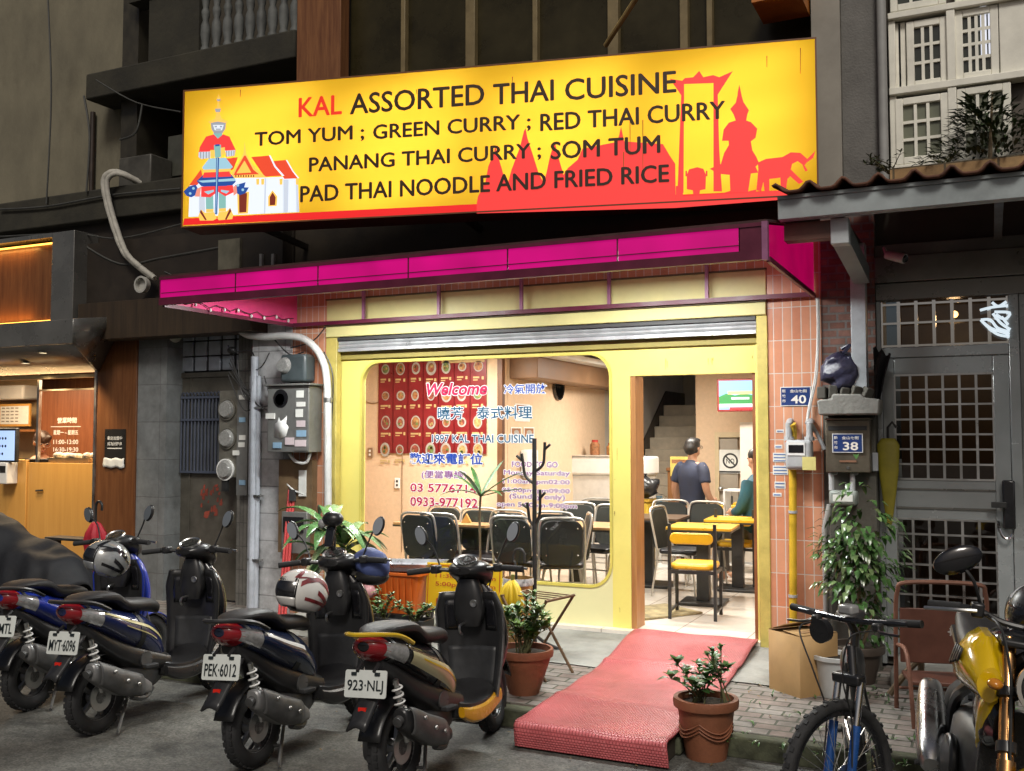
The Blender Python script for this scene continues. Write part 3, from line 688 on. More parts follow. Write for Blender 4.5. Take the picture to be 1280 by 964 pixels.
T([(150, 630), (175, 605), (350, 598), (385, 640), (395, 665), (370, 690), (290, 715), (235, 716), (150, 695), (118, 660)], B_, .0053); T([(170, 600), (350, 592), (365, 628), (160, 636)], R2, .0056); T([(125, 658), (390, 640), (396, 655), (330, 680), (190, 685)], SLB and L_, .0056); T([(150, 672), (380, 660), (330, 695), (200, 698)], B_, .0058)
T([(150, 700), (375, 690), (380, 740), (320, 768), (268, 735), (215, 775), (150, 772)], R2, .0055); T([(170, 735), (240, 722), (240, 735), (200, 755)], L_, .0058); T([(290, 722), (350, 730), (330, 750), (290, 735)], L_, .0058)
T([(25, 735), (60, 700), (110, 685), (125, 710), (110, 760), (80, 775), (45, 765)], B_, .0055); T([(390, 690), (465, 668), (455, 705), (488, 705), (465, 745), (425, 760), (392, 740)], B_, .0055)
for a, b in ((95, 712), (72, 748), (410, 690), (445, 722)): T([(a+10*math.cos(R(i*45)), b+10*math.sin(R(i*45))) for i in range(8)], L_, .0058)
T([(105, 770), (120, 715), (150, 700), (140, 770)], SPK and K_, .0057); T([(378, 700), (400, 690), (405, 745), (380, 765)], K_, .0057)
T([(182, 755), (235, 740), (238, 880), (185, 880)], T_, .0051); T([(275, 735), (325, 745), (325, 860), (275, 862)], T_, .0051)
T([(130, 905), (150, 862), (175, 885), (240, 880), (262, 925), (235, 940), (140, 940)], G_, .006); T([(265, 925), (275, 880), (330, 875), (355, 850), (378, 900), (370, 930), (275, 938)], G_, .006); T([(148, 862), (190, 935), (178, 938), (140, 880)], M_, .0063); T([(355, 850), (318, 932), (330, 934), (364, 872)], M_, .0063)
T([(185, 860), (238, 858), (238, 880), (185, 882)], G_, .0062); T([(275, 856), (326, 852), (326, 875), (275, 878)], G_, .0062)
T([(250, 400), (280, 398), (280, 412), (250, 414)], B_, .0064); T([(257, 495), (277, 494), (264, 895), (246, 896)], B_, .0064); T([(262, 495), (268, 495), (256, 890), (251, 890)], L_, .0067)
sp('temple_artwork', tm, Cs)
# lettering
inkm, inkr = SBK, SCR
def st_(txt, a, b, hpx, ink, bold=0):
    mb = MB()
    A, B = spx(*a), spx(*b); s0 = (A-O0).dot(AX); s1 = (B-O0).dot(AX); z_ = (A.z+B.z)/2
    hh = hpx/F*((A+B)/2-CAM).dot(FWD)
    for i, (du, dv) in enumerate(((-.0045, 0), (.0045, 0), (0, .004), (0, -.003))): text(mb, txt, sv(s0+du, z_+dv, .0075+.0006*i), AX, Z_, s1-s0, hh, 0, bold=bold)
    sp('red_lettering' if ink is SCR else 'black_lettering', mb, ink)
st_('KAL', (374, 146.5), (427, 143), 24, inkr)
st_('ASSORTED', (438, 141.5), (605, 133), 26, inkm); st_('THAI', (617, 130.5), (692, 126.5), 26, inkm); st_('CUISINE', (707, 125), (845, 117), 27, inkm)
st_('TOM YUM ;', (319, 184), (455, 178), 20, inkm); st_('GREEN CURRY ;', (467, 176), (663, 165), 21, inkm); st_('RED THAI CURRY', (676, 163), (906, 150), 22, inkm)
st_('PANANG THAI CURRY ;', (387, 215), (676, 203), 21, inkm); st_('SOM TUM', (689, 199), (825, 192), 22, inkm)
st_('PAD THAI NOODLE AND FRIED RICE', (376, 251), (836, 230), 21, inkm)
for s in (.5, 2.4, 4.3):
    m = MB(); sbox(m, s, s+.05, zb+.05, zb+.1, -1.9 if s < 1 else (-1.2 if s < 3 else -.6), -.32)
    sp('hanger', m, black_brown)

# ================================================================== AWNING over the front
AXL, AXR = fx(370), fx(1021)
AYF = atX(962, 547, AXR).y
Af0 = mz([(213, 380), (962, 325)], AYF); Af1 = mz([(213, 348), (962, 279)], AYF)
Ab1 = fz(1021, 285, 7.98)
aw = thing('awning', 'magenta panelled awning with plum frame projecting over the restaurant front', 'awning', ((AXL+AXR)/2, 8, Af0))
def ap(name, mb, mats, **k): return mb.obj(name, mats, aw, True, **k)
n = 6
for i in range(n):
    a = AXL+(AXR-.17-AXL)*i/n; b = AXL+(AXR-.17-AXL)*(i+1)/n
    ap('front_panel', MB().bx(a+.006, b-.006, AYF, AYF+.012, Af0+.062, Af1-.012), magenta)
m = MB().bx(AXL, AXR, AYF-.012, AYF+.03, Af0, Af0+.06).bx(AXL, AXR, AYF-.012, AYF+.03, Af1-.012, Af1+.012)
m.bx(AXR-.17, AXR, AYF-.004, AYF+.02, Af0+.061, Af1-.013)
for i in range(n+1):
    x = AXL+(AXR-.17-AXL)*i/n; m.bx(x-.004, x+.004, AYF-.004, AYF+.02, Af0+.061, Af1-.013)
ap('front_frame', m, mag_dk)
ap('seam_bead', MB().bx(AXL+.02, AXR-.17, AYF-.008, AYF-.001, Af0+.096, Af0+.102), mag_dk)
def side(x, d, mats, nm):
    pts = [(AYF+.03, Af0), (7.98, Af0+.02), (7.98, Ab1), (AYF+.03, Af1)]
    return ap(nm, MB().prism(pts, (x, 0, 0), (0, 1, 0), Z_, (d, 0, 0)), mats)
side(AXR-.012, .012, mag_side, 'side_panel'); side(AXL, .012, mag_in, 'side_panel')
ap('corner_post', MB().bx(AXR-.03, AXR+.006, AYF-.014, AYF+.032, Af0-.004, Af1+.016), purple_rod)
for x in (AXR+.002, AXL+.014):
    ap('side_rail', MB().bx(x-.012, x+.012, AYF+.03, 7.97, Af0-.012, Af0+.022), mag_dk)
ap('roof_sheet', MB().add([(AXL, AYF, Af1+.014), (AXR, AYF, Af1+.014), (AXR, 7.98, Ab1+.01), (AXL, 7.98, Ab1+.01), (AXL, AYF, Af1+.03), (AXR, AYF, Af1+.03), (AXR, 7.98, Ab1+.03), (AXL, 7.98, Ab1+.03)], [(0,3,2,1),(4,5,6,7),(0,1,5,4),(1,2,6,5),(2,3,7,6),(3,0,4,7)]), pm('roof_sheet_dark', (.06, .02, .02), var=.3, dirt=.4))
ap('underside', MB().add([(AXL+.02, AYF+.04, Af1-.02), (AXR-.02, AYF+.04, Af1-.02), (AXR-.02, 7.97, Ab1-.01), (AXL+.02, 7.97, Ab1-.01)], [(0,1,2,3)]), pm('underside_pink', (.62, .30, .36), var=.1))
zr = mz([(407, 404), (962, 371.5)], 7.93)
ap('wall_rail', MB().bx(AXL, AXR, 7.915, 7.945, zr-.018, zr+.018), mag_dk)
for px in (453.5, 548, 652, 762.5, 885.5):
    X = fx(px, 7.93); ap('hanger_rod', MB().bx(X-.014, X+.014, 7.915, 7.94, zr+.018, Ab1-.06), purple_rod)
m = MB(); pts = []
for i in range(19):
    t = i/18; y = AYF+.1+t*(7.9-AYF-.1); pts.append((AXL+.03, y, Af0+.06+.02*math.sin(t*40)))
m.tube(pts, .004, 5)
for i in range(1, 18, 2):
    p = V(pts[i]); m.ell(p+V((.012, 0, -.02)), (.012, .012, .018), 8, 5, 1)
ap('light_string', m, [blk, white_m])
# fluorescent fittings under the awning light the front
tube_m = em('tube_white', (.96, 1, .96), 7)
def awn_lamp(x, y, z, p, label):
    t = thing('fluorescent_lamp', label, 'lamp', (x, y, z), group='fluorescent lamps under the awning')
    MB().bx(-.62, .62, -.04, .04, .0, .05).obj('lamp_housing', white_m, t, bevel=.005)
    MB().tube([(-.59, 0, -.016), (.59, 0, -.016)], .014, 8).obj('lamp_tube', tube_m, t)
    l = bpy.data.lights.new('lamp_light', 'AREA'); l.shape = 'RECTANGLE'; l.size = 1.2; l.size_y = .08; l.energy = p; l.color = (.97, 1.0, .97)
    o = bpy.data.objects.new('lamp_light', l); col.objects.link(o); o.parent = t; o.location = (0, 0, -.035)
zl = Af1+.02
awn_lamp(-4.9, 6.95, zl, 92, 'fluorescent lamp under the left half of the magenta awning')
awn_lamp(-2.4, 6.95, zl, 92, 'fluorescent lamp under the right half of the magenta awning')
# ================================================================== LEFT NEIGHBOUR: timber clad take-away counter
XO = -14.0
nb = thing('takeaway_shop', 'warmly lit timber clad takeaway counter with stainless canopy and backlit fascia', 'building', (-9.8, 8, 0))
def np_(name, mb, mats, **k): return mb.obj(name, mats, nb, True, **k)
wood_p = woodmat('pillar_wood', (.10, .035, .012), (.20, .08, .028), 2, .35, .8)
wood_b = woodmat('panel_wood', (.20, .075, .025), (.36, .15, .05), 2, .4, .8)
wood_y = woodmat('counter_wood', (.52, .26, .06), (.60, .32, .08), 2, .4, .5)
WX0, WX1 = fx(123), fx(172)
zs = mz([(40, 440), (120, 434)])
np_('wood_pillar', MB().bx(WX0, WX1, 7.97, 8.3, .1, fz(150, 425)), wood_p, bevel=.004)
np_('pillar_trim', MB().bx(WX0-.03, WX0, 7.955, 8.02, .1, zs-.2), alu)
np_('floor', MB().bx(XO, WX0, 8.0, 11, .1, .2), floor_tile)
np_('back_wall', MB().bx(XO, WX0, 10.4, 10.5, .2, 3.0), wood_b)
np_('side_wall', MB().bx(WX0-.03, WX0+.03, 8.3, 10.4, .2, 3.0), wood_b)
np_('ceiling', MB().bx(XO, WX0, 8.0, 10.4, 2.95, 3.0), pm('ceiling_tan', (.5, .38, .25)))
# canopy: stainless soffit, valance
YC = 7.3
zv0, zv1 = mz([(10, 433), (88, 430)], YC), mz([(10, 405), (88, 398)], YC)
np_('canopy_front', MB().bx(XO, fx(88, YC), YC, YC+.05, zv0, zv1), steel_dk, bevel=.004)
ZT = mz([(40, 470), (118, 467)])
CX = fx(88, YC); np_('canopy_soffit', MB().add([(XO, YC+.05, zv0+.01), (CX, YC+.05, zv0+.01), (WX0, 7.99, ZT+.02), (XO, 7.99, ZT+.02)], [(0, 1, 2, 3)]), steel_dk, solid=.01)
np_('canopy_end', MB().add([(CX, YC, zv0), (CX, YC, zv1), (CX+.02, 7.99, zv1+.1), (WX0, 7.99, ZT)], [(0, 1, 2, 3)]), steel_dk, solid=.01)
zs = ZT
np_('shop_transom', MB().bx(XO, WX0-.03, 7.98, 8.05, zs-.04, zs-.002), pm('transom_cream', (.6, .45, .25)))
# lit fascia panel
Y2 = 7.72; FX1, FX2 = fx(64, Y2), fx(92, Y2)
za, zb2 = mz([(0, 310), (64, 301)], Y2), mz([(0, 403), (64, 398)], Y2)
np_('fascia_panel', MB().bx(XO, FX1, Y2+.06, Y2+.1, zb2, za), wood_p)
np_('fascia_end', MB().bx(FX1, FX2, Y2-.05, 8.0, zb2-.12, za+.08), steel_dk, bevel=.006)
np_('fascia_lip', MB().bx(XO, FX1, Y2-.05, 8.0, zb2-.12, zb2-.03).bx(XO, FX1, Y2-.05, 8.0, za+.03, za+.08), steel_dk)
led = em('led_warm', (1, .42, .06), 5)
for z_ in (za, zb2):
    np_('led_strip', MB().bx(XO, FX1, Y2+.02, Y2+.04, z_-.022 if z_ == za else z_-.025, z_-.008 if z_ == za else z_-.011), led)
    l = bpy.data.lights.new('led_light', 'AREA'); l.shape = 'RECTANGLE'; l.size = 4; l.size_y = .03; l.energy = 11; l.color = (1, .5, .12)
    o = bpy.data.objects.new('led_light', l); col.objects.link(o); o.location = (XO+2.3, Y2+.0, z_-.03 if z_ == za else z_+.0)
    if z_ != za: o.rotation_euler = (R(180), 0, 0)
# soffit spots
spot_m = em('spot_glow', (1, .86, .6), 12)
for px, py in ((54, 440), (32, 453)):
    p = atPl(px, py, V((XO, YC+.05, zv0-.005)), V((0, ZT+.01-zv0, -(7.94-YC))).normalized())
    np_('downlight', MB().lathe([(.05, 0), (.055, -.012), (.035, -.014), (.034, .0)], p).lathe([(.001, -.006), (.033, -.006)], p, mi=1), [steel, spot_m])
    l = bpy.data.lights.new('spot_light', 'SPOT'); l.energy = 75; l.spot_size = R(85); l.spot_blend = .6; l.color = (1, .78, .48); l.shadow_soft_size = .04
    o = bpy.data.objects.new('spot_light', l); col.objects.link(o); o.location = p-V((0, 0, .05)); o.rotation_euler = (R(28), 0, 0)
l = bpy.data.lights.new('shop_light', 'AREA'); l.shape = 'RECTANGLE'; l.size = 3; l.size_y = .5; l.energy = 140; l.color = (1, .76, .48)
o = bpy.data.objects.new('shop_light', l); col.objects.link(o); o.location = (-10.4, 8.36, 2.72)
# counter with screen above
YK = 8.12; zc = mz([(40, 578), (118, 580)], YK)
KX = fx(34, YK)
np_('counter', MB().bx(XO, KX-.003, YK, YK+.26, .2, zc+.03).bx(KX+.003, fx(40, YK), YK+.02, YK+.25, .2, zc).bx(fx(40, YK)+.005, WX0-.035, YK, YK+.26, .2, zc), wood_y, bevel=.004)
np_('counter_handle', MB().tube([atY(45, 613.5, YK-.02), atY(53, 613, YK-.02)], .012, 6), blk)
np_('glass_screen', MB().sheet([(XO, YK+.025, zc+.01), (WX0-.035, YK+.025, zc+.01), (WX0-.035, YK+.025, zs-.06), (XO, YK+.025, zs-.06)]), glass)
np_('screen_post', MB().bx(fx(44, YK), fx(46.5, YK), YK+.01, YK+.05, zc, zs-.04), alu)
np_('screen_rail', MB().bx(fx(46.5, YK), WX0-.035, YK+.012, YK+.04, fz(80, 488, YK), fz(80, 486, YK)), pm('rail_cream', (.6, .5, .35)))
np_('wood_screen', MB().bx(fx(47, 9.3), WX0-.035, 9.3, 9.33, .2, fz(80, 488, 9.3)), woodmat('screen_wood', (.13, .04, .015), (.24, .085, .035), 2, .4, .8))
lt = MB(); white_ink = pm('white_ink', (.8, .76, .7), var=.02)
def nt_(txt, a, b, hpx):
    A, B = atY(a[0], a[1], YK), atY(b[0], b[1], YK); text(lt, txt, V((A.x, YK+.018, (A.z+B.z)/2)), X_, Z_, B.x-A.x, hpx/F*(A-CAM).dot(FWD), 0, bold=.008)
nt_('營業時間', (70, 529), (94, 529), 7); nt_('星期一 ~ 星期五', (65, 543.5), (96, 544), 6); nt_('11:00-13:00', (65, 555), (96, 555.5), 5.5); nt_('16:30-19:30', (65, 564.5), (96, 565), 5.5)
A = atY(62, 533.5, YK); B = atY(99, 533.5, YK); lt.bx(A.x, B.x, YK+.017, YK+.019, A.z-.003, A.z+.003)
np_('opening_hours_lettering', lt, white_ink)
np_('shelf', MB().bx(XO, fx(50, 9.4), 9.3, 9.7, fz(20, 537, 9.4)-.03, fz(20, 537, 9.4)), wood_b)
np_('wall_panel', MB().bx(XO, fx(44, 9.7), 9.7, 9.75, zc, 2.9), pm('panel_tan', (.5, .36, .2), var=.15, scale=5))
# things on and behind the counter
def tscreen(txt_rows): pass
k = thing('order_kiosk', 'white ordering kiosk with lit blue touch screen on the counter', 'kiosk', atY(6, 578, YK-.1))
c = k.location; wK = (fx(22, YK-.1)-fx(-10, YK-.1)); hK = fz(18, 537, YK-.1)-fz(18, 580, YK-.1)
MB().bx(-wK/2, wK/2, -.03, .02, 0, hK).obj('housing', blk, k, bevel=.01)
MB().bx(-wK/2+.02, wK/2-.02, -.034, -.031, .025, hK-.03).obj('screen', em('screen_blue', (.45, .62, .95), 1.0), k)
m = MB()
for r_ in range(3):
    for q_ in range(3 if r_ < 2 else 2): m.lathe([(.001, 0), (.016, 0)], (-.05+.05*q_, -.036, hK-.12-.09*r_), 12, 0, Matrix.Rotation(R(90), 3, 'X'))
m.obj('icons', pm('icon_navy', (.03, .05, .14)), k)
MB().bx(-.10, .10, -.05, .10, -.25, 0).obj('printer_box', white_m, k, bevel=.01)
MB().bx(-.02, .08, -.053, -.051, -.12, -.04).obj('slot', blk, k)
def box_thing(name, label, catg, c, sz, mat, bev=.006, grp=None, rz=0):
    t = MB().box((0, 0, sz[2]/2), sz).obj(name, mat, loc=c, rot=(0, 0, rz), bevel=bev); return tag(t, label, catg, grp)
cm = thing('framed_certificate', 'framed paper certificate on the shelf above the kiosk', 'picture', atY(18, 533, 9.35))
a_, b_ = fx(-2, 9.35)-cm.location.x, fx(37, 9.35)-cm.location.x; hh = fz(18, 505, 9.35)-cm.location.z
MB().bx(a_, b_, 0, .02, 0, hh).obj('frame', wood_y, cm); MB().bx(a_+.03, b_-.03, -.003, -.001, .03, hh-.03).obj('sheet', paper, cm)
m = MB()
for i in range(4):
    for j in range(5): m.bx(a_+.06+i*.09, a_+.12+i*.09, -.006, -.004, .06+j*.045, .075+j*.045)
m.obj('printed_text', pm('print_grey', (.25, .22, .2)), cm)
ac = MB().bx(XO, fx(31, 9.45), 9.4, 9.7, fz(10, 500, 9.45), fz(10, 482, 9.45)).obj('wall_aircon', white_m, bevel=.03); tag(ac, 'white wall air conditioner above the shelf in the takeaway', 'aircon')
for i, px in enumerate((81, 104)):
    p = atY(px, 580, YK+.145); t = thing('lunch_tray', ('tray of bagged lunch boxes beside the woman' if i == 0 else 'tray of bagged lunch boxes next to the wood pillar'), 'tray', p, group='trays on the takeaway counter')
    t.location.z = zc+.005
    MB().prism(rrect(-.2, .2, -.10, .10, .04), (0, 0, 0), (1, 0, 0), (0, 1, 0), (0, 0, .055)).obj('box', pm('tray_cream', (.62, .5, .3)), t)
    m = MB(); random.seed(i+3)
    for j in range(9): m.ell((random.uniform(-.14, .14), random.uniform(-.06, .06), .065+random.uniform(0, .02)), (.05, .05, .035), 8, 6)
    m.obj('plastic_bag', pm('bag_white', (.68, .62, .52), rough=.3, var=.2, scale=30, bump=.8, bscale=40), t)
tag(MB().box((0, 0, .02), (.40, .2, .04)).obj('cash_drawer', blk, loc=V((fx(55, YK+.14), YK+.14, zc+.003)), bevel=.008), 'flat black cash drawer on the counter before the woman', 'drawer')
pst = thing('wall_poster', 'black poster with white writing on the wood pillar', 'poster', atY(144, 560, 7.965))
w2 = (fx(157, 7.965)-fx(131, 7.965))/2; h2 = (fz(144, 533, 7.965)-fz(144, 580, 7.965))/2
MB().bx(-w2, w2, -.004, 0, -h2, h2).obj('sheet', pm('poster_black', (.02, .018, .016), rough=.3), pst)
m = MB(); text(m, '歡迎加盟中', V((-w2*.72, -.006, h2*.42)), X_, Z_, w2*1.4, h2*.2, 0, .01); text(m, '成為好夥伴', V((-w2*.72, -.006, h2*.12)), X_, Z_, w2*1.4, h2*.2, 0, .01); m.bx(-w2*.7, w2*.7, -.007, -.005, -.05*h2, .0)
m.obj('lettering', white_m, pst)
m = MB().grid(lambda u, v: V((-w2*1.05+2*w2*u, -.012-.004*math.sin(u*17+v*5), -h2*1.05+.5*h2*v+.008*math.sin(u*13))), 10, 4); m.obj('torn_note', paper, pst, solid=.003)

# ================================================================== STAIR ENTRANCE between the shops: grey pillars, old metal door
en = thing('stair_entrance', 'dingy stair entrance with grey tiled pillars, barred metal door and grid transom', 'entrance', (-7.2, 8, 0))
def ep(name, mb, mats, **k): return mb.obj(name, mats, en, True, **k)
GX0, GX1 = WX1+.003, fx(208)
DX0, DX1 = GX1, fx(287)
PX0, PX1 = fx(316), XTL-.003
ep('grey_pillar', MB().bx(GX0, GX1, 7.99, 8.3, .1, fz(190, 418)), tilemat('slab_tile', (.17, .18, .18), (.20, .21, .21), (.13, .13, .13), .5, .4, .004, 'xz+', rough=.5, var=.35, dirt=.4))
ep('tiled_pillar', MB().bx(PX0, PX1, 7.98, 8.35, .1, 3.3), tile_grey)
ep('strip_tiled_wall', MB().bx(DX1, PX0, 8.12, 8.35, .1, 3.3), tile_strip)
YD = 8.22
DZ = fz(245, 472, YD)
bronze = pm('bronze_door', (.12, .11, .09), rough=.45, metal=.4, var=.4, scale=2.5, dirt=.5)
door = ep('metal_door', MB().bx(DX0, fx(297, YD), YD, YD+.05, .14, DZ).bx(DX0+.12, DX0+.14, YD-.012, YD, .14, DZ), bronze)
gx0, gx1 = fx(229, YD), fx(277, YD); gz0, gz1 = fz(250, 590, YD), fz(250, 497, YD)
g = MB()
n = 11
for i in range(n+1):
    x = gx0+(gx1-gx0)*i/n; g.tube([(x, YD-.03, gz0), (x, YD-.03, gz1)], .010, 6)
    if i < n: g.tube([(x+(gx1-gx0)/n*(.5-.5*math.cos(R(a))), YD-.03, gz1+.055*math.sin(R(a))) for a in range(0, 181, 30)], .007, 5)
for z_ in (gz0, (gz0*.3+gz1*.7), gz1): g.bx(gx0, gx1, YD-.045, YD-.02, z_-.012, z_+.012)
go = g.obj('grille', pm('grille_navy', (.06, .07, .10), rough=.4), en, True); go.parent = door
bo = MB().bx(gx0, gx1, YD-.006, YD-.001, gz0, gz1).obj('grille_pane', pm('door_pane', (.10, .11, .12), rough=.15), en, True); bo.parent = door
random.seed(5)
rs = MB()
for i in range(26):
    a, b = random.uniform(251, 276), random.uniform(604, 642); w_, h_ = random.uniform(1, 4), random.uniform(3, 9)
    if abs(a-263)+abs(b-622)*.5 > 18: continue
    rs.sheet([atY(a, b, YD-.0015-i*.0001), atY(a+w_, b-1, YD-.0015-i*.0001), atY(a+w_*.8, b+h_, YD-.0015-i*.0001), atY(a-1, b+h_*.8, YD-.0015-i*.0001)])
ro = rs.obj('paper_remains', pm('faded_red', (.26, .05, .03), rough=.9, var=.4), en, True); ro.parent = door
ep('transom_frame', MB().bx(DX0, fx(297, YD), YD-.02, YD+.05, DZ, DZ+.05), bronze)
g = MB(); tz0, tz1 = DZ+.05, fz(245, 424, YD)
for i in range(6):
    x = DX0+.06+i*.19
    for j in range(3): g.bx(x-.08, x+.08, YD, YD+.03, tz0+.02+j*.165, tz0+.17+j*.165)
ep('transom_pane', g, pm('block_glass', (.40, .44, .50), rough=.2, var=.35, scale=2), bevel=.006)
ep('transom_backing', MB().bx(DX0, fx(296, YD), YD+.035, YD+.06, tz0, tz0+.6), blk)
ep('fascia', MB().bx(fx(92, 7.7), PX1-.3, 7.72, 8.0, fz(200, 420, 7.72), fz(200, 372, 7.72)), woodmat('dark_cladding', (.022, .014, .008), (.055, .035, .018), 2, .6, .5), bevel=.004)
ep('upper_fascia', MB().bx(fx(92, 7.8), PX1-.02, 7.85, 8.05, fz(200, 372, 7.85), fz(200, 295, 7.85)), black_brown)
ep('fascia_plate', MB().bx(fx(270, 7.83), fx(297, 7.83), 7.82, 7.85, fz(280, 338, 7.83), fz(280, 300, 7.83)), pm('plate_olive', (.12, .11, .08), var=.3))
for px in (322, 337): ep('white_strut', MB().bx(fx(px, 7.83), fx(px+3, 7.83), 7.82, 7.85, fz(px, 336, 7.83), fz(px, 318, 7.83)), grey_paint)
d = thing('dome_lamp', 'unlit white dome lamp under the dark fascia left of the awning', 'lamp', atY(213, 419, 8.1))
MB().lathe([(.001, -.10), (.06, -.09), (.10, -.06), (.125, -.015), (.125, 0)], n=24).obj('shade', pm('opal', (.6, .56, .48), rough=.3, var=.05), d); MB().lathe([(.13, 0), (.13, .02), (.001, .02)]).obj('ceiling_ring', grey_paint, d)

# ================================================================== UPPER LEFT: plastered house, ledge, balcony
uh = thing('plaster_house', 'dim beige plastered upper storeys with a baluster balcony, left of the sign', 'building', (-9.5, 8.3, 3.6))
def up(name, mb, mats, **k): return mb.obj(name, mats, uh, True, **k)
zl1 = mz([(0, 255), (220, 222)], 7.9); zl0 = mz([(0, 288), (220, 268)], 7.9)
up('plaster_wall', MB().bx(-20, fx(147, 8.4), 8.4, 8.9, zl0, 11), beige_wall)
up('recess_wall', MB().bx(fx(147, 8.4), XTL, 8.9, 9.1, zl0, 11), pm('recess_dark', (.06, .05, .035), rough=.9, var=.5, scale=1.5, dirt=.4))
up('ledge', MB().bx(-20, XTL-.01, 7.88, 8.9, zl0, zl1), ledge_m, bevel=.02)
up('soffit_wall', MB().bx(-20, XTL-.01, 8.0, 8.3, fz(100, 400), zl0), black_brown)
zq0, zq1 = mz([(160, 112), (365, 75)], 8.0), mz([(160, 78), (365, 40)], 8.0)
up('balcony_slab', MB().bx(fx(97, 8.0), XTL-.02, 8.0, 8.9, zq0, zq1), ledge_m, bevel=.02)
up('drainpipe', MB().tube([(fx(103, 8.3), 8.35, zq0), (fx(103, 8.3), 8.35, zl1)], .03, 10), pm('pipe_rust', (.03, .018, .012), var=.4))
up('dark_pier', MB().bx(fx(152, 8.3), fx(172, 8.3), 8.2, 8.9, zl1, zq0).bx(fx(152, 8.3), fx(172, 8.3), 8.2, 8.9, zq1, 9), pm('pier_dark', (.035, .03, .02), var=.4))
up('balcony_rail', MB().bx(fx(147, 8.0), XTL-.02, 8.03, 8.25, zq1+.72, zq1+.9), ledge_m)
up('balcony_panel', MB().bx(fx(172, 8.0), fx(236, 8.0), 8.05, 8.2, zq1, zq1+.72), ledge_m)
bal = pm('baluster_stone', (.11, .115, .11), rough=.7, var=.4, dirt=.5)
for i in range(9):
    X = fx(247+i*14.3, 8.1)
    up('baluster', MB().lathe([(.05, 0), (.05, .05), (.035, .08), (.055, .2), (.05, .3), (.03, .36), (.045, .42), (.045, .46), (.03, .5), (.05, .62), (.05, .72)], (X, 8.12, zq1), 14), bal)
up('window_shutter', MB().bx(fx(163, 8.6), fx(176, 8.6), 8.55, 8.6, fz(170, 170, 8.6), fz(170, 128, 8.6)), pm('shutter_pale', (.2, .2, .18)))
up('grey_plate', MB().bx(fx(207, 8.4), fx(226, 8.4), 8.36, 8.4, fz(215, 222, 8.4), fz(215, 172, 8.4)), pm('plate_grey', (.07, .07, .055), var=.3))
ac = thing('condenser', 'grimy air conditioner condenser on the dark ledge', 'aircon', (fx(172, 8.15), 8.15, zl1))
MB().bx(-.24, .24, -.12, .2, .03, .36).obj('casing', pm('ac_grey', (.075, .07, .058), var=.3, dirt=.5), ac, bevel=.015)
MB().lathe([(.13, -.002), (.13, -.02), (.11, -.02), (.11, -.004), (.03, -.004), (.001, -.02)], (-.04, -.12, .2), 24, 0, Matrix.Rotation(R(90), 3, 'X')).obj('fan_guard', pm('ac_dark', (.05, .045, .04)), ac)
for x in (-.15, .15): MB().bx(x-.03, x+.03, -.1, .18, 0, .03).obj('foot', blk, ac)
random.seed(88); m = MB()
for l_, r_ in (([(0, 262), (60, 258), (140, 244), (226, 236)], .012), ([(0, 296), (90, 292), (150, 298), (228, 280)], .010), ([(105, 120), (112, 170), (108, 240)], .012), ([(120, 100), (170, 128), (226, 140)], .008), ([(95, 300), (150, 330), (205, 322), (300, 305)], .012), ([(60, 0), (64, 120), (58, 255)], .010), ([(150, 175), (170, 165), (178, 130)], .012), ([(206, 340), (240, 352), (300, 344)], .010)):
    m.tube(spline([atY(a, b, 7.85) for a, b in l_], 6), r_, 6)
tag(m.obj('facade_cables', pm('cable_grey', (.05, .05, .045), rough=.6, var=.3)), 'old grey cables strung along the dark ledge and plaster left of the sign', 'cables')
cond = thing('refrigerant_pipes', 'pale wrapped aircon pipes bending down from the condenser', 'pipes', atY(140, 225, 7.9))
base = [(172, 227, 8.0), (152, 217, 7.85), (138, 216, 7.8), (130, 226, 7.78), (133, 250, 7.78), (143, 285, 7.78), (155, 315, 7.76), (172, 332, 7.74), (190, 346, 7.72)]
for i, (o1, rr) in enumerate((((0, 0), .035), ((6, 3), .028))):
    pts = spline([atY(a+o1[0]*.6, b+o1[1]*.7, c-.02*i)-cond.location for a, b, c in base], 5)
    m = MB().tube(pts, [rr*(1+.06*math.sin(j*2.1)) for j in range(len(pts))], 10); m.obj('wrapped_pipe', pm('pipe_wrap', (.42, .40, .35), rough=.7, var=.25, scale=10, dirt=.3), cond)
p = atY(178, 356, 7.70)-cond.location
MB().lathe([(.085, -.03), (.09, .03), (.07, .03), (.07, -.02), (.001, -.02)], p, 22, 0, Matrix.Rotation(R(90), 3, 'X')).obj('duct_collar', pm('collar', (.4, .39, .36), var=.2), cond)
# ================================================================== RIGHT NEIGHBOUR: stainless door house with tiled porch roof
rh = thing('corner_house', 'grey fronted house with stainless grid door, white paned upper windows and tiled porch roof', 'building', (.4, 8, 0))
def rp(name, mb, mats, **k): return mb.obj(name, mats, rh, True, **k)
XE = 6.0
YB = 6.45                                  # front of the porch roof
bx0 = fx(976, YB)
zb1 = mz([(980, 250), (1280, 219)], YB); zb0 = mz([(976, 277), (1280, 244)], YB)
patch = pm('patchy_beam', (.34, .38, .39), rough=.55, var=.3, scale=2.2, dirt=.45)
rp('porch_beam', MB().bx(bx0, XE, YB, YB+.09, zb0, zb1).bx(bx0, XE, YB-.012, YB+.1, zb1, zb1+.025), patch, bevel=.004)
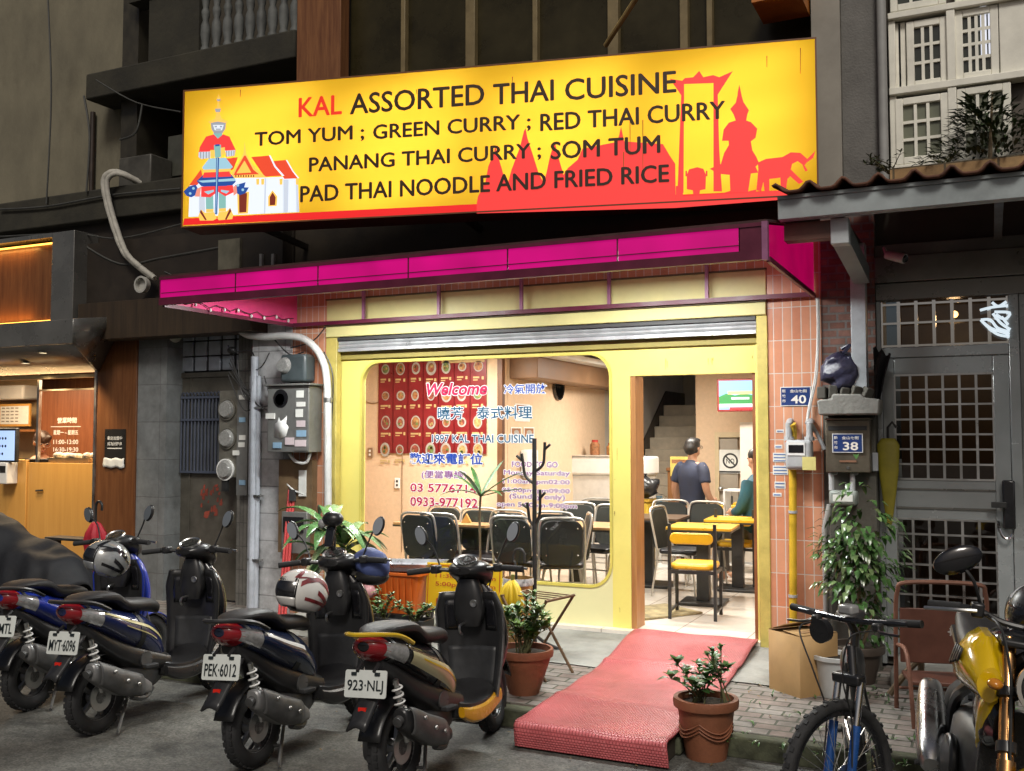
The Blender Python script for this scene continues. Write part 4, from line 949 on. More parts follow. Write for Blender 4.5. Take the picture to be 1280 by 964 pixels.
# corrugated clay tiles on the porch roof
tl = MB(); wv = .205; ny = 3
def roofz(y): return zb1+.03+(y-YB)*.13
def rt(u, v):
    x = bx0-.02+u*(XE-bx0); y = YB-.07+v*(7.9-YB+.07)
    c = abs(math.cos(math.pi*(x-bx0)/wv)); return V((x, y, roofz(y)+.055*(c**6)+.012))
tl.grid(rt, 340, 6)
rp('roof_tiles', tl, pm('clay_tile', (.13, .055, .032), rough=.8, var=.5, scale=9, dirt=.5), solid=.016)
rp('roof_deck', MB().add([(bx0, YB+.1, roofz(YB+.1)-.04), (XE, YB+.1, roofz(YB+.1)-.04), (XE, 7.9, roofz(7.9)-.04), (bx0, 7.9, roofz(7.9)-.04)], [(0, 1, 2, 3)]), pm('deck_rust', (.075, .05, .035), var=.4, scale=3, dirt=.4), solid=.02)
for i in range(7):
    x = bx0+.3+i*.95; rp('rafter', MB().bx(x, x+.05, YB+.1, 7.9, zb0+.02, zb0+.08), pm('rafter_dark', (.05, .04, .03)))
bz = fz(1062, 290, YB+.1)
X1, X2 = fx(1041, YB+.05), fx(1064, YB+.05)
rp('bracket_block', MB().bx(X1, X2, YB+.093, YB+.2, bz-.07, zb0-.003), pm('bracket_pale', (.48, .52, .54), rough=.5, var=.2), bevel=.005)
rp('bracket_arm', MB().add([(X1, YB+.2, bz-.06), (X2, YB+.2, bz-.06), (X2, YB+.2, bz+.06), (X1, YB+.2, bz+.06), (X1, 7.72, bz-.16), (X2, 7.72, bz-.16), (X2, 7.72, bz-.04), (X1, 7.72, bz-.04)], [(0,1,2,3),(7,6,5,4),(0,4,5,1),(1,5,6,2),(2,6,7,3),(3,7,4,0)]), grey_blue)
rp('crimson_soffit_beam', MB().bx(bx0+.02, X1, YB+.1, YB+.22, zb0-.12, zb0-.01), pm('rust_beam', (.11, .05, .035), var=.4, dirt=.4))
YP = 7.74
px0, px1 = fx(1066, YP), fx(1085, YP)
rp('porch_post', MB().bx(px0, px1, YP, YP+.12, fz(1075, 485, YP), zb0+.05), pm('galvanised', (.46, .50, .53), rough=.45, metal=.1, var=.25, scale=5, dirt=.35), bevel=.004)
# walls
WXa, WXb = XTR+.003, fx(1097, 8.0)
rp('brick_wall', MB().bx(WXa, WXb, 7.99, 8.5, fz(1045, 490), 3.6), brick_old)
rp('mailbox_pier', MB().bx(fx(1036, 7.9), fx(1095, 7.9), 7.86, 7.985, .1, fz(1060, 500, 7.86)), concrete_dark, bevel=.01)
rp('cement_pier', MB().bx(WXa, WXb, 7.99, 8.5, .1, fz(1045, 490)), concrete_dark)
# upper storey
rp('pale_pilaster', MB().bx(fx(1022.5, 7.95), fx(1059, 7.95), 7.93, 8.4, 3.605, 9.5), pm('pilaster_grey', (.30, .28, .24), rough=.7, var=.2, scale=1.5, dirt=.35))
rp('dark_pilaster', MB().bx(fx(1059, 7.95)+.003, fx(1114, 7.95), 7.98, 8.4, 3.605, 9.5), pm('pilaster_dark', (.15, .145, .135), rough=.8, var=.3, scale=2, bump=.5, bscale=60, dirt=.4))
rp('downpipe', MB().tube([(fx(1112, 7.93), 7.92, 3.6), (fx(1112, 7.93), 7.92, 9.5)], .035, 10), grey_paint)
rp('upper_wall', MB().bx(fx(1114, 7.95)+.003, XE, 8.14, 8.5, 3.25, 9.5).bx(WXb+.003, XE, 8.12, 8.139, 3.301, 4.3), pm('upper_black', (.07, .055, .04)))
WY = 8.02
def wpx(x0, x1, y0a, y1a, nm='upper_window', rows=3, cols=3, dy=0, pm_=None):
    """one white sash with glazing bars, given by its corners at the left side; level edges"""
    X0, X1 = fx(x0, WY+dy), fx(x1, WY+dy); Z1, Z0 = fz(x0, y0a, WY+dy), fz(x0, y1a, WY+dy); b = .055
    m = MB(); Y0, Y1 = WY+dy, WY+dy+.05
    m.bx(X0, X0+b, Y0, Y1, Z0, Z1).bx(X1-b, X1, Y0, Y1, Z0, Z1).bx(X0+b, X1-b, Y0, Y1, Z0, Z0+b).bx(X0+b, X1-b, Y0, Y1, Z1-b, Z1)
    o = rp(nm, m, white_frame, bevel=.006)
    gm = MB(); t = .011
    for i in range(1, cols): x = X0+b+(X1-X0-2*b)*i/cols; gm.bx(x-t, x+t, Y0+.008, Y1-.01, Z0+b, Z1-b)
    for j in range(1, rows): z = Z0+b+(Z1-Z0-2*b)*j/rows; gm.bx(X0+b, X1-b, Y0+.010, Y1-.012, z-t, z+t)
    g_ = gm.obj('glazing_bars', white_frame, rh, True); g_.parent = o
    p_ = MB().bx(X0+b, X1-b, Y0+.03, Y0+.035, Z0+b, Z1-b).obj('pane', pm_ or win_glass, rh, True); p_.parent = o
    return (X0, X1, Z0, Z1)
# frame grid
UX0, UX1 = fx(1120, WY), fx(1300, WY)
za_, zb_, zc_, zd_ = fz(1121, 207, WY), fz(1121, 119, WY), fz(1121, 110, WY), fz(1121, 24, WY)
m = MB()
m.bx(UX0, UX1, WY-.02, WY+.11, zb_, zc_).bx(UX0, UX1, WY-.02, WY+.11, zd_, zd_+.05).bx(UX0, UX1, WY-.01, WY+.11, za_-.04, za_).bx(UX0, UX0+.05, WY+.01, WY+.10, za_, zb_).bx(UX0, UX0+.05, WY+.01, WY+.10, zc_, zd_)
mx_ = fx(1200, WY); m.bx(mx_-.03, mx_+.03, WY-.012, WY+.10, za_, zb_).bx(mx_-.03, mx_+.03, WY-.012, WY+.10, zc_, zd_)
rp('top_rail', MB().bx(UX0, UX1, WY, WY+.1, zd_+.96, zd_+1.0), white_frame)
m.bx(fx(1262, WY), UX1, WY+.02, WY+.10, zc_, zd_)
rp('window_surround', m, white_frame, bevel=.006)
gl_green = pm('frosted_green', (.16, .17, .12), rough=.35, var=.3, scale=2)
wpx(1127, 1195, 123, 206, pm_=gl_green); wpx(1206, 1275, 110, 198, pm_=gl_green)
wpx(1127, 1142, 28, 112, cols=1, dy=.05); wpx(1143, 1196, 26, 110, cols=3, dy=.02); wpx(1205, 1261, 12, 100, cols=4, rows=4, dy=.02)
wpx(1123, 1195, -80, 14, dy=.03); wpx(1206, 1270, -90, 2, dy=.03)
cu = rp('curtain', MB().grid(lambda u, v: V((fx(1223, 8.09)+u*(fx(1262, 8.09)-fx(1223, 8.09)), 8.08+.008*math.sin(u*30), zc_+.1+v*(zd_-zc_-.2))), 24, 1), pm('curtain_white', (.42, .42, .42), var=.05))
lit = em('lit_window', (.85, .88, 1.0), .75)
rp('lit_pane', MB().bx(fx(1238, 8.02), fx(1246, 8.02), 8.058, 8.062, zc_+.17, zc_+.62).bx(fx(1248, 8.02), fx(1259, 8.02), 8.058, 8.062, zc_+.17, zc_+.5), lit)
YL = 7.6
lz0, lz1 = mz([(1120, 232), (1280, 214)], YL), mz([(1120, 219), (1280, 183)], YL)
rp('planter_ledge', MB().bx(fx(1119, YL), XE, YL, 8.0, lz0-.1, lz1), tilemat('planter_brick', (.32, .19, .08), (.40, .26, .12), (.12, .09, .05), .34, .13, .008, 'xz+', rough=.8, off=.4, var=.5, dirt=.5))
# stainless door set back under the porch
YS = 8.05
q0, q1 = fx(1099, YS), fx(1246, YS)
dz0 = .2
zT0, zT1 = mz([(1099, 431), (1265, 429)], YS)+.0, 0
zL1, zL0 = mz([(1100, 382), (1262, 373)], YS), mz([(1100, 435), (1262, 430)], YS)
zH = mz([(1100, 448), (1262, 443)], YS)
rp('canopy_fascia', MB().bx(WXb, XE, YS-.03, YS+.1, zL1+.03, zL1+.16).bx(WXb, XE, YS-.06, YS+.1, zL1+.163, zL1+.36).bx(WXb, XE, YS-.02, YS+.1, zL1+.363, 3.3), steel_dk, bevel=.005)
XQ = fx(1264, YS)
rp('door_frame', MB().bx(WXb, q0+.03, YS-.02, YS+.1, .15, zL1+.03).bx(XQ, XQ+.07, YS-.02, YS+.1, .15, zL1+.03).bx(q0+.03, XQ, YS-.015, YS+.1, zH, zL0), steel, bevel=.005)
rp('side_panel', MB().bx(XQ+.07, XE, YS, YS+.1, .15, zL1+.03), steel, bevel=.004)
tr_ = rp('transom', MB().sheet([(q0+.03, YS+.075, zL0), (XQ, YS+.075, zL0), (XQ, YS+.075, zL1+.03), (q0+.03, YS+.075, zL1+.03)]), glass2)
g = MB(); lz = zL0
for i in range(8): x = q0+.03+(XQ-q0-.03)*i/7; g.bx(x-.012, x+.012, YS+.0, YS+.03, zL0, zL1+.02)
for z_ in (zL0+.012, (zL0+zL1)/2+.02, zL1+.0): g.bx(q0+.03, XQ, YS+.005, YS+.025, z_-.008, z_+.008)
go = g.obj('bars', chrome, rh, True); go.parent = tr_
# bent-bar ornament lit white at the transom's right end
or_ = MB(); P_ = lambda a, b: atY(a, b, YS-.03)
for l_ in ([(1225, 388), (1241, 384), (1260, 382)], [(1240, 378), (1248, 383), (1258, 377)], [(1241, 392), (1250, 403), (1258, 409), (1263, 412)], [(1243, 390), (1262, 391), (1256, 399), (1245, 393)], [(1226, 400), (1235, 409), (1247, 418), (1262, 421)], [(1226, 400), (1238, 400), (1247, 410), (1262, 415)], [(1229, 403), (1240, 411), (1262, 418)], [(1252, 396), (1260, 406)]):
    or_.tube(spline([P_(*p) for p in l_], 4), .011, 6)
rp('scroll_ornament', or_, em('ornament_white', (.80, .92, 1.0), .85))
# door leaf
d0, d1 = q0+.03, XQ-.002
dl = MB()
gA = (fx(1119, YS), fx(1243, YS), mz([(1119, 600), (1244, 599)], YS), mz([(1119, 469), (1243, 467)], YS))
gB = (fx(1119, YS), fx(1243, YS), mz([(1122, 760), (1245, 770)], YS), mz([(1120, 648), (1244, 652)], YS))
dl.bx(d0, gA[0], YS+.0, YS+.05, dz0, zH).bx(gA[1], d1, YS+.0, YS+.05, dz0, zH).bx(gA[0], gA[1], YS, YS+.05, gA[3], zH).bx(gA[0], gA[1], YS+.004, YS+.05, gB[3], gA[2]).bx(gA[0], gA[1], YS, YS+.05, dz0, gB[2])
lf = rp('steel_door', dl, steel, bevel=.005)
def sub(nm, mb, mat, par, **k): o = mb.obj(nm, mat, rh, True, **k); o.parent = par; return o
for gx in (gA, gB):
    nr = 7 if gx is gA else 6; g = MB()
    for i in range(7): x = gx[0]+(gx[1]-gx[0])*i/6; g.bx(x-.009, x+.009, YS+.002, YS+.02, gx[2], gx[3])
    for j in range(nr+1): z_ = gx[2]+(gx[3]-gx[2])*j/nr; g.bx(gx[0], gx[1], YS-.003, YS+.012, z_-.007, z_+.007)
    sub('grid', g, alu, lf); sub('grid_pane', MB().sheet([(gx[0], YS+.03, gx[2]), (gx[1], YS+.03, gx[2]), (gx[1], YS+.03, gx[3]), (gx[0], YS+.03, gx[3])]), glass2, lf)
sub('door_rib', MB().bx(gA[0], gA[1], YS-.006, YS+.003, fz(1180, 613, YS), fz(1180, 611, YS)).bx(gA[0], gA[1], YS-.006, YS+.003, fz(1180, 637, YS), fz(1180, 634.5, YS)), steel_dk, lf)
lk = sub('smart_lock', MB().bx(fx(1251, YS), fx(1267, YS), YS-.06, YS-.022, fz(1258, 661, YS), fz(1258, 600, YS)), blk_g, lf, bevel=.012)
sub('lock_handle', MB().bx(fx(1237, YS), fx(1256, YS), YS-.085, YS-.062, fz(1250, 634, YS), fz(1250, 627, YS)), blk, lf, bevel=.004)
hb = MB(); hb.tube([atY(1248, 652, YS)+V((0, -.002, 0))]+spline([atY(a, b, YS-.05) for a, b in ((1249, 660), (1254, 671), (1262, 674), (1266, 668))], 4), .010, 8); sub('pull_handle', hb, chrome, lf)
rp('hall_wall', MB().bx(WXb, XE, 10.2, 10.3, .15, 3.3), pm('hall_brown', (.16, .11, .07), var=.4, scale=1.5)); rp('hall_floor', MB().bx(WXb, XE, 8.1, 10.2, .14, .18), concrete_dark)
rp('hall_ceiling', MB().bx(WXb, XE, 8.2, 10.2, 3.2, 3.3), concrete_dark)
t = thing('hall_lamp', 'small warm lamp glowing behind the stainless door transom', 'lamp', atY(1193, 393, 9.3))
MB().ell((0, 0, 0), (.03, .03, .03), 12, 8).obj('bulb', em('bulb_glow', (1, .55, .18), 9), t); MB().cyl((0, 0, .03), (0, 0, 3.2-t.location.z), .008, 6).obj('cord', blk, t)
l = bpy.data.lights.new('bulb_light', 'POINT'); l.energy = 5; l.color = (1, .6, .3); l.shadow_soft_size = .05
o = bpy.data.objects.new('bulb_light', l); col.objects.link(o); o.location = t.location-V((0, .06, .06))
rp('doorstep', MB().bx(fx(1108, 7.5), XE, 7.42, 8.02, .1, .235), concrete, bevel=.02)

# small things on the right hand walls
cv = thing('security_camera', 'small white security camera under the porch roof', 'camera', atY(1108, 322, 7.7))
MB().tube([(0, 0, .02), (.07, -.03, -.005), (.13, -.06, -.03)], [.03, .036, .036], 12).obj('camera_body', white_pvc, cv); MB().lathe([(.03, 0), (.024, .01), (.001, .004)], (.13, -.06, -.03), 14, 0, V((.13, -.06, -.045)).to_track_quat('Z', 'Y').to_matrix()).obj('lens', blk_g, cv)
MB().tube([(0, 0, .02), (-.02, .05, .08), (-.02, .28, .08)], .012, 6).obj('mount', white_pvc, cv)
def number_plate(name, label, c, w_, h_, num, par_off=0):
    t = thing(name, label, 'house number', c, group='blue house number plates')
    MB().bx(-w_/2, w_/2, -.004, 0, -h_/2, h_/2).obj('plate', white_m, t)
    MB().bx(-w_/2+.006, w_/2-.006, -.0055, -.004, -h_/2+.006, h_/2-.006).obj('blue_field', pm('plate_blue', (.015, .04, .16), rough=.35, var=.1), t)
    m = MB()
    text(m, num, V((w_*.10, -.0075, -h_*.38)), X_, Z_, w_*.50, h_*.44, 0, .02, align='c')
    text(m, '金山七街', V((w_*.10, -.0075, h_*.19)), X_, Z_, w_*.56, h_*.17, 0, .01, align='c')
    for i, ch in enumerate('新竹市'): text(m, ch, V((-w_*.38, -.0075, h_*(.2-.26*i))), X_, Z_, w_*.12, h_*.17, 0, .01, align='c')
    m.obj('lettering', white_ink, t); return t
number_plate('house_number', 'blue and white house number plate 40 on the orange tiles', atY(994.5, 495.5, 7.996), .232, .15, '40')
mb_ = thing('mailbox', 'dull bronze steel mailbox below the stone shelf, bearing plate 38', 'mailbox', atY(1063, 590, 7.855))
w_, h_ = fx(1091, 7.8)-fx(1036, 7.8), fz(1063, 524, 7.8)-fz(1063, 589, 7.8)
brz = pm('mailbox_bronze', (.14, .12, .09), rough=.4, metal=.6, var=.25, scale=6, dirt=.3)
MB().bx(-w_/2, w_/2, -.13, 0, 0, h_).obj('box', brz, mb_, bevel=.006); MB().bx(-w_/2+.02, w_/2-.02, -.134, -.131, h_-.075, h_-.045).obj('slot', blk, mb_); MB().bx(-w_/2-.008, w_/2+.008, -.145, 0, h_+.001, h_+.016).obj('lid', brz, mb_, bevel=.004)
MB().bx(-.06, .06, -.136, -.131, .075, .09).obj('name_strip', pm('copper', (.3, .16, .1), metal=.5), mb_); MB().lathe([(.014, 0), (.012, .006), (.001, .006)], (0, -.131, .035), 12, 0, Matrix.Rotation(R(90), 3, 'X')).obj('lock', chrome, mb_)
p = mb_.location+V((.0, -.138, h_*.56)); number_plate('house_number', 'blue and white house number plate 38 on the bronze mailbox', p, .215, .14, '38')
tag(MB().bx(fx(1090, 7.83), fx(1097, 7.83), 7.82, 7.85, fz(1093, 589, 7.83), fz(1093, 566, 7.83)).obj('doorbell', pm('bell_grey', (.35, .37, .4)), bevel=.004), 'flat grey doorbell right of the mailbox', 'doorbell')
tag(MB().prism([(0, 0), (.42, 0), (.43, .11), (.32, .125), (.3, .15), (.1, .155), (.09, .12), (-.01, .11)], (fx(1026, 7.72), 7.62, fz(1050, 519, 7.7)), X_, Z_, (0, .25, 0)).obj('stone_shelf', concrete, bevel=.012), 'rough cement shelf slab above the bronze mailbox', 'shelf')
bg_ = thing('stuffed_bag', 'crumpled dark blue plastic bag stuffed on the brick ledge', 'bag', atY(1053, 486, 7.8))
m = MB(); random.seed(9); m.ell((0, 0, .13), (.15, .1, .15), 24, 16)
for i, v_ in enumerate(m.v): m.v[i] = v_+V((1, 1, 1))*(.035*noise.noise(v_*14))+v_.normalized()*(.02*noise.noise(v_*33))
m.obj('bag_skin', pm('bag_navy', (.035, .035, .07), rough=.35, var=.4, bump=.6, bscale=30), bg_, sharp=180)
m = MB().tube([(.02, -.06, .26), (.06, -.03, .32), (.0, 0, .3)], .015, 6); m.obj('bag_knot', MATS['bag_navy'], bg_)
m = MB()
for i in range(5): m.box((-.16+.075*i, .02, .02+.012*(i % 2)), (.065, .12, .09), (.1*i, .06*i, .2*i))
tag(m.obj('loose_bricks', concrete_dark, loc=bg_.location+V((.02, -.05, -.05)), bevel=.008), 'broken cement lumps under the dark blue bag', 'rubble', kind='stuff')
hk = MB(); hk.grid(lambda u, v: V((fx(1090, 7.85)+.02+u*.12-.07*v*u, 7.86+.03*math.sin(u*9+v*4), fz(1092, 455, 7.85)+.12-.52*v*(1-.45*u)-.06*u+.02*math.sin(u*15))), 10, 10)
tag(hk.obj('hanging_rag', pm('rag_black', (.012, .012, .014), rough=.8, var=.3), solid=.006), 'black torn rag hanging right of the galvanised post', 'rag')
# gas meter of the tiled pier with its yellow riser
gm = thing('gas_meter', 'grey gas meter with yellow gas pipe on the orange tiled pier', 'meter', atY(997, 580, 7.99))
def gp(a, b, y=7.9): return atY(a, b, y)-gm.location
yp = pm('gas_yellow', (.62, .40, .03), rough=.4, var=.25, scale=5, dirt=.35)
cst = pm('cast_grey', (.40, .41, .42), rough=.45, var=.12, scale=10, dirt=.15)
a, b = gp(983, 587), gp(1016, 550)
MB().bx(a.x, b.x, -.15, -.04, a.z, b.z).obj('meter_body', cst, gm, bevel=.03, seg=3)
m = MB().bx(a.x+.03, b.x-.06, -.157, -.15, a.z+.13, a.z+.19); m.obj('counter_window', blk_g, gm); MB().bx(a.x+.02, b.x-.05, -.155, -.149, a.z+.11, a.z+.21).obj('dial_plate', white_m, gm)
MB().bx(b.x-.07, b.x+.03, -.158, -.152, a.z+.0, a.z+.1).obj('yellow_tag', pm('tag_yellow', (.62, .55, .2)), gm)
for px in (986, 1012):
    p = gp(px, 550, 7.9); q_ = gp(px, 530, 7.9)
    MB().tube([p, q_, q_+V((.0, .05, .02)), q_+V((0, .085, .02))], .026, 10).obj('union_joint', cst, gm); MB().lathe([(.038, -.015), (.038, .015)], p+V((0, 0, .01)), 8).obj('nut', cst, gm)
MB().tube([gp(990, 530), gp(992, 540, 7.93), gp(990, 560, 7.95), gp(991, 600, 7.95), gp(991.5, 785, 7.95)], .030, 12).obj('riser_pipe', yp, gm)
MB().tube(spline([gp(1008, 530), gp(1012, 528, 7.92), gp(1020, 540, 7.94), gp(1031, 562, 7.94)], 5), .016, 8).obj('outlet_pipe', cst, gm)
for k_, py in enumerate((640, 745)): MB().lathe([(.036, -.01), (.036, .01)], gp(991.3, py, 7.95), 12).obj('pipe_clip', cst, gm)
cb = MB()
for o_ in (0, 5): cb.tube(spline([atY(1021+o_*.3, 372, 7.97), atY(1022+o_*.2, 420, 7.97), atY(1019+o_*.4, 470, 7.96), atY(1012+o_*.3, 505, 7.96), atY(1008+o_*.2, 528, 7.94)], 5), .009, 6)
tag(cb.obj('wall_cable', white_pvc), 'pale cables running down from the awning to the gas meter', 'cable')
wm = thing('water_meter', 'weathered grey water meter below the bronze mailbox', 'meter', atY(1056, 626, 7.84))
MB().bx(-.10, .10, -.11, 0, -.03, .08).obj('meter_body', pm('old_green', (.26, .29, .27), rough=.5, var=.3, dirt=.4), wm, bevel=.02); MB().bx(-.07, .07, -.114, -.108, .0, .05).obj('dial_plate', paper, wm)
for x in (-.085, .065): MB().tube([(x, -.06, .08), (x, -.06, .20), (x+.02, 0, .21)], .02, 10).obj('union_joint', cst, wm)
MB().tube([(-.10, -.06, -.03), (-.14, -.05, -.2), (-.14, -.04, -1.0)], .022, 10).obj('supply_pipe', grey_paint, wm)
# stickers and notices pasted on the tiles belong to the restaurant's wall
random.seed(21)
for (a, b, w_, h_) in ((978, 537, 10, 4), (976, 556, 10, 5), (974, 566, 18, 12), (974, 582, 19, 12), (976, 602, 14, 9), (974, 616, 11, 5), (963, 590, 5, 4), (964, 548, 4, 4)):
    A = atY(a-8, b, 7.996); B = atY(a-8+w_, b+h_, 7.996); so_ = MB().bx(A.x, B.x, 7.9965, 7.999, B.z, A.z)
    o = bp('sticker', so_, paper)
    m = MB(); nl = max(1, int(h_/4))
    for i in range(nl): z_ = A.z-(A.z-B.z)*(i+.35)/nl; m.bx(A.x+.008, B.x-.008, 7.9945, 7.9962, z_-(A.z-B.z)/nl*.35, z_)
    oo = m.obj('print', pm('print_blue', (.12, .2, .4), var=.3), bld, True); oo.parent = o
um = thing('folded_umbrella', 'folded yellow umbrella hanging beside the stainless door', 'umbrella', atY(1110, 548, 7.9))
m = MB(); L_ = .62
prof = [(.05, 0), (.08, -.05), (.07, -.25), (.045, -.45), (.02, -L_), (.004, -L_-.04)]
m.lathe(prof, n=16)
for i, v_ in enumerate(m.v):
    a = math.atan2(v_.y, v_.x); m.v[i] = V((v_.x*(1+.18*math.sin(a*8)), v_.y*.4*(1+.18*math.sin(a*8)), v_.z))
m.obj('canopy', pm('umbrella_yellow', (.20, .17, .012), rough=.6, var=.2), um, sharp=180); MB().tube([(0, 0, 0), (0, 0, .08), (.03, 0, .12), (.06, 0, .08)], .010, 8).obj('handle', blk, um)
# ================================================================== DINING ROOM: poster, clock, TV, furniture, people
def disc(mb, c, r, mi, rz=1.0, n=18): mb.add([c+V((r*math.cos(2*math.pi*k/n), 0, r*rz*math.sin(2*math.pi*k/n))) for k in range(n)], [tuple(range(n))], mi)
YW = 9.985
po = thing('menu_poster', 'large red menu poster with rows of round dishes on the peach wall', 'poster', atY(540, 508, YW))
x0, x1 = fx(473, YW)-po.location.x, fx(608, YW)-po.location.x; z0, z1 = fz(540, 567, YW)-po.location.z, fz(540, 449, YW)-po.location.z
MB().bx(x0, x1, -.006, .0, z0, z1).obj('sheet', pm('poster_red', (.19, .009, .013), rough=.35, var=.18, scale=4), po)
random.seed(4); m = MB(); m2 = MB(); m3 = MB(); cw = (x1-x0)/7
foods = [pm('food_%s' % n_, c_, var=.6, scale=35) for n_, c_ in (('green', (.12, .17, .05)), ('orange', (.34, .15, .05)), ('brown', (.28, .12, .05)), ('yellow', (.36, .26, .10)), ('red', (.26, .06, .04)))]
for r_ in range(4):
    for c_ in range(7):
        cc = V((x0+cw*(c_+.5), -.009, z1-.10-r_*(z1-z0)/3.45))
        rr = cw*random.uniform(.25, .34); cc.x += random.uniform(-.006, .006); asp = random.choice((1.0, 1.25, 1.3, 1.1))
        disc(m, cc, rr, 0, asp); disc(m, cc+V((0, -.002, 0)), rr*random.uniform(.62, .85), 1+random.randrange(5), asp)
        for j in range(3): a = random.uniform(0, 6); disc(m, cc+V((rr*.35*math.cos(a), -.003, rr*.35*math.sin(a))), rr*.26, 1+random.randrange(5))
        m2.bx(cc.x-cw*.33, cc.x+cw*random.uniform(.0, .2), -.009, -.007, cc.z-rr-.075, cc.z-rr-.055); m2.bx(cc.x-cw*.33, cc.x-cw*.05, -.009, -.007, cc.z-rr-.10, cc.z-rr-.088); m2.bx(cc.x+cw*.2, cc.x+cw*.33, -.009, -.007, cc.z-rr-.09, cc.z-rr-.055)
    for c_ in range(1, 7): m3.bx(x0+cw*c_-.003, x0+cw*c_+.003, -.0075, -.006, z0, z1)
m2.bx(x0+cw*4.2, x0+cw*6.9, -.009, -.007, z1-.055, z1-.025)
m.obj('dish_pictures', [pm('plate_white', (.36, .34, .31), var=.2, scale=20)]+foods, po); m2.obj('menu_text', pm('menu_gold', (.5, .36, .16), var=.1), po); m3.obj('fold_lines', pm('fold_dark', (.2, .008, .01)), po)
ck = thing('wall_clock', 'round dark rimmed clock high on the peach side wall', 'clock', atX(697, 484, XS+.003))
q90 = Matrix.Rotation(R(90), 3, 'Y')
MB().lathe([(.001, 0), (.16, 0), (.165, .03), (.145, .034), (.14, .026), (.001, .026)], q=q90, n=32).obj('rim', blk_g, ck); MB().lathe([(.001, .0285), (.139, .0285)], q=q90, n=28).obj('dial', pm('dial_cream', (.7, .66, .5)), ck)
m = MB().box((.038, .02, .035), (.004, .012, .09), (R(-25), 0, 0)).box((.038, -.03, -.005), (.004, .012, .07), (R(80), 0, 0))
for k in range(12): m.box((.037, .105*math.sin(k*math.pi/6), .105*math.cos(k*math.pi/6)), (.003, .008, .02), (-k*math.pi/6, 0, 0))
m.obj('hands', blk, ck)
for i, (px, py, w_, h_) in enumerate(((653, 516, 18, 22), (645, 544, 13, 20), (661, 544, 13, 20))):
    p = atX(px, py, XS+.004); t = thing('food_photo', ('topmost of three small food photos on the side wall', 'lower left of three small food photos on the side wall', 'lower right of three small food photos on the side wall')[i], 'picture', p, group='small food photos on the side wall')
    k_ = (p-CAM).dot(FWD)/F; W2 = abs(atX(px+w_/2, py, XS).y-atX(px-w_/2, py, XS).y)/2; H2 = h_*k_/2
    MB().bx(0, .004, -W2, W2, -H2, H2).obj('sheet', paper, t); m = MB().bx(.004, .006, -W2*.85, W2*.85, -H2*.2, H2*.85, 0); m.ell((.007, 0, H2*.3), (.002, W2*.5, H2*.35), 12, 6, 1); m.obj('photo', [foods[2], MATS['plate_white']], t)
wb = thing('paper_dispenser', 'white paper towel dispenser on the side wall behind the coat rack', 'dispenser', atX(656, 577, XS+.005)); MB().bx(0, .12, -.14, .14, -.16, .14).obj('casing', white_m, wb, bevel=.03); MB().bx(.02, .10, -.1, .1, -.19, -.161).obj('paper_roll', paper, wb)
for i, (px, py) in enumerate(((497, 604), (463, 566))):
    t = thing('wall_socket', ('white wall socket below the red menu poster', 'small brown switch plate left of the red menu poster')[i], 'socket', atY(px, py, YW)); MB().bx(-.035, .035, -.012, 0, -.06, .06).obj('plate', white_m if i == 0 else pm('switch_brown', (.25, .15, .08)), t, bevel=.004)
    MB().bx(-.012, .012, -.016, -.012, .01, .035).bx(-.012, .012, -.016, -.012, -.035, -.01).obj('outlet', blk if i == 0 else paper, t)
m = MB().tube([atY(503, 567, YW), atY(502.5, 600, YW), atY(502, 690, YW)], .006, 5).tube(spline([atY(452, 497, YW), atY(460, 503, YW), atY(468, 504, YW), atY(473, 503, YW)], 4), .006, 5)
tag(m.obj('wall_cable', MATS['switch_brown']), 'thin brown cables clipped to the peach wall by the poster', 'cable')
# television on a wall arm
T_Y = 12.6
tv = thing('television', 'flat television with red frame hung high near the doorway, green landscape on screen', 'television', atY(921, 494, T_Y), rz=R(4))
w2, h2 = (fx(946, T_Y)-fx(897, T_Y))/2, (fz(921, 473, T_Y)-fz(921, 514, T_Y))/2
MB().bx(-w2, w2, 0, .05, -h2, h2).obj('casing', pm('tv_red', (.25, .02, .02), rough=.3), tv, bevel=.008)
a, b = w2-.025, h2-.025
m = MB().bx(-a, a, -.004, 0, -b, b, 0)
m.prism([(-a, -b*.1), (-a*.6, .12*b), (-a*.1, -.02*b), (a*.4, .1*b), (a, -.05*b), (a, -b*.6), (-a, -b*.6)], (0, -.005, 0), X_, Z_, (0, -.001, 0), 1)
m.bx(-a*.5, a*.9, -.009, -.007, b*.05, b*.28, 3); m.bx(-a*.3, a*.7, -.009, -.007, -b*.3, -b*.15, 2)
m.bx(-a, a, -.009, -.007, -b*.82, -b*.6, 2); m.bx(-a*.4, a, -.009, -.007, -b, -b*.84, 4); m.bx(-a, -a*.42, -.009, -.007, -b, -b*.84, 5)
m.obj('screen', [em('tv_sky', (.25, .55, .95), 1), em('tv_green', (.02, .30, .06), .8), em('tv_white', (.8, .85, .9), 1), em('tv_gold', (.8, .75, .25), 1), em('tv_band', (.8, .03, .04), 1), em('tv_blue', (.3, .5, .9), 1)], tv)
MB().tube([(0, .05, 0), (0, .5, .2), (0, .98, .2)], .025, 8).obj('wall_arm', blk, tv)
ns = thing('no_smoking_sign', 'white no smoking notice on the grey back door', 'sign', atY(913, 577, 13.52)); s2 = .16
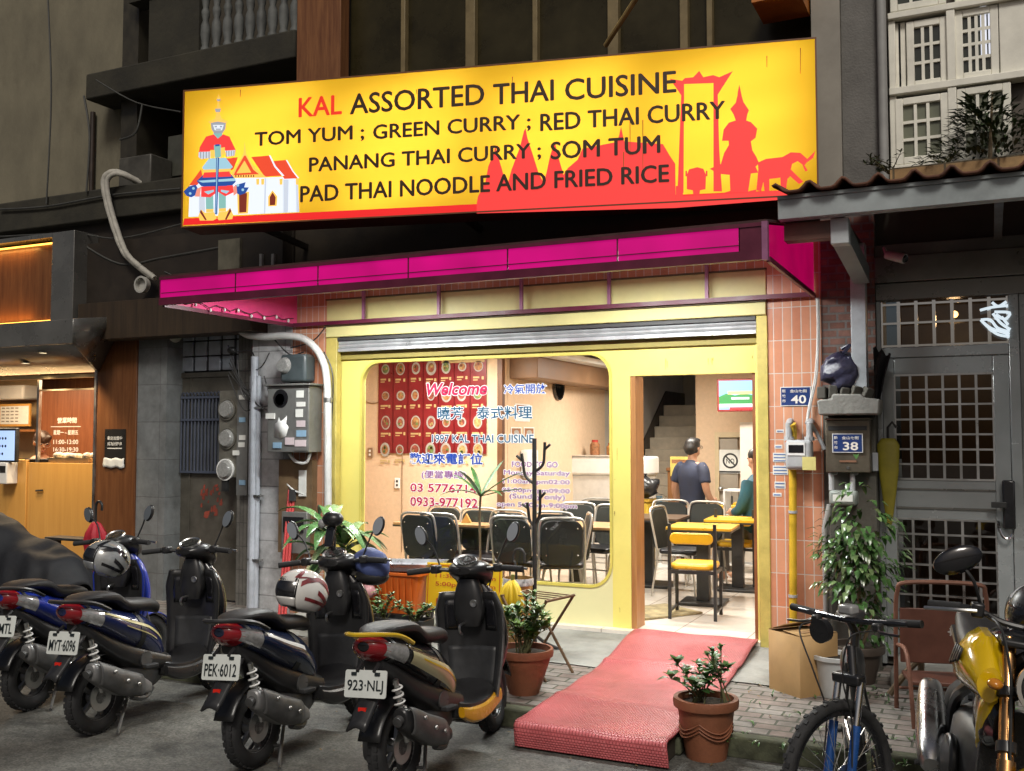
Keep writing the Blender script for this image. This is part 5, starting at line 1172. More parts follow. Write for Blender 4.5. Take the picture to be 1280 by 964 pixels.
MB().bx(-s2, s2*.9, -.003, 0, -s2, s2).obj('sheet', paper, ns); m = MB().lathe([(.08, 0), (.105, 0)], (0, -.005, .01), 24, 0, Matrix.Rotation(R(90), 3, 'X'), caps=False); m.box((0, -.0056, .01), (.17, .001, .02), (0, R(45), 0)); text(m, 'NO', V((0, -.0065, -.03)), X_, Z_, .11, .07, 0, .01, align='c'); m.bx(-s2, s2*.9, -.006, -.004, -s2*.95, -s2*.8); m.obj('symbol', blk, ns)

# ---- chairs
frm = pm('silver_tube', (.50, .49, .46), rough=.35, metal=.7, var=.12); pad = pm('black_vinyl', (.010, .010, .013), rough=.35, var=.3, scale=20); padb = pm('back_green_black', (.009, .012, .010), rough=.55, var=.3)
def make_chair():
    t = thing('dining_chair', '-', 'chair', (0, 0, 0), group='black padded chairs with silver tube frames')
    MB().prism(rrect(-.20, .20, -.21, .21, .06), (0, 0, .43), (1, 0, 0), (0, 1, 0), (0, 0, .05)).obj('seat', pad, t, bevel=.018)
    b = MB(); b.prism(rrect(-.185, .185, 0, .40, .09), (0, .225, .47), (1, 0, 0), (0, .13, 1), (0, .035, 0)); b.obj('backrest', padb, t, bevel=.008)
    for s in (-1, 1):
        MB().tube(spline([(s*.215, -.20, 0), (s*.21, -.17, .30), (s*.205, -.12, .42), (s*.205, .05, .425)], 4), .0115, 8).obj('leg', frm, t)
        MB().tube([(s*.22, .27, 0), (s*.205, .20, .43)], .0115, 8).obj('leg', frm, t)
    MB().tube(spline([(-.205, .20, .42), (-.205, .24, .62), (-.20, .285, .83), (-.15, .292, .885), (0, .294, .892), (.15, .292, .885), (.20, .285, .83), (.205, .24, .62), (.205, .20, .42)], 4), .012, 8).obj('back_frame', frm, t)
    MB().tube([(-.205, .1, .425), (.205, .1, .425)], .010, 6).tube([(-.21, -.16, .26), (.21, -.16, .26)], .008, 6).obj('stretcher', frm, t)
    m = MB()
    for x in (-.14, .14):
        for z in (.56, .80): m.ell((x, .225+.13*(z-.47)+.038, z), (.008, .008, .008), 8, 6)
    m.obj('screws', chrome, t)
    return t
proto = make_chair()
CH = [  # x pixel, y pixel of the back's top, heading (0 = sitter faces the street, 180 = faces into the room), label
    (462, 650, 172, 'black chair half hidden behind the tall potted dracaena'), (519, 647, 178, 'black backed chair behind the orange crate, its back to the window'),
    (618, 650, 182, 'black chair with its back to the glass, right beside the sapling'), (664, 656, 205, 'black chair behind the coat rack, turned with its seat to the right'),
    (737, 643, -62, 'silver framed chair seen side on at the right end of the window'), (556, 633, 0, 'far chair at the first table, left of the little folded card'),
    (600, 636, 8, 'far chair at the first table, below the phone number on the glass'), (636, 639, -6, 'far chair at the first table, right of the sapling leaves'),
    (692, 641, 4, 'chair at the far side of the second table behind the coat rack'), (723, 629, 0, 'small far chair near the white freezer, left of two'), (748, 624, 6, 'small far chair right under the white freezer'),
    (822, 634, 84, 'chair seen just inside the door opening with its black seat'), (838, 626, 10, 'chair behind the dark table, left of the standing man'), (884, 628, -4, 'pale framed chair right behind the standing man'),
    (766, 632, -10, 'dark chair half hidden by the yellow door post')]
for i, (px, py, a, lb) in enumerate(CH):
    c = proto if i == 0 else copytree(proto)
    d = ray(px, py); p = CAM+d*((FZ+.885-H)/d.z); rot = R(a)
    # the back's top sits .29 m behind the chair's middle
    off = Matrix.Rotation(rot, 3, 'Z')@V((0, .29, 0))
    c.location = V((p.x-off.x, max(p.y-off.y, 8.5), FZ)); c.rotation_euler = (0, 0, rot); c['label'] = lb
# ---- tables
top_w = woodmat('table_top_wood', (.42, .24, .11), (.52, .32, .16), 0, .3, .4); top_d = woodmat('table_top_dark', (.10, .06, .035), (.16, .10, .06), 0, .3, .4)
def make_table(name, label, c, rz, w_, d_, mat, edge, grp='tables in the dining room', hgt=.75):
    t = thing(name, label, 'table', c, rz, grp)
    MB().prism(rrect(-w_/2, w_/2, -d_/2, d_/2, .03), (0, 0, hgt-.022), (1, 0, 0), (0, 1, 0), (0, 0, .022)).obj('table_top', mat, t); MB().prism(rrect(-w_/2-.004, w_/2+.004, -d_/2-.004, d_/2+.004, .032), (0, 0, hgt-.04), (1, 0, 0), (0, 1, 0), (0, 0, .0175)).obj('edge_band', edge, t)
    MB().bx(-.06, .06, -.06, .06, .03, hgt-.041).obj('column', blk, t, bevel=.006)
    MB().bx(-w_*.34, w_*.34, -d_*.34, d_*.34, 0, .03).obj('foot_plate', blk, t, bevel=.008); return t
def onf(px, py, z=FZ+.75): p = atZ(px, py, z); return V((p.x, p.y, FZ))
make_table('dining_table', 'wood topped table behind the window, under the red menu poster', V((-4.98, 9.02, FZ)), R(2), 1.05, .7, top_w, blk)
make_table('dining_table', 'wood topped table behind the coat rack, right part of the window', onf(716, 656)+V((0, .1, 0)), R(3), .95, .65, top_w, blk)
make_table('dining_table', 'dark table just left of the standing man, partly behind the door post', onf(810, 645), R(4), .8, .65, top_d, blk)
cd_ = MB().prism([(-.05, 0), (.05, 0), (0, .09)], (0, -.04, 0), X_, Z_, (0, .08, 0)).obj('table_card', pm('card_wood', (.55, .33, .1)), loc=V((-4.78, 8.92, FZ+.751)), rot=(0, 0, R(20))); tag(cd_, 'folded yellowish card on the first wooden table', 'card')
ytop = pm('yellow_top', (.62, .36, .02), rough=.3, var=.08, scale=3); yseat = pm('yellow_vinyl', (.72, .40, .012), rough=.35, var=.08)
yt = [('yellow dining table, front one just inside the doorway', (879, 657)), ('yellow dining table behind the front one, by the right door jamb', (922, 648))]
for lb, p in yt: make_table('yellow_table', lb, onf(*p), R(5), .62, .62, ytop, blk, 'yellow tables inside the doorway')
def make_yc():
    t = thing('yellow_chair', '-', 'chair', (0, 0, 0), group='yellow seated chairs with black frames')
    MB().prism(rrect(-.20, .20, -.19, .19, .08), (0, 0, .435), (1, 0, 0), (0, 1, 0), (0, 0, .055)).obj('seat', yseat, t, bevel=.022)
    MB().prism(rrect(-.19, .19, 0, .10, .045), (0, .195, .665), (1, 0, 0), (0, .05, 1), (0, .03, 0)).obj('backrest', yseat, t, bevel=.012)
    for s in (-1, 1):
        MB().bx(s*.2-.014, s*.2+.014, -.19, -.162, 0, .43).obj('leg', blk, t); MB().bx(s*.2-.014, s*.2+.014, .165, .193, 0, .84).obj('leg', blk, t)
        MB().bx(s*.2-.012, s*.2+.012, -.161, .164, .40, .43).bx(s*.2-.010, s*.2+.010, -.161, .164, .06, .08).obj('side_rail', blk, t)
    MB().bx(-.185, .185, .168, .19, .40, .43).bx(-.185, .185, -.187, -.165, .40, .43).obj('cross_rail', blk, t); return t
yc = make_yc()
YC_ = [((868, 772), R(186), 'yellow seated chair nearest the doorway, its back to the street'), ((921, 734), R(184), 'yellow seated chair by the right door jamb'), ((935, 700), R(190), 'yellow seated chair farthest back, mostly behind the right jamb'), ((905, 712), R(10), 'yellow seated chair between the two yellow tables')]
for i, (p, a, lb) in enumerate(YC_):
    c = yc if i == 0 else copytree(yc); c.location = onf(p[0], p[1], FZ)+V((.0, .05, 0)); c.location.z = FZ; c.rotation_euler = (0, 0, a); c['label'] = lb
# counter, freezer and oddments at the back
fr_ = thing('freezer', 'white chest freezer with a cloth over it at the right end of the window', 'freezer', V((fx(757, 12.4), 12.4, FZ)))
MB().bx(-.42, .6, -.3, .3, 0, 1.12).obj('cabinet', pm('freezer_white', (.6, .58, .54)), fr_, bevel=.02); MB().bx(-.45, .63, -.33, .33, 1.12, 1.36).obj('lid', white_m, fr_, bevel=.03); MB().bx(-.46, .4, -.34, .34, 1.361, 1.372).obj('cloth', pm('cloth_cream', (.6, .55, .48), var=.2, scale=30), fr_)
for i, (dx, hh, mt, lb) in enumerate(((-.15, .2, foods[2], 'brown jar standing on the white freezer'), (.08, .16, foods[1], 'orange tub standing on the white freezer'), (.3, .22, blk, 'dark bottle standing on the white freezer'))):
    t = thing('jar', lb, 'jar', fr_.location+V((dx, 0, 1.373)), group='jars on the freezer'); MB().lathe([(.001, 0), (.06, 0), (.065, .02), (.065, hh*.7), (.04, hh*.85), (.001, hh*.85)], n=16).obj('body', mt, t); MB().lathe([(.042, hh*.85), (.042, hh), (.001, hh)], n=14).obj('lid', pm('lid_red', (.4, .03, .02)), t)
fa = thing('standing_fan', 'wire guarded electric fan standing at the foot of the staircase', 'fan', V((fx(824, 12.0), 12.0, FZ)))
MB().lathe([(.001, 0), (.17, 0), (.16, .03), (.03, .05), (.015, .06), (.015, .62), (.001, .62)], n=20).obj('base', white_m, fa)
m = MB()
for rr in (.19, .14, .09): m.tube([(rr*math.cos(R(a)), -.05, .72+rr*math.sin(R(a))) for a in range(0, 361, 15)], .004, 5)
for a in range(0, 360, 20): m.tube([(.03*math.cos(R(a)), -.06, .72+.03*math.sin(R(a))), (.19*math.cos(R(a)), -.04, .72+.19*math.sin(R(a)))], .003, 4)
m.obj('guard', chrome, fa); m = MB()
for a in (90, 210, 330): m.box((.09*math.cos(R(a)), -.02, .72+.09*math.sin(R(a))), (.15, .006, .08), (R(15), -R(a), 0))
m.obj('blades', pm('fan_blue', (.12, .2, .25), rough=.3), fa)
yb = thing('yellow_crate', 'tall yellow crate with black bags on top beside the staircase', 'crate', V((fx(800, 11.7), 11.7, FZ))); MB().bx(-.14, .14, -.15, .15, 0, .82).obj('box', pm('crate_yellow', (.62, .42, .04), var=.1), yb, bevel=.02); MB().bx(-.15, .15, -.16, .16, .83, .86).obj('rim', pm('crate_orange', (.5, .3, .03)), yb)
gb = thing('black_bag', 'black plastic bag on the yellow crate by the stairs', 'bag', V((fx(803, 11.7), 11.7, FZ+.863))); m = MB().ell((0, 0, .13), (.2, .14, .13), 20, 12)
for i, v_ in enumerate(m.v): m.v[i] = v_+v_.normalized()*(.06*noise.noise(v_*12))
m.obj('bag_skin', pm('bag_black', (.015, .015, .016), rough=.3, bump=.6, bscale=30), gb, sharp=180); MB().tube([(0, 0, .24), (.05, 0, .30), (-.02, .02, .29)], .012, 6).obj('bag_knot', MATS['bag_black'], gb)
yn = MB().bx(-.13, .13, -.01, 0, 0, .26).bx(-.11, .11, -.012, -.0105, .17, .22, 1).obj('yellow_notice', [pm('notice_yellow', (.65, .5, .12)), foods[2]], loc=atY(850, 586, 13.0)); yn.location.z = FZ+1.09; tag(yn, 'yellow notice board standing on the stairs behind the man', 'notice')
wp_ = MB().bx(-.07, .07, -.07, .07, 0, 1.15).bx(-.085, .085, -.085, .085, 1.151, 1.2).obj('newel_post', woodmat('newel', (.2, .08, .03), (.3, .14, .05), 2), loc=V((fx(842, 13.1), 13.1, FZ)), bevel=.01); tag(wp_, 'brown wooden newel post at the foot of the staircase', 'post')
sh_ = thing('shelf_unit', 'small white shelf unit against the white partition', 'shelf', V((fx(926, 12.1), 12.1, FZ))); w_ = .35
for x in (-w_/2, w_/2): MB().bx(x-.012, x+.012, -.15, .15, 0, .98).obj('side_panel', white_m, sh_)
for z in (.1, .4, .7, .98): MB().bx(-w_/2+.013, w_/2-.013, -.15, .15, z-.02, z).obj('shelf', white_m, sh_)
mt_ = MB().box((0, 0, .012), (1.0, .55, .016)).obj('door_mat', pm('mat_tan', (.30, .25, .14), rough=.95, var=.5, scale=9), loc=onf(800, 768, FZ), rot=(0, 0, R(55))); mt_.location.z = FZ; tag(mt_, 'tan and green woven mat on the tiles left of the doorway', 'mat')

# ---- people (each body one continuous skin; clothes follow it)
skin = pm('skin', (.50, .27, .17), rough=.5, var=.08, scale=12); hair = pm('hair_black', (.012, .010, .009), rough=.45, var=.3, scale=60, stretch=(1, 1, .2))
def limb(mb, pts, rs, n=12): mb.tube(spline(pts, 5), [r_ for r_ in [x[0] for x in cat([(q_,) for q_ in rs], 5)]], n)
def torso(mb, st, n=24, e=2.3):
    d = cat(st, 5); mb.loft([[V((w_*sup(2*math.pi*k/n, e)[0], yc+d_*sup(2*math.pi*k/n, e)[1], z)) for k in range(n)] for z, yc, w_, d_ in d])
def balls(mb, pts, rs):
    for p, r_ in zip(pts, rs): mb.ell(p, (r_, r_, r_), 12, 8)
def head(mb, c, s=1.0, q=None):
    q = q or Matrix.Identity(3); c = V(c)
    e = lambda o, r_: mb.ell(c+q@(V(o)*s), tuple(x*s for x in r_), 18, 12, 0, q)
    e((0, 0, .02), (.076, .095, .105)); e((0, .025, -.05), (.058, .065, .065)); e((0, .095, -.015), (.014, .022, .022)); e((0, .075, -.07), (.03, .025, .02)); e((.078, -.005, -.01), (.012, .022, .032)); e((-.078, -.005, -.01), (.012, .022, .032)); e((.03, .08, .02), (.022, .012, .012)); e((-.03, .08, .02), (.022, .012, .012))
def face_bits(par, c, s=1.0, q=None):
    q = q or Matrix.Identity(3); c = V(c); m = MB()
    for x in (-.03, .03): m.ell(c+q@(V((x, .092, .012))*s), (.012*s, .006*s, .007*s), 10, 6, 0, q)
    m.obj('eyes', blk_g, par); m = MB().ell(c+q@(V((0, .098, -.068))*s), (.022*s, .006*s, .007*s), 10, 6, 0, q); m.obj('lips', pm('lip_skin', (.40, .15, .11)), par)
def hand(mb, wrist, d, s=1):
    """palm and five fingers, slightly curled, hanging along d; s = which side the thumb is on"""
    d = V(d).normalized(); side = V((0, 1, 0)); nrm = V((s, 0, 0)); w_ = V(wrist)
    mb.ell(w_+d*.045, (.018, .042, .05), 12, 8)
    for i, (o, L) in enumerate(((-.030, .060), (-.010, .078), (.012, .082), (.032, .072))):
        b = w_+d*.085+side*o; mb.tube([b-d*.02, b+d*L*.4+nrm*-.004, b+d*L*.75-nrm*.014*s, b+d*L*.95-nrm*.028*s], [.0105, .010, .009, .007], 8)
    b = w_+d*.03+side*.04; mb.tube([b-side*.02, b+side*.015+d*.025, b+side*.02+d*.055-nrm*.01*s], [.013, .011, .008], 8)
def man():
    p = thing('person', 'dark haired man in navy polo shirt and black trousers standing by the tables', 'person', V((-3.28, 11.9, FZ)), rz=R(-28))
    s = 1.0
    b = MB()
    head(b, (0, .02, 1.475), .98); limb(b, [(0, -.01, 1.26), (0, 0, 1.34), (0, .012, 1.42)], [.066, .056, .058])
    for k_ in (-1, 1):
        limb(b, [(k_*.185, -.01, 1.26), (k_*.235, -.035, 1.08), (k_*.255, -.02, .96), (k_*.225, .08, .86), (k_*.17, .19, .84)] if k_ > 0 else [(k_*.185, -.01, 1.26), (k_*.24, -.03, 1.08), (k_*.265, -.03, .95), (k_*.26, .02, .82), (k_*.25, .07, .73)], [.058, .050, .042, .038, .028])
        limb(b, [(k_*.085, 0, .80), (k_*.095, .005, .62), (k_*.10, .01, .44), (k_*.10, -.015, .25), (k_*.10, -.02, .07)], [.085, .08, .058, .055, .038])
        b.ell((k_*.105, .05, .035), (.042, .12, .035), 12, 8)
    hand(b, (.17, .19, .84), (-.35, .9, -.1), 1); hand(b, (-.25, .07, .73), (0, .3, -1), -1)
    for z, w_, d_ in ((.82, .15, .10), (.95, .15, .10), (1.10, .165, .11), (1.22, .16, .095)): b.ell((0, 0, z), (w_, d_, .11), 18, 10)
    b.obj('body', skin, p, remesh=.011, smooth=4, sharp=180)
    sh = MB()
    torso(sh, [(.80, 0, .172, .118), (.90, 0, .170, .118), (1.02, 0, .182, .126), (1.14, -.005, .192, .125), (1.22, -.008, .185, .108), (1.275, -.008, .135, .085), (1.31, -.005, .075, .07)])
    for k_ in (-1, 1): limb(sh, [(k_*.14, -.005, 1.27), (k_*.205, -.02, 1.20), (k_*.245, -.035, 1.06)], [.068, .070, .066])
    sh.tube([(0, -.012, 1.27), (0, .0, 1.325)], [.085, .072], 16)
    sh.obj('polo_shirt', pm('polo_navy', (.022, .028, .055), rough=.8, var=.25, scale=10, bump=.3, bscale=14), p, remesh=.012, smooth=6, sharp=180)
    tr = MB()
    for k_ in (-1, 1): limb(tr, [(k_*.08, 0, .86), (k_*.095, .0, .62), (k_*.105, .01, .42), (k_*.105, -.01, .2), (k_*.105, -.01, .07)], [.105, .098, .078, .072, .062])
    tr.ell((0, 0, .84), (.165, .115, .09), 18, 10); tr.obj('trousers', pm('trouser_black', (.014, .014, .016), rough=.8, var=.3), p, remesh=.013, smooth=5, sharp=180)
    hr = MB(); hr.ell((0, .005, 1.52), (.086, .103, .09), 20, 12); hr.ell((0, -.035, 1.475), (.084, .078, .085), 18, 10); hr.ell((0, .07, 1.57), (.06, .05, .03), 14, 8)
    for k_ in (-1, 1): hr.ell((k_*.072, .0, 1.46), (.014, .03, .045), 10, 8)
    hr.obj('hair', hair, p, remesh=.009, smooth=3, sharp=180); face_bits(p, (0, .02, 1.475), .98)
    gl = MB()
    for k_ in (-1, 1): gl.tube([(k_*.08, -.02, 1.49), (k_*.078, .09, 1.49)], .003, 5); gl.tube([(k_*.035+.026*math.cos(R(a)), .118, 1.485+.02*math.sin(R(a))) for a in range(0, 361, 30)], .003, 5)
    gl.obj('spectacles', blk, p); sh_m = MB()
    for k_ in (-1, 1): sh_m.ell((k_*.105, .055, .04), (.05, .135, .042), 14, 8)
    sh_m.obj('shoes', blk, p)
man()
def guest():
    p = thing('person', 'person in teal jacket and grey trousers mostly hidden by the right door jamb', 'person', V((fx(944, 11.2), 11.2, FZ)), rz=R(60))
    b = MB(); head(b, (0, .0, 1.36), .95); limb(b, [(0, -.03, 1.14), (0, -.01, 1.24), (0, 0, 1.30)], [.06, .052, .055])
    for k_ in (-1, 1):
        limb(b, [(k_*.17, -.03, 1.13), (k_*.22, -.04, .95), (k_*.23, .03, .82), (k_*.16, .2, .78)], [.055, .045, .04, .028]); hand(b, (k_*.16, .2, .78), (-k_*.3, .9, -.2), k_)
        limb(b, [(k_*.09, -.05, .53), (k_*.10, .2, .53), (k_*.11, .38, .50), (k_*.11, .38, .28), (k_*.11, .36, .08)], [.085, .075, .058, .05, .038]); b.ell((k_*.11, .43, .035), (.042, .11, .034), 12, 8)
    for z in (.56, .75, .95, 1.07): b.ell((0, -.04, z), (.155, .105, .12), 16, 10)
    b.obj('body', skin, p, remesh=.012, smooth=4, sharp=180)
    j = MB()
    torso(j, [(.56, -.04, .19, .14), (.75, -.04, .19, .14), (.95, -.04, .20, .14), (1.08, -.04, .185, .12), (1.16, -.04, .12, .09), (1.2, -.04, .07, .07)])
    for k_ in (-1, 1): limb(j, [(k_*.15, -.03, 1.12), (k_*.22, -.04, .95), (k_*.235, .03, .81), (k_*.18, .15, .785)], [.078, .068, .06, .048])
    j.ell((0, -.10, 1.16), (.12, .08, .09), 16, 10); j.obj('hooded_jacket', pm('jacket_teal', (.012, .07, .10), rough=.75, var=.25, bump=.3, bscale=15), p, remesh=.013, smooth=5, sharp=180)
    tr = MB()
    for k_ in (-1, 1): limb(tr, [(k_*.09, -.06, .55), (k_*.105, .2, .54), (k_*.115, .39, .50), (k_*.115, .385, .28), (k_*.115, .37, .1)], [.11, .095, .075, .066, .058])
    tr.ell((0, -.05, .56), (.18, .14, .10), 16, 10); tr.obj('trousers', pm('trouser_grey', (.12, .12, .125), rough=.85, var=.2), p, remesh=.013, smooth=5, sharp=180)
    h = MB(); h.ell((0, -.01, 1.41), (.084, .1, .085), 18, 10); h.ell((0, -.05, 1.36), (.082, .07, .09), 16, 10); h.obj('hair', hair, p, remesh=.01, smooth=3, sharp=180); face_bits(p, (0, 0, 1.36), .95)
    st = thing('stool', 'plain black stool under the person in the teal jacket', 'stool', p.location.copy(), rz=R(60)); MB().lathe([(.001, .44), (.18, .44), (.18, .47), (.001, .47)], n=20).obj('seat', blk, st)
    for k_ in range(4): a = R(45+90*k_); MB().tube([(.12*math.cos(a), .12*math.sin(a), .44), (.18*math.cos(a), .18*math.sin(a), 0)], .012, 6).obj('leg', blk, st)
guest()
def clerk():
    p = thing('person', 'woman with tied back dark hair and spectacles looking down behind the takeaway counter', 'person', V((fx(52, 8.68), 8.68, .2)), rz=R(-122)); p.scale = (1.18, 1.18, 1.18)
    HZ = (fz(52, 553, 8.68)-.2)/1.18
    b = MB(); q = Euler((R(-22), 0, R(8))).to_matrix(); head(b, (0, .02, HZ), .95, q)
    limb(b, [(0, -.03, HZ-.24), (0, -.01, HZ-.15), (0, .005, HZ-.07)], [.056, .048, .052])
    for k_ in (-1, 1):
        limb(b, [(k_*.155, -.03, HZ-.26), (k_*.20, -.03, HZ-.43), (k_*.21, .02, HZ-.55), (k_*.12, .22, HZ-.50)], [.048, .042, .036, .026]); hand(b, (k_*.12, .22, HZ-.5), (-k_*.2, .9, -.15), k_)
        limb(b, [(k_*.085, -.02, .78), (k_*.09, 0, .45), (k_*.09, -.01, .08)], [.085, .06, .04]); b.ell((k_*.09, .05, .035), (.04, .11, .035), 12, 8)
    zz_ = .82
    while zz_ < HZ-.24: b.ell((0, -.03, zz_), (.14, .10, .12), 16, 10); zz_ += .09
    b.obj('body', skin, p, remesh=.011, smooth=4, sharp=180)
    t = MB(); torso(t, [(.78, -.03, .15, .115), (HZ-.60, -.03, .15, .115), (HZ-.42, -.03, .158, .122), (HZ-.30, -.03, .155, .105), (HZ-.235, -.03, .11, .08), (HZ-.20, -.025, .065, .062)])
    for k_ in (-1, 1): limb(t, [(k_*.12, -.03, HZ-.26), (k_*.18, -.03, HZ-.34), (k_*.205, -.03, HZ-.43)], [.062, .06, .056])
    t.obj('blouse', pm('blouse_mustard', (.34, .16, .04), rough=.85, var=.2), p, remesh=.013, smooth=5, sharp=180)
    tr = MB()
    for k_ in (-1, 1): limb(tr, [(k_*.085, -.02, .82), (k_*.09, 0, .45), (k_*.09, -.01, .1)], [.105, .08, .06])
    tr.obj('trousers', MATS['trouser_black'], p, remesh=.014, smooth=4, sharp=180)
    h = MB(); c = V((0, .02, HZ)); e = lambda o, r_: h.ell(c+q@V(o), r_, 18, 10, 0, q)
    e((0, -.005, .045), (.083, .1, .085)); e((0, -.045, .0), (.08, .07, .085)); e((0, -.12, -.01), (.03, .035, .045)); e((0, -.135, -.08), (.025, .025, .06)); e((.055, .06, .075), (.03, .03, .03)); e((-.05, .06, .078), (.03, .03, .03))
    h.obj('hair', pm('hair_brown', (.035, .016, .009), rough=.45, var=.3, scale=50), p, remesh=.009, smooth=3, sharp=180); face_bits(p, c, .95, q)
    g = MB()
    for k_ in (-1, 1): g.tube([c+q@V((k_*.033+.028*math.cos(R(a)), .105, .008+.022*math.sin(R(a)))) for a in range(0, 361, 30)], .003, 5); g.tube([c+q@V((k_*.06, .1, .012)), c+q@V((k_*.078, .0, .012))], .003, 5)
    g.obj('spectacles', alu, p)
clerk()
# ================================================================== SCOOTERS
rubber = pm('rubber', (.020, .020, .021), rough=.75, var=.35, scale=14, dirt=.3, bump=.25, bscale=60)
rimm = pm('rim_grey', (.20, .20, .20), rough=.4, metal=.8, var=.3, dirt=.3)
blkp = pm('scooter_black', (.020, .020, .021), rough=.34, var=.35, scale=5, dirt=.25)
blkgl = pm('scooter_gloss_black', (.010, .010, .012), rough=.16, var=.3, scale=4, coat=.5)
seatm = pm('seat_vinyl', (.018, .017, .018), rough=.5, var=.3, scale=9, bump=.15, bscale=150)
engm = pm('engine_grey', (.10, .10, .10), rough=.5, metal=.5, var=.4, scale=8, dirt=.45)
mufm = pm('muffler_grey', (.24, .24, .24), rough=.42, metal=.5, var=.25, scale=6, dirt=.3)
redl = pm('lens_red', (.26, .006, .012), rough=.12, var=.2, scale=9, coat=.8); clr = pm('lens_clear', (.42, .42, .42), rough=.1, var=.3, scale=40, metal=.3, coat=.8); redr = pm('reflector_red', (.6, .02, .01), rough=.2)
mirr = pm('mirror_glass', (.75, .78, .80), rough=.03, metal=1, var=.02, rvar=.01)
plate2 = pm('licence_white', (.66, .69, .66), rough=.35, var=.08, dirt=.08); ink = pm('plate_ink', (.012, .018, .02), rough=.4, var=.05)
QY = Matrix.Rotation(R(90), 3, 'X')
engk = pm('kick_grey', (.035, .036, .038), rough=.42, var=.3, scale=8, dirt=.3)
def wheel(par, name, c, Rr=.225, w_=.05, spokes=5, rim=None):
    h = bpy.data.objects.new(name, None); col.objects.link(h); h.parent = par; h.location = c; h.empty_display_size = .05
    n = 12; prof = [(Rr-w_+w_*math.cos(2*math.pi*k/n), w_*.95*math.sin(2*math.pi*k/n)) for k in range(n+1)]
    m = MB().lathe(prof, n=36, q=QY, caps=False)
    for k in range(36):        # tread blocks
        a = 2*math.pi*k/36
        for s in (-1, 1): m.box(((Rr-.008)*math.cos(a+s*.03), s*.018, (Rr-.008)*math.sin(a+s*.03)), (.026, .022, .012), (0, -a+R(90), 0))
    m.obj('tyre', rubber, h)
    r1 = Rr-w_*1.75
    m = MB().lathe([(r1+.02, -.035), (r1+.02, .035), (r1, .03), (r1-.012, .012), (r1-.012, -.012), (r1, -.03), (r1+.02, -.035)], n=32, q=QY, caps=False)
    for k in range(spokes):
        a = 2*math.pi*k/spokes; m.box((r1*.5*math.cos(a), 0, r1*.5*math.sin(a)), (r1*1.0, .022, .026), (0, -a, 0))
    m.lathe([(.001, -.045), (.04, -.045), (.045, 0), (.04, .045), (.001, .045)], n=16, q=QY)
    m.obj('rim', rim or rimm, h)
    m = MB().lathe([(.05, .04), (.085, .04), (.085, .045), (.05, .045)], n=24, q=QY); m.obj('brake_disc', alu, h)
    return h
def licence(par, c, txt, w_=.25, h_=.135, tilt=12, yaw=0):
    """plate facing backwards (-x of the vehicle)"""
    q = Euler((0, R(tilt), R(yaw))).to_matrix(); c = V(c)
    m = MB(); m.prism(rrect(-w_/2, w_/2, -h_/2, h_/2, .012), c, q@V((0, -1, 0)), q@V((0, 0, 1)), q@V((.004, 0, 0)))
    o = m.obj('licence_plate', plate2, par)
    m = MB(); text(m, txt, c+q@V((-.003, 0, -h_*.36)), q@V((0, -1, 0)), q@V((0, 0, 1)), w_*.86, h_*.50, 0, .012, align='c')
    for s in (-1, 1): m.box(c+q@V((-.004, s*w_*.28, h_*.36)), (.006, .03, .016), q)
    m.obj('plate_number', ink, par).parent = o
    m = MB(); 
    return o
def spoke_mirror(par, side, base, top, w_=.13, h_=.075, face=(-1, 0, .12)):
    b, t = V(base), V(top)
    st = MB().tube(spline([b, b+(t-b)*.5+V((.02, 0, .02)), t], 5), .006, 6); o = st.obj('mirror', blkp, par)
    q = V(face).normalized().to_track_quat('Z', 'Y').to_matrix()
    # shell: flattened egg, glass on the rider's side
    m = MB().ell(t+V((.012, side*.03, .02)), (w_/2, h_/2, .022), 20, 10, 0, q@Matrix.Rotation(R(90), 3, 'Z')@Matrix.Rotation(R(20*side), 3, 'Z')); s_ = m.obj('shell', blkp, par); s_.parent = o
    qq = q@Matrix.Rotation(R(90), 3, 'Z')@Matrix.Rotation(R(20*side), 3, 'Z')
    cpt = t+V((.012, side*.03, .02))+q@V((0, 0, .0225)); g = MB().add([cpt+qq@V((w_*.44*math.cos(2*math.pi*k/20), h_*.42*math.sin(2*math.pi*k/20), 0)) for k in range(20)], [tuple(range(20))]); g_ = g.obj('mirror_glass', mirr, par); g_.parent = o
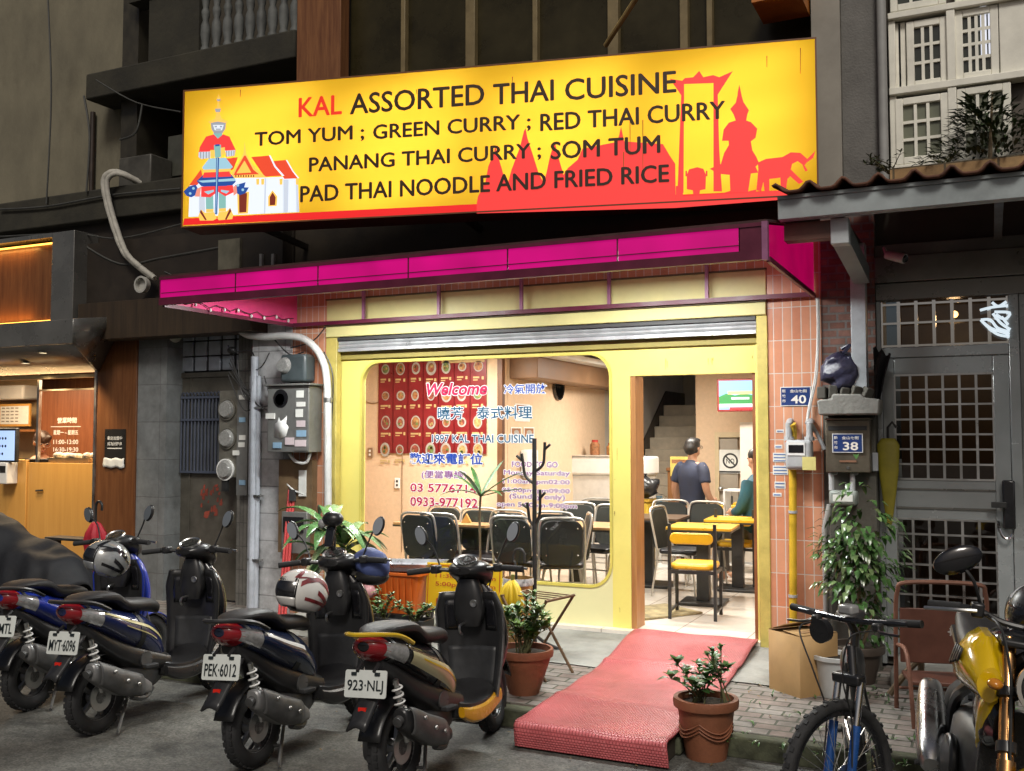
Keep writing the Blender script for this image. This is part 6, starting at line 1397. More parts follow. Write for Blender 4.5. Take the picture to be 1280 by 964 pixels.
def scooter(name, label, rear, heading, S):
    """S: paint, trim, number and so on; rear = where the rear tyre stands, heading in degrees, 90 = nose to the shops"""
    t = thing(name, label, 'scooter', V((rear[0], rear[1], 0)), group='scooters parked nose to the kerb', rot=(R(S.get('lean', -3)), 0, R(heading)))
    t.rotation_mode = 'XYZ'
    WB = 1.17; TE = 1.85
    P = S['paint']; steer = R(S.get('steer', 12))
    wheel(t, 'rear_wheel', (0, 0, .225)); 
    # ---- tail, seat, side covers
    K = lambda l: [((q_[0]*.62 if q_[0] < 0 else q_[0]),)+tuple(q_[1:2] if 0 else (q_[1]+.02*(q_[0] < .1),))+tuple(q_[2:]) for q_ in l]
    tail = K([(-.40, .765, .03, .02), (-.36, .76, .075, .045), (-.24, .735, .125, .07), (-.05, .69, .158, .095), (.14, .63, .172, .12), (.30, .56, .165, .15), (.42, .48, .14, .15), (.49, .42, .10, .10)])
    hull(MB(), tail, 28, TE).obj('tail_cover', P, t)
    for s_ in (.30, .66): hull(MB(), tail, 28, TE, a0=-70, a1=250, grow=.0035, s0=s_, s1=s_+.035).obj('panel_gap', blk, t)
    b_ = MB(); hull(b_, K([(-.26, .665, .06, .04), (-.12, .60, .09, .06), (.1, .50, .115, .08), (.32, .40, .135, .09), (.52, .345, .135, .065)]), 18, 2.8); b_.obj('lower_cover', blkp, t)
    st = K([(-.30, .815, .06, .014), (-.2, .825, .105, .024), (-.05, .822, .128, .034), (.08, .803, .135, .042), (.16, .772, .136, .044), (.27, .752, .132, .046), (.39, .738, .110, .044), (.48, .712, .078, .04), (.52, .69, .04, .03)])
    hull(MB(), st, 20, 2.6).obj('seat', seatm, t)
    for s in (-1, 1):
        a = S.get('band', (-25, 25)); a = a if s > 0 else (180-a[1], 180-a[0])
        hull(MB(), tail, 10, TE, a0=a[0], a1=a[1], grow=.004, s0=S.get('bs', .42), s1=.90).obj('side_stripe', S.get('stripe', P), t)
    for s in (-1, 1):
        mb_ = S.get('mband', (14, 24)); mb_ = mb_ if s > 0 else (180-mb_[1], 180-mb_[0]); d_ = MB()
        for i, (s0, s1) in enumerate(S.get('marks', [])): hull(d_, tail, 4, TE, a0=mb_[0], a1=mb_[1], grow=.006, s0=s0, s1=s1)
        if d_.v: d_.obj('side_marking', S.get('mark_mat', white_m), t)
    # grab rail
    gr = spline([(-.02, -.150, .765), (-.13, -.145, .82), (-.24, -.10, .845), (-.30, 0, .852), (-.24, .10, .845), (-.13, .145, .82), (-.02, .150, .765)], 5)
    MB().tube(gr, .017, 8, flat=.75).obj('grab_rail', S.get('rail', blkp), t)
    # lights
    hull(MB(), tail, 14, TE, a0=-270, a1=90, grow=.006, s0=0, s1=.26).obj('tail_light', redl, t)
    for s in (-1, 1): hull(MB(), tail, 6, TE, a0=(-38 if s > 0 else 152), a1=(28 if s > 0 else 218), grow=.006, s0=.245, s1=.40).obj('indicator', clr, t)
    # rear mudguard, flap and plate
    m = MB().grid(lambda u, v: V((-.12-.20*u-.03*u*u, (v-.5)*(.13-.02*u), .64-.24*u+.012*math.cos((v-.5)*5))), 8, 6); m.obj('mudguard', blkp, t, solid=.012)
    licence(t, (-.245, S.get('py', 0), .60), S['number'])
    MB().box((-.285, 0, .47), (.010, .045, .045), (0, R(10), 0)).obj('reflector', redr, t)
    for s in (-1, 1): MB().tube([(-.19, s*.05, .69), (-.238, s*.05, .66)], .010, 6).obj('plate_bracket', blkp, t)
    hu = MB().grid(lambda u, v: V((.258*math.cos(R(60+100*u)), (v-.5)*.13, .225+.258*math.sin(R(60+100*u)))), 12, 4); hu.obj('inner_fender', blkp, t, solid=.006)
    # engine, belt case, exhaust, shock, stand
    m = MB(); hull(m, [(.16, .27, .06, .08), (.26, .30, .10, .12), (.40, .31, .11, .12), (.50, .30, .08, .08)], 14, 3); m.tube([(.30, -.10, .40), (.30, -.135, .40)], .05, 14); m.obj('engine', engm, t)
    m = MB(); hull(m, [(-.09, .23, .03, .06), (-.03, .24, .045, .09), (.18, .26, .045, .085), (.36, .28, .05, .10), (.46, .29, .03, .07)], 14, 3, y0=.115); m.obj('belt_case', engm, t)
    m = MB().tube(spline([(.38, -.09, .20), (.26, -.14, .17), (.14, -.155, .20)], 5), .020, 8); m.obj('exhaust_pipe', engm, t)
    ex = [(-.20, .42, .035, .045, -.165), (-.18, .415, .048, .060, -.165), (-.10, .375, .056, .075, -.162), (.02, .315, .058, .08, -.158), (.20, .26, .048, .062, -.152), (.30, .225, .026, .034, -.148)]
    hull(MB(), ex, 18, 2.6).obj('muffler', S.get('muffler', mufm), t)
    hull(MB(), ex, 8, 2.6, a0=120, a1=235, grow=.012, s0=.25, s1=.8).obj('heat_shield', S.get('shield_mat', engm), t, solid=.005)
    bm2 = MB()
    for bx_, bz_ in ((-.06, .40), (.04, .325), (.13, .285)): bm2.ell((bx_, -.232, bz_), (.012, .008, .012), 10, 6)
    bm2.obj('muffler_bolts', alu, t)
    MB().lathe([(.022, 0), (.026, 0), (.026, .03), (.022, .03)], (-.20, -.165, .42), 12, 0, Matrix.Rotation(R(-105), 3, 'Y')).obj('exhaust_tip', engm, t)
    for s in ((-1, 1) if S.get('twin') else (-1,)):
        a, b = V((-.05, s*.105, .27)), V((-.13, s*.105, .60)); pts = [a+(b-a)*(i/90)+Matrix.Rotation(0, 3, 'X')@V((.026*math.cos(i*.62), .026*math.sin(i*.62), 0)) for i in range(18, 84)]
        so_ = MB().tube([a, b], .014, 8).obj('shock', alu, t); c_ = MB().tube(pts, .006, 5).obj('spring', S.get('spring', white_m), t); c_.parent = so_
    m = MB()
    for s in (-1, 1): m.tube([(.20, s*.06, .18), (.05, s*.13, .012), (.00, s*.17, .006)], .010, 6)
    m.tube([(.12, -.1, .09), (.12, .1, .09)], .008, 6); m.obj('centre_stand', engm, t)
    for s in (-1, 1): MB().box((.30, s*.165, .36), (.09, .05, .025), (0, 0, s*R(15))).obj('foot_peg', rubber, t, bevel=.006)
    # ---- floor and leg shield
    f_ = MB(); hull(f_, [(.44, .32, .12, .055), (.52, .295, .165, .05), (.68, .285, .172, .042), (.82, .30, .168, .05), (.90, .33, .14, .07)], 18, 5); f_.obj('floorboard', S.get('floor', blkp), t)
    for s in (-1, 1): hull(MB(), [(.44, .30, .02, .03), (.55, .262, .03, .045), (.72, .255, .03, .045), (.90, .30, .025, .04)], 10, 3, y0=s*.160).obj('sill', S.get('sill', blkp), t)
    # inner leg shield (rider's side) and outer front cover, standing hulls
    def shp(z): 
        k = (z-.3)/.62; return .185+.04*math.sin(min(1, k*1.25)*math.pi*.5)-.05*max(0, k-.8)/.2
    ls = MB()
    def shield(u, v):
        z = .30+.60*u; hw = shp(z); y = (v-.5)*2*hw; return V((.885+.05*u+.030*math.sin(u*3.1)-.055*(abs(v-.5)*2)**2.2, y, z))
    ls.grid(shield, 16, 14); ls.obj('leg_shield', S.get('inner', blkp), t, solid=.022)
    for e_ in (0, 1): MB().tube([shield(i/16, e_)+V((-.004, .008*e_-.004, 0)) for i in range(17)], .008, 6).obj('shield_edge', S.get('edge', blkp), t)
    MB().grid(lambda u, v: shield(.10+.36*u, .12+.76*v)+V((-.014, 0, 0)), 8, 10).obj('kick_panel', S.get('kick', engk), t, solid=.006)
    for s in (-1, 1): MB().grid(lambda u, v: shield(.62+.30*u, (.70+.20*v) if s > 0 else (.10+.20*v))+V((-.014, 0, 0)), 5, 4).obj('glove_lid', blkgl, t, solid=.006)
    hull(MB(), [(.36, .965, .05, .13), (.44, .985, .062, .175)][0:0] or [(.37, .935, .12, .03), (.46, .965, .175, .05), (.60, .99, .20, .06), (.74, .995, .185, .06), (.86, .985, .145, .05), (.94, .97, .08, .03)], 20, 2.6, axis='z').obj('front_cover', S.get('front', P), t)
    m = MB(); hull(m, [(.70, .885, .07, .03), (.78, .89, .10, .045), (.90, .90, .09, .05), (.98, .905, .06, .04)], 16, 2.8, axis='z'); m.obj('inner_pocket', blkp, t)
    MB().lathe([(.001, 0), (.022, 0), (.022, .012), (.016, .012), (.001, .006)], (.852, -.055, .84), 16, 0, Matrix.Rotation(R(-90), 3, 'Y')).obj('ignition', alu, t)
    MB().tube(spline([(.86, .02, .72), (.80, .02, .715), (.795, .02, .68), (.82, .02, .66)], 4), .008, 6).obj('bag_hook', alu, t)
    # ---- steering: fork, wheel, fender, headset
    sp_ = bpy.data.objects.new('steering', None); col.objects.link(sp_); sp_.parent = t; sp_.location = (.93, 0, .95); sp_.empty_display_size = .05
    sp_.rotation_euler = (0, 0, steer)
    o_ = V((.93, 0, .95)); L = lambda x, y, z: V((x, y, z))-o_
    wheel(sp_, 'front_wheel', L(WB, 0, .225))
    for s in (-1, 1): MB().tube([L(WB, s*.075, .225), L(1.06, s*.075, .55), L(1.02, s*.05, .62)], .018, 8).obj('fork_leg', engm, sp_)
    m = MB().grid(lambda u, v: L(WB, 0, .225)+V((.25*math.cos(R(20+135*u)), (v-.5)*.15*(1-.25*abs(u-.5)), .25*math.sin(R(20+135*u))-.02*(abs(v-.5)*2)**2)), 16, 6); m.obj('front_fender', S.get('front', P), sp_, solid=.008)
    MB().tube([L(1.02, 0, .62), L(.93, 0, .98)], .03, 10).obj('steering_column', blkp, sp_)
    hs = MB(); hull(hs, [(.80, 1.035, .05, .018), (.84, 1.035, .10, .04), (.92, 1.03, .135, .062), (1.0, 1.0, .125, .07), (1.06, .97, .08, .055), (1.085, .955, .03, .025)], 20, 2.6); hs.v = [v_-o_ for v_ in hs.v]; hs.obj('headset', S.get('headset', blkp), sp_)
    hl = MB(); hull(hl, [(1.045, .975, .09, .05), (1.085, .962, .06, .035), (1.098, .955, .02, .012)], 18, 2.4); hl.v = [v_-o_ for v_ in hl.v]; hl.obj('headlight', clr, sp_)
    q = Matrix.Rotation(R(-28), 3, 'Y')
    dm = MB().lathe([(.001, .004), (.068, .004), (.078, .012), (.082, .0), (.07, -.02)], L(.872, 0, 1.088), 28, 0, q@Matrix.Scale(.8, 3, V((1, 0, 0)))); d_o = dm.obj('instrument_ring', S.get('dial', alu), sp_)
    fm = MB().lathe([(.001, .006), (.062, .006)], L(.872, 0, 1.088)+q@V((0, 0, .004)), 24, 0, q@Matrix.Scale(.8, 3, V((1, 0, 0)))); x_ = fm.obj('dial_face', pm('dial_face', (.05, .052, .05), rough=.2, var=.5, scale=30, coat=.5), sp_); x_.parent = d_o
    for s in (-1, 1):
        MB().tube([L(.90, s*.10, 1.035), L(.87, s*.22, 1.045), L(.83, s*.34, 1.035)], .013, 8).obj('handlebar', blkp, sp_)
        MB().tube([L(.857, s*.235, 1.044), L(.822, s*.37, 1.035)], .019, 10).obj('grip', rubber, sp_)
        MB().box(L(.875, s*.20, 1.045), (.06, .055, .05), (0, 0, s*R(-12))).obj('switch_box', blkp, sp_, bevel=.01)
        MB().tube(spline([L(.91, s*.20, 1.045), L(.915, s*.28, 1.04), L(.885, s*.38, 1.03)], 4), [.008]*9, 6).obj('brake_lever', alu, sp_)
        if not (S.get('no_mirror') and s == S['no_mirror']): spoke_mirror(sp_, s, L(.90, s*.185, 1.065), L(.90, s*.27, 1.23))
    for s in (-1, 1): MB().tube(spline([L(.90, s*.15, 1.03), L(.97, s*.13, 1.0), L(1.0, s*.08, .88), L(1.0, s*.05, .75)], 5), .005, 5).obj('brake_cable', blk, sp_)
    return t
navy = pm('paint_navy', (.012, .020, .085), rough=.2, var=.2, scale=3, coat=.8, dirt=.15); blue = pm('paint_blue', (.015, .035, .30), rough=.2, var=.15, scale=3, coat=.8, dirt=.12); dnavy = pm('paint_dark_navy', (.010, .018, .050), rough=.22, var=.25, scale=3, coat=.7, dirt=.15)
cream = pm('paint_cream', (.55, .50, .28), rough=.25, var=.1, scale=3, coat=.6, dirt=.2); yel_s = pm('paint_yellow', (.62, .40, .012), rough=.22, var=.1, coat=.6, dirt=.12); gold_s = pm('stripe_gold', (.50, .44, .20), rough=.3, var=.1); grey_s = pm('cover_grey', (.13, .13, .135), rough=.35, var=.2, dirt=.25)
yel_o = pm('paint_amber', (.60, .30, .01), rough=.25, var=.1, coat=.5, dirt=.15)
def gr(px, py): p = atZ(px, py, 0); return (p.x, p.y)
scooter('scooter', 'black and yellow scooter with yellow grab rail, plate 923-NLJ, nearest the red mat', (gr(492, 978)[0]+.09, 4.53), 90, dict(paint=blkgl, stripe=cream, rail=yel_s, number='923·NLJ', inner=blkp, front=blkgl, sill=yel_o, edge=alu, twin=0, marks=[(.50, .88)], mark_mat=yel_s, mband=(-4, 3), band=(-30, 12), bs=.44, muffler=blkp, shield_mat=engm, lower=grey_s, steer=8, lean=-4))
scooter('scooter', 'dark navy scooter with white dashes on its side, plate PEK-6012, white helmet on it', (gr(303, 952)[0]+.13, 4.5), 92, dict(paint=dnavy, number='PEK·6012', marks=[(.44, .49), (.51, .56), (.58, .63), (.65, .70)], mark_mat=white_m, mband=(12, 22), lower=grey_s, front=blkgl, steer=10, lean=-4))
scooter('scooter', 'navy scooter with gold side stripe and black front, plate MYT-6096', (gr(100, 908)[0]+.22, 4.58), 92, dict(paint=navy, stripe=gold_s, band=(16, 24), marks=[(.55, .80)], mark_mat=gold_s, mband=(-2, 2), number='MYT·6096', lower=grey_s, front=blkgl, rail=blkp, steer=4, lean=-3, no_mirror=1))
scooter('scooter', 'bright blue scooter cut off by the left edge, plate ending 9-MTL', (-5.9, 4.78), 97, dict(paint=blue, number='589·MTL', front=blue, inner=blkp, edge=blue, steer=-4, lean=-3))
# ---- helmets and odds and ends carried on the scooters
def helmet(label, c, rot, shell, accent, visor=None, s=1.0):
    t = thing('helmet', label, 'helmet', c, rot=rot, group='motorcycle helmets')
    def pt(a, e, k=1.0):   # a round from the front, e up from the rim
        x = math.cos(e)*math.cos(a); y = math.cos(e)*math.sin(a); z = math.sin(e); return V((x*.150*k+(.012 if x > 0 else 0)*k, y*.120*k, z*.128*k+.115))*s
    def emin(a):
        d = abs((a+math.pi) % (2*math.pi)-math.pi); return R(18) if d < .95 else (R(18)-(R(18)+R(62))*min(1, (d-.95)/.25))
    sh = MB().grid(lambda u, v: pt(2*math.pi*u, emin(2*math.pi*u)+(R(90)-emin(2*math.pi*u))*v), 60, 12); sh.obj('shell', shell, t, solid=.012*s)
    MB().grid(lambda u, v: pt(-1.1+2.2*u, R(-42)-R(16)*0+R(26)*v-R(6)), 24, 5).obj('chin_bar', shell, t, solid=.016*s)
    MB().grid(lambda u, v: pt(-1.12+2.24*u, R(-26)+R(56)*v, 1.03), 24, 8).obj('visor', visor or blk_g, t, solid=.003*s)
    MB().ell(V((0, 0, .10))*s, (.118*s, .10*s, .10*s), 18, 12).obj('lining', blk, t)
    ac = MB()
    for s_ in (-1, 1):
        ac.grid(lambda u, v: pt(s_*(1.25+1.3*u), R(8)+R(14)*v+R(20)*math.sin(u*3), 1.06), 14, 3); ac.grid(lambda u, v: pt(s_*(1.5+1.2*u), R(-24)+R(9)*v-R(10)*u, 1.06), 12, 2)
    for s_ in (-1, 1):
        ac.grid(lambda u, v: pt(s_*(1.1+1.9*u), R(28)-R(20)*u+R(5)*v+R(10)*math.sin(u*5), 1.06), 18, 2)
        ac.grid(lambda u, v: pt(s_*(1.9+1.2*u), R(-5)-R(38)*u+R(12)*v, 1.06), 12, 3)
        ac.grid(lambda u, v: pt(s_*(.9+.25*v+.3*u), R(30)+R(42)*u, 1.06), 8, 2)
    ac.grid(lambda u, v: pt(math.pi-.5+1.0*u, R(-45)+R(8)*v, 1.06), 10, 2)
    ac.obj('graphics', accent, t)
    return t
hw_ = pm('helmet_white', (.66, .65, .62), rough=.16, var=.06, coat=.8); hs_ = pm('helmet_silver', (.34, .35, .35), rough=.16, metal=.4, var=.35, scale=6, coat=.9)
helmet('white open faced helmet with black and red graphics on the navy scooter PEK-6012', V((gr(303, 952)[0]+.12, 4.90, .80)), (R(8), R(-14), R(-125)), hw_, pm('helmet_red', (.16, .015, .02), var=.9, scale=22))
helmet('silver and black helmet on the seat of the bright blue scooter', V((-5.72, 5.2, .86)), (R(10), R(-18), R(222)), hs_, blk_g)
bgb = thing('handlebar_bag', 'small blue and black bag hung over the handlebar of scooter PEK-6012', 'bag', V((gr(303, 952)[0]+.24, 5.50, 1.0)))
m = MB().ell((0, 0, .02), (.14, .09, .10), 20, 12)
for i, v_ in enumerate(m.v): m.v[i] = v_+v_.normalized()*(.03*noise.noise(v_*9))
m.obj('pouch', pm('bag_blue', (.06, .085, .22), rough=.6, var=.3, bump=.3, bscale=30), bgb, sharp=180); MB().ell((0, -.0, -.06), (.12, .08, .06), 16, 8).obj('lower_pouch', blk, bgb)
ph = thing('phone_holder', 'black phone holder with small round mirror on the handlebar of PEK-6012', 'holder', V((gr(303, 952)[0]+.0, 5.40, 1.07)))
MB().tube([(0, 0, 0), (0, .01, .10), (0, -.02, .18)], .016, 8).obj('arm', blk, ph); MB().box((0, -.03, .13), (.07, .02, .14), (R(-15), 0, 0)).obj('phone_case', blk_g, ph, bevel=.008); MB().ell((.02, -.03, .24), (.075, .06, .05), 18, 10).obj('cap_shade', blkp, ph); MB().ell((-.05, -.05, .21), (.03, .02, .03), 12, 8).obj('lens', clr, ph)
# ---- covered scooter behind
cv = thing('covered_scooter', 'motor scooter under a black rain cover, at the left edge before the takeaway', 'scooter', V((-8.55, 6.55, .12)), rz=R(-8))
prof_ = [(-1.0, .55, .16), (-.85, .80, .24), (-.5, .98, .30), (-.2, 1.02, .34), (.1, .90, .30), (.45, .78, .30), (.8, .72, .30), (1.1, .64, .26), (1.25, .42, .2)]
def cover(u, v):
    k = u*(len(prof_)-1); i = min(int(k), len(prof_)-2); f_ = k-i; a = [prof_[i][j]*(1-f_)+prof_[i+1][j]*f_ for j in range(3)]
    an = R(-12+204*v); c_, s_ = math.cos(an), math.sin(an)
    z = a[1]*max(0, (abs(s_)**.75)*math.copysign(1, s_)); y = -a[2]*math.copysign(abs(c_)**.6, c_)*(1+.15*(1-max(0, s_)))
    p = V((a[0], y, max(.03, z))); nn = noise.noise(V((p.x*3, p.y*4, p.z*3))); ff = noise.noise(V((p.x*2.2+p.z*1.5, p.y*2, 5))); rdg = abs(noise.noise(V((p.x*5+p.z*2.5, p.y*3.5, p.z*1.5)))); lo = 1-max(0, s_); p += V((.05*nn, (.09*noise.noise(V((p.x*6, p.z*1.2, 2)))+.05*math.sin(p.x*17+p.z*3+4*ff))*lo, .05*nn-.045*rdg+.03*ff)); p.z = max(.02, p.z); return p
MB().grid(cover, 60, 40).obj('rain_cover', pm('cover_black', (.008, .009, .012), rough=.7, var=.3, scale=3, bump=.5, bscale=12), cv, sharp=180, solid=.004)
for x in (-.75, .75): wheel(cv, 'wheel', (x, 0, .225))
# ================================================================== MOTORCYCLE (naked, yellow) at the right edge
gold_f = pm('fork_gold', (.62, .34, .14), rough=.22, metal=1, var=.12); moto_y = pm('moto_yellow', (.72, .46, .006), rough=.16, var=.08, coat=1)
MO = atZ(1262, 1010, 0)
mt = thing('motorcycle', 'yellow and black naked motorcycle with gold fork facing the road at the right edge', 'motorcycle', V((.08, 4.24, 0)), rot=(R(-7), 0, R(-78)))
# local: x forward from the front axle (0), bike runs back to x = -1.4
wheel(mt, 'rear_wheel', (-1.38, 0, .31), .31, .075, 5, blkp)
hull(MB(), [(-.86, .80, .04, .03), (-.80, .84, .12, .09), (-.62, .90, .15, .13), (-.44, .92, .14, .12), (-.34, .90, .08, .06)], 20, 2.5).obj('fuel_tank', blkgl, mt)
for s in (-1, 1):
    sh = MB(); hull(sh, [(-.62, .80, .03, .04), (-.52, .85, .07, .09), (-.36, .91, .095, .14), (-.24, .91, .085, .125), (-.14, .86, .05, .07)], 14, 1.7, y0=s*.185, sub=1); o_ = sh.obj('tank_shroud', moto_y, mt)
    lw = MB(); hull(lw, [(-.34, .60, .01, .04), (-.28, .70, .03, .10), (-.22, .76, .035, .10), (-.17, .80, .02, .05)], 12, 1.7, y0=s*.165, sub=1); lw.obj('shroud_tip', moto_y, mt)
    mk = MB()
    for i in range(4):
        x0 = -.44+.045*i; mk.add([(x0, s*.283, .875+.012*i), (x0+.028, s*.283, .87+.012*i), (x0+.085-.01*i, s*.275, .965), (x0+.06-.01*i, s*.275, .965)], [(0, 1, 2, 3)])
    for v_ in mk.v: pass
    mk.obj('wing_emblem', blk, mt, solid=.006).parent = o_
    hull(MB(), [(-.52, .70, .03, .05), (-.38, .72, .055, .12), (-.24, .72, .055, .13), (-.14, .70, .03, .06)], 14, 3, y0=s*.13).obj('radiator_shroud', blkgl, mt)
m = MB(); hull(m, [(-1.0, .45, .10, .10), (-.85, .46, .17, .18), (-.6, .45, .19, .2), (-.4, .46, .15, .18), (-.32, .48, .08, .1)], 16, 3.2)
for i in range(7): m.bx(-.5, -.30, -.13, .13, .52+.022*i, .53+.022*i)
m.obj('engine', engm, mt)
for s in (-1, 1): MB().tube([(-.62, s*.19, .42), (-.62, s*.225, .42)], .11, 24).obj('engine_cover', blkp, mt, bevel=.012)
MB().bx(-.31, -.27, -.17, .17, .46, .74).obj('radiator', pm('radiator', (.03, .03, .03), rough=.6, bump=.8, bscale=80), mt, bevel=.006)
hull(MB(), [(-1.55, .93, .05, .03), (-1.4, .92, .09, .05), (-1.15, .86, .12, .06), (-.95, .84, .12, .05), (-.82, .86, .07, .03)], 16, 2.6).obj('seat', seatm, mt)
m = MB()
for s in (-1, 1): m.tube(spline([(-.20, s*.05, .98), (-.5, s*.17, .78), (-.85, s*.16, .62), (-.95, s*.14, .40)], 5), .026, 8); m.tube([(-.95, s*.13, .42), (-1.38, s*.12, .31)], .028, 8); m.tube([(-.85, s*.12, .72), (-1.45, s*.08, .86)], .018, 8)
m.obj('frame', blkp, mt)
can = [(-.30, .0, .03, .03), (-.26, .0, .055, .06), (.0, 0, .068, .075), (.22, 0, .060, .066), (.30, 0, .035, .04)]
cm_ = MB(); hull(cm_, can, 18, 2.8); q = Euler((0, R(24), R(-6))).to_matrix(); cm_.v = [q@v_+V((-1.02, -.22, .46)) for v_ in cm_.v]; cm_.obj('exhaust_can', pm('exhaust_steel', (.55, .55, .55), rough=.25, metal=1, var=.2), mt)
m = MB().tube(spline([(-.30, -.1, .42), (-.26, -.12, .25), (-.45, -.16, .18), (-.72, -.2, .30)], 6), .024, 8); m.obj('exhaust_pipe', engm, mt)
m = MB().tube([(-.75, .12, .25), (-.70, .34, .015)], .012, 8); m.obj('side_stand', blkp, mt); m = MB().tube([(-.82, -.18, .33), (-.80, -.31, .33)], .012, 8); m.obj('foot_peg', rubber, mt)
sg = bpy.data.objects.new('steering', None); col.objects.link(sg); sg.parent = mt; so_ = V((-.20, 0, .95)); sg.location = so_; sg.rotation_euler = (0, 0, R(-6)); L = lambda x, y, z: V((x, y, z))-so_
wheel(sg, 'front_wheel', L(.16, 0, .305), .305, .062, 5, blkp)
for s in (-1, 1):
    MB().tube([L(.02, s*.115, .60), L(-.245, s*.115, 1.03)], .028, 14).obj('fork_tube', gold_f, sg)
    MB().tube([L(.17, s*.115, .29), L(.02, s*.115, .62)], .034, 14).obj('fork_slider', gold_f, sg)
    MB().lathe([(.038, -.02), (.038, .02)], L(-.01, s*.115, .66), 14, 0, Euler((0, R(-30), 0)).to_matrix()).lathe([(.04, -.018), (.04, .018)], L(-.125, s*.115, .84), 14, 0, Euler((0, R(-30), 0)).to_matrix()).obj('fork_clamp', blkp, sg)
m = MB().grid(lambda u, v: L(.16, 0, .305)+V(((.325+.025*math.sin(math.pi*u))*math.cos(R(15+130*u)), (v-.5)*.20*(1-.3*abs(u-.5)), (.325+.025*math.sin(math.pi*u))*math.sin(R(15+130*u))-.05*(abs(v-.5)*2)**2.2)), 20, 10); m.obj('front_fender', moto_y, sg, solid=.008)
hq = Matrix.Rotation(R(82), 3, 'Y'); hc = L(-.02, 0, .90)
MB().lathe([(.001, -.13), (.05, -.125), (.088, -.07), (.098, .0), (.102, .03), (.094, .035), (.09, .02)], hc, 28, 0, hq, caps=False).obj('headlight_shell', blkgl, sg); MB().lathe([(.092, .022), (.08, .034), (.05, .044), (.001, .048)], hc, 28, 0, hq).obj('headlight_lens', pm('lens_dark', (.10, .10, .10), rough=.08, var=.8, scale=18, metal=.6, coat=1), sg)
MB().lathe([(.093, .02), (.108, .02), (.108, .045), (.093, .045)], hc, 28, 0, hq, caps=False).obj('headlight_rim', chrome, sg)
MB().bx(-.30+.20, -.16+.20, -.15, .15, .06, .09).obj('top_yoke', blkp, sg, bevel=.01)
for s in (-1, 1):
    MB().tube(spline([L(-.24, 0, 1.08), L(-.25, s*.14, 1.09), L(-.29, s*.25, 1.12), L(-.36, s*.39, 1.10)], 5), .013, 8).obj('handlebar', blkp, sg)
    MB().tube([L(-.315, s*.29, 1.115), L(-.37, s*.41, 1.098)], .020, 12).obj('grip', rubber, sg)
    MB().tube(spline([L(-.24, s*.24, 1.12), L(-.25, s*.32, 1.11), L(-.31, s*.43, 1.09)], 4), .008, 6).obj('brake_lever', alu, sg)
    MB().box(L(-.28, s*.235, 1.12), (.06, .05, .06)).obj('switch_box', blkp, sg, bevel=.01)
    o_ = MB().tube(spline([L(-.29, s*.22, 1.13), L(-.25, s*.26, 1.23), L(-.25, s*.30, 1.28)], 4), .007, 6).obj('mirror', blkp, sg)
    m = MB().ell(L(-.25, s*.33, 1.31), (.022, .10, .055), 18, 10, 0, Euler((R(-28*s), 0, R(8))).to_matrix()); m.obj('shell', blkgl, sg).parent = o_
    m = MB().ell(L(-.06, s*.17, .88), (.035, .03, .022), 12, 8); m.obj('indicator', pm('amber', (.6, .22, .02), rough=.15, coat=.6), sg)
MB().box(L(-.17, 0, 1.10), (.05, .13, .08), (0, R(-40), 0)).obj('instrument', blk_g, sg, bevel=.012)
m = MB()
for s in (-1, 1): m.tube(spline([L(-.25, s*.2, 1.11), L(-.12, s*.16, 1.08), L(-.06, s*.12, .92), L(.02, s*.11, .70), L(.12, s*.1, .42)], 6), .006, 6)
m.obj('brake_hose', blk, sg)
helmet('black open face helmet resting on the motorcycle tank', V((.16, 4.90, .96)), (R(-8), R(5), R(-110)), pm('helmet_black', (.02, .02, .022), rough=.35, var=.3), pm('helmet_mark', (.4, .4, .42)), s=1.05)
cl = MB().grid(lambda u, v: V((-.09+.24*u+.02*math.sin(v*9), -.10+.10*v*1.6-.02*math.sin(u*11), .10+.05*math.sin(u*3.1)-.22*(1-v)*(.6+.4*u)+.012*math.sin(u*24+v*8))), 26, 16)
ct = thing('green_cloth', 'lime green cloth draped over the motorcycle headlight', 'cloth', V((.24, 4.31, .88))); cl.obj('cloth', pm('cloth_lime', (.20, .34, .07), rough=.9, var=.2, scale=9, bump=.3, bscale=200), ct, sharp=180, solid=.004)

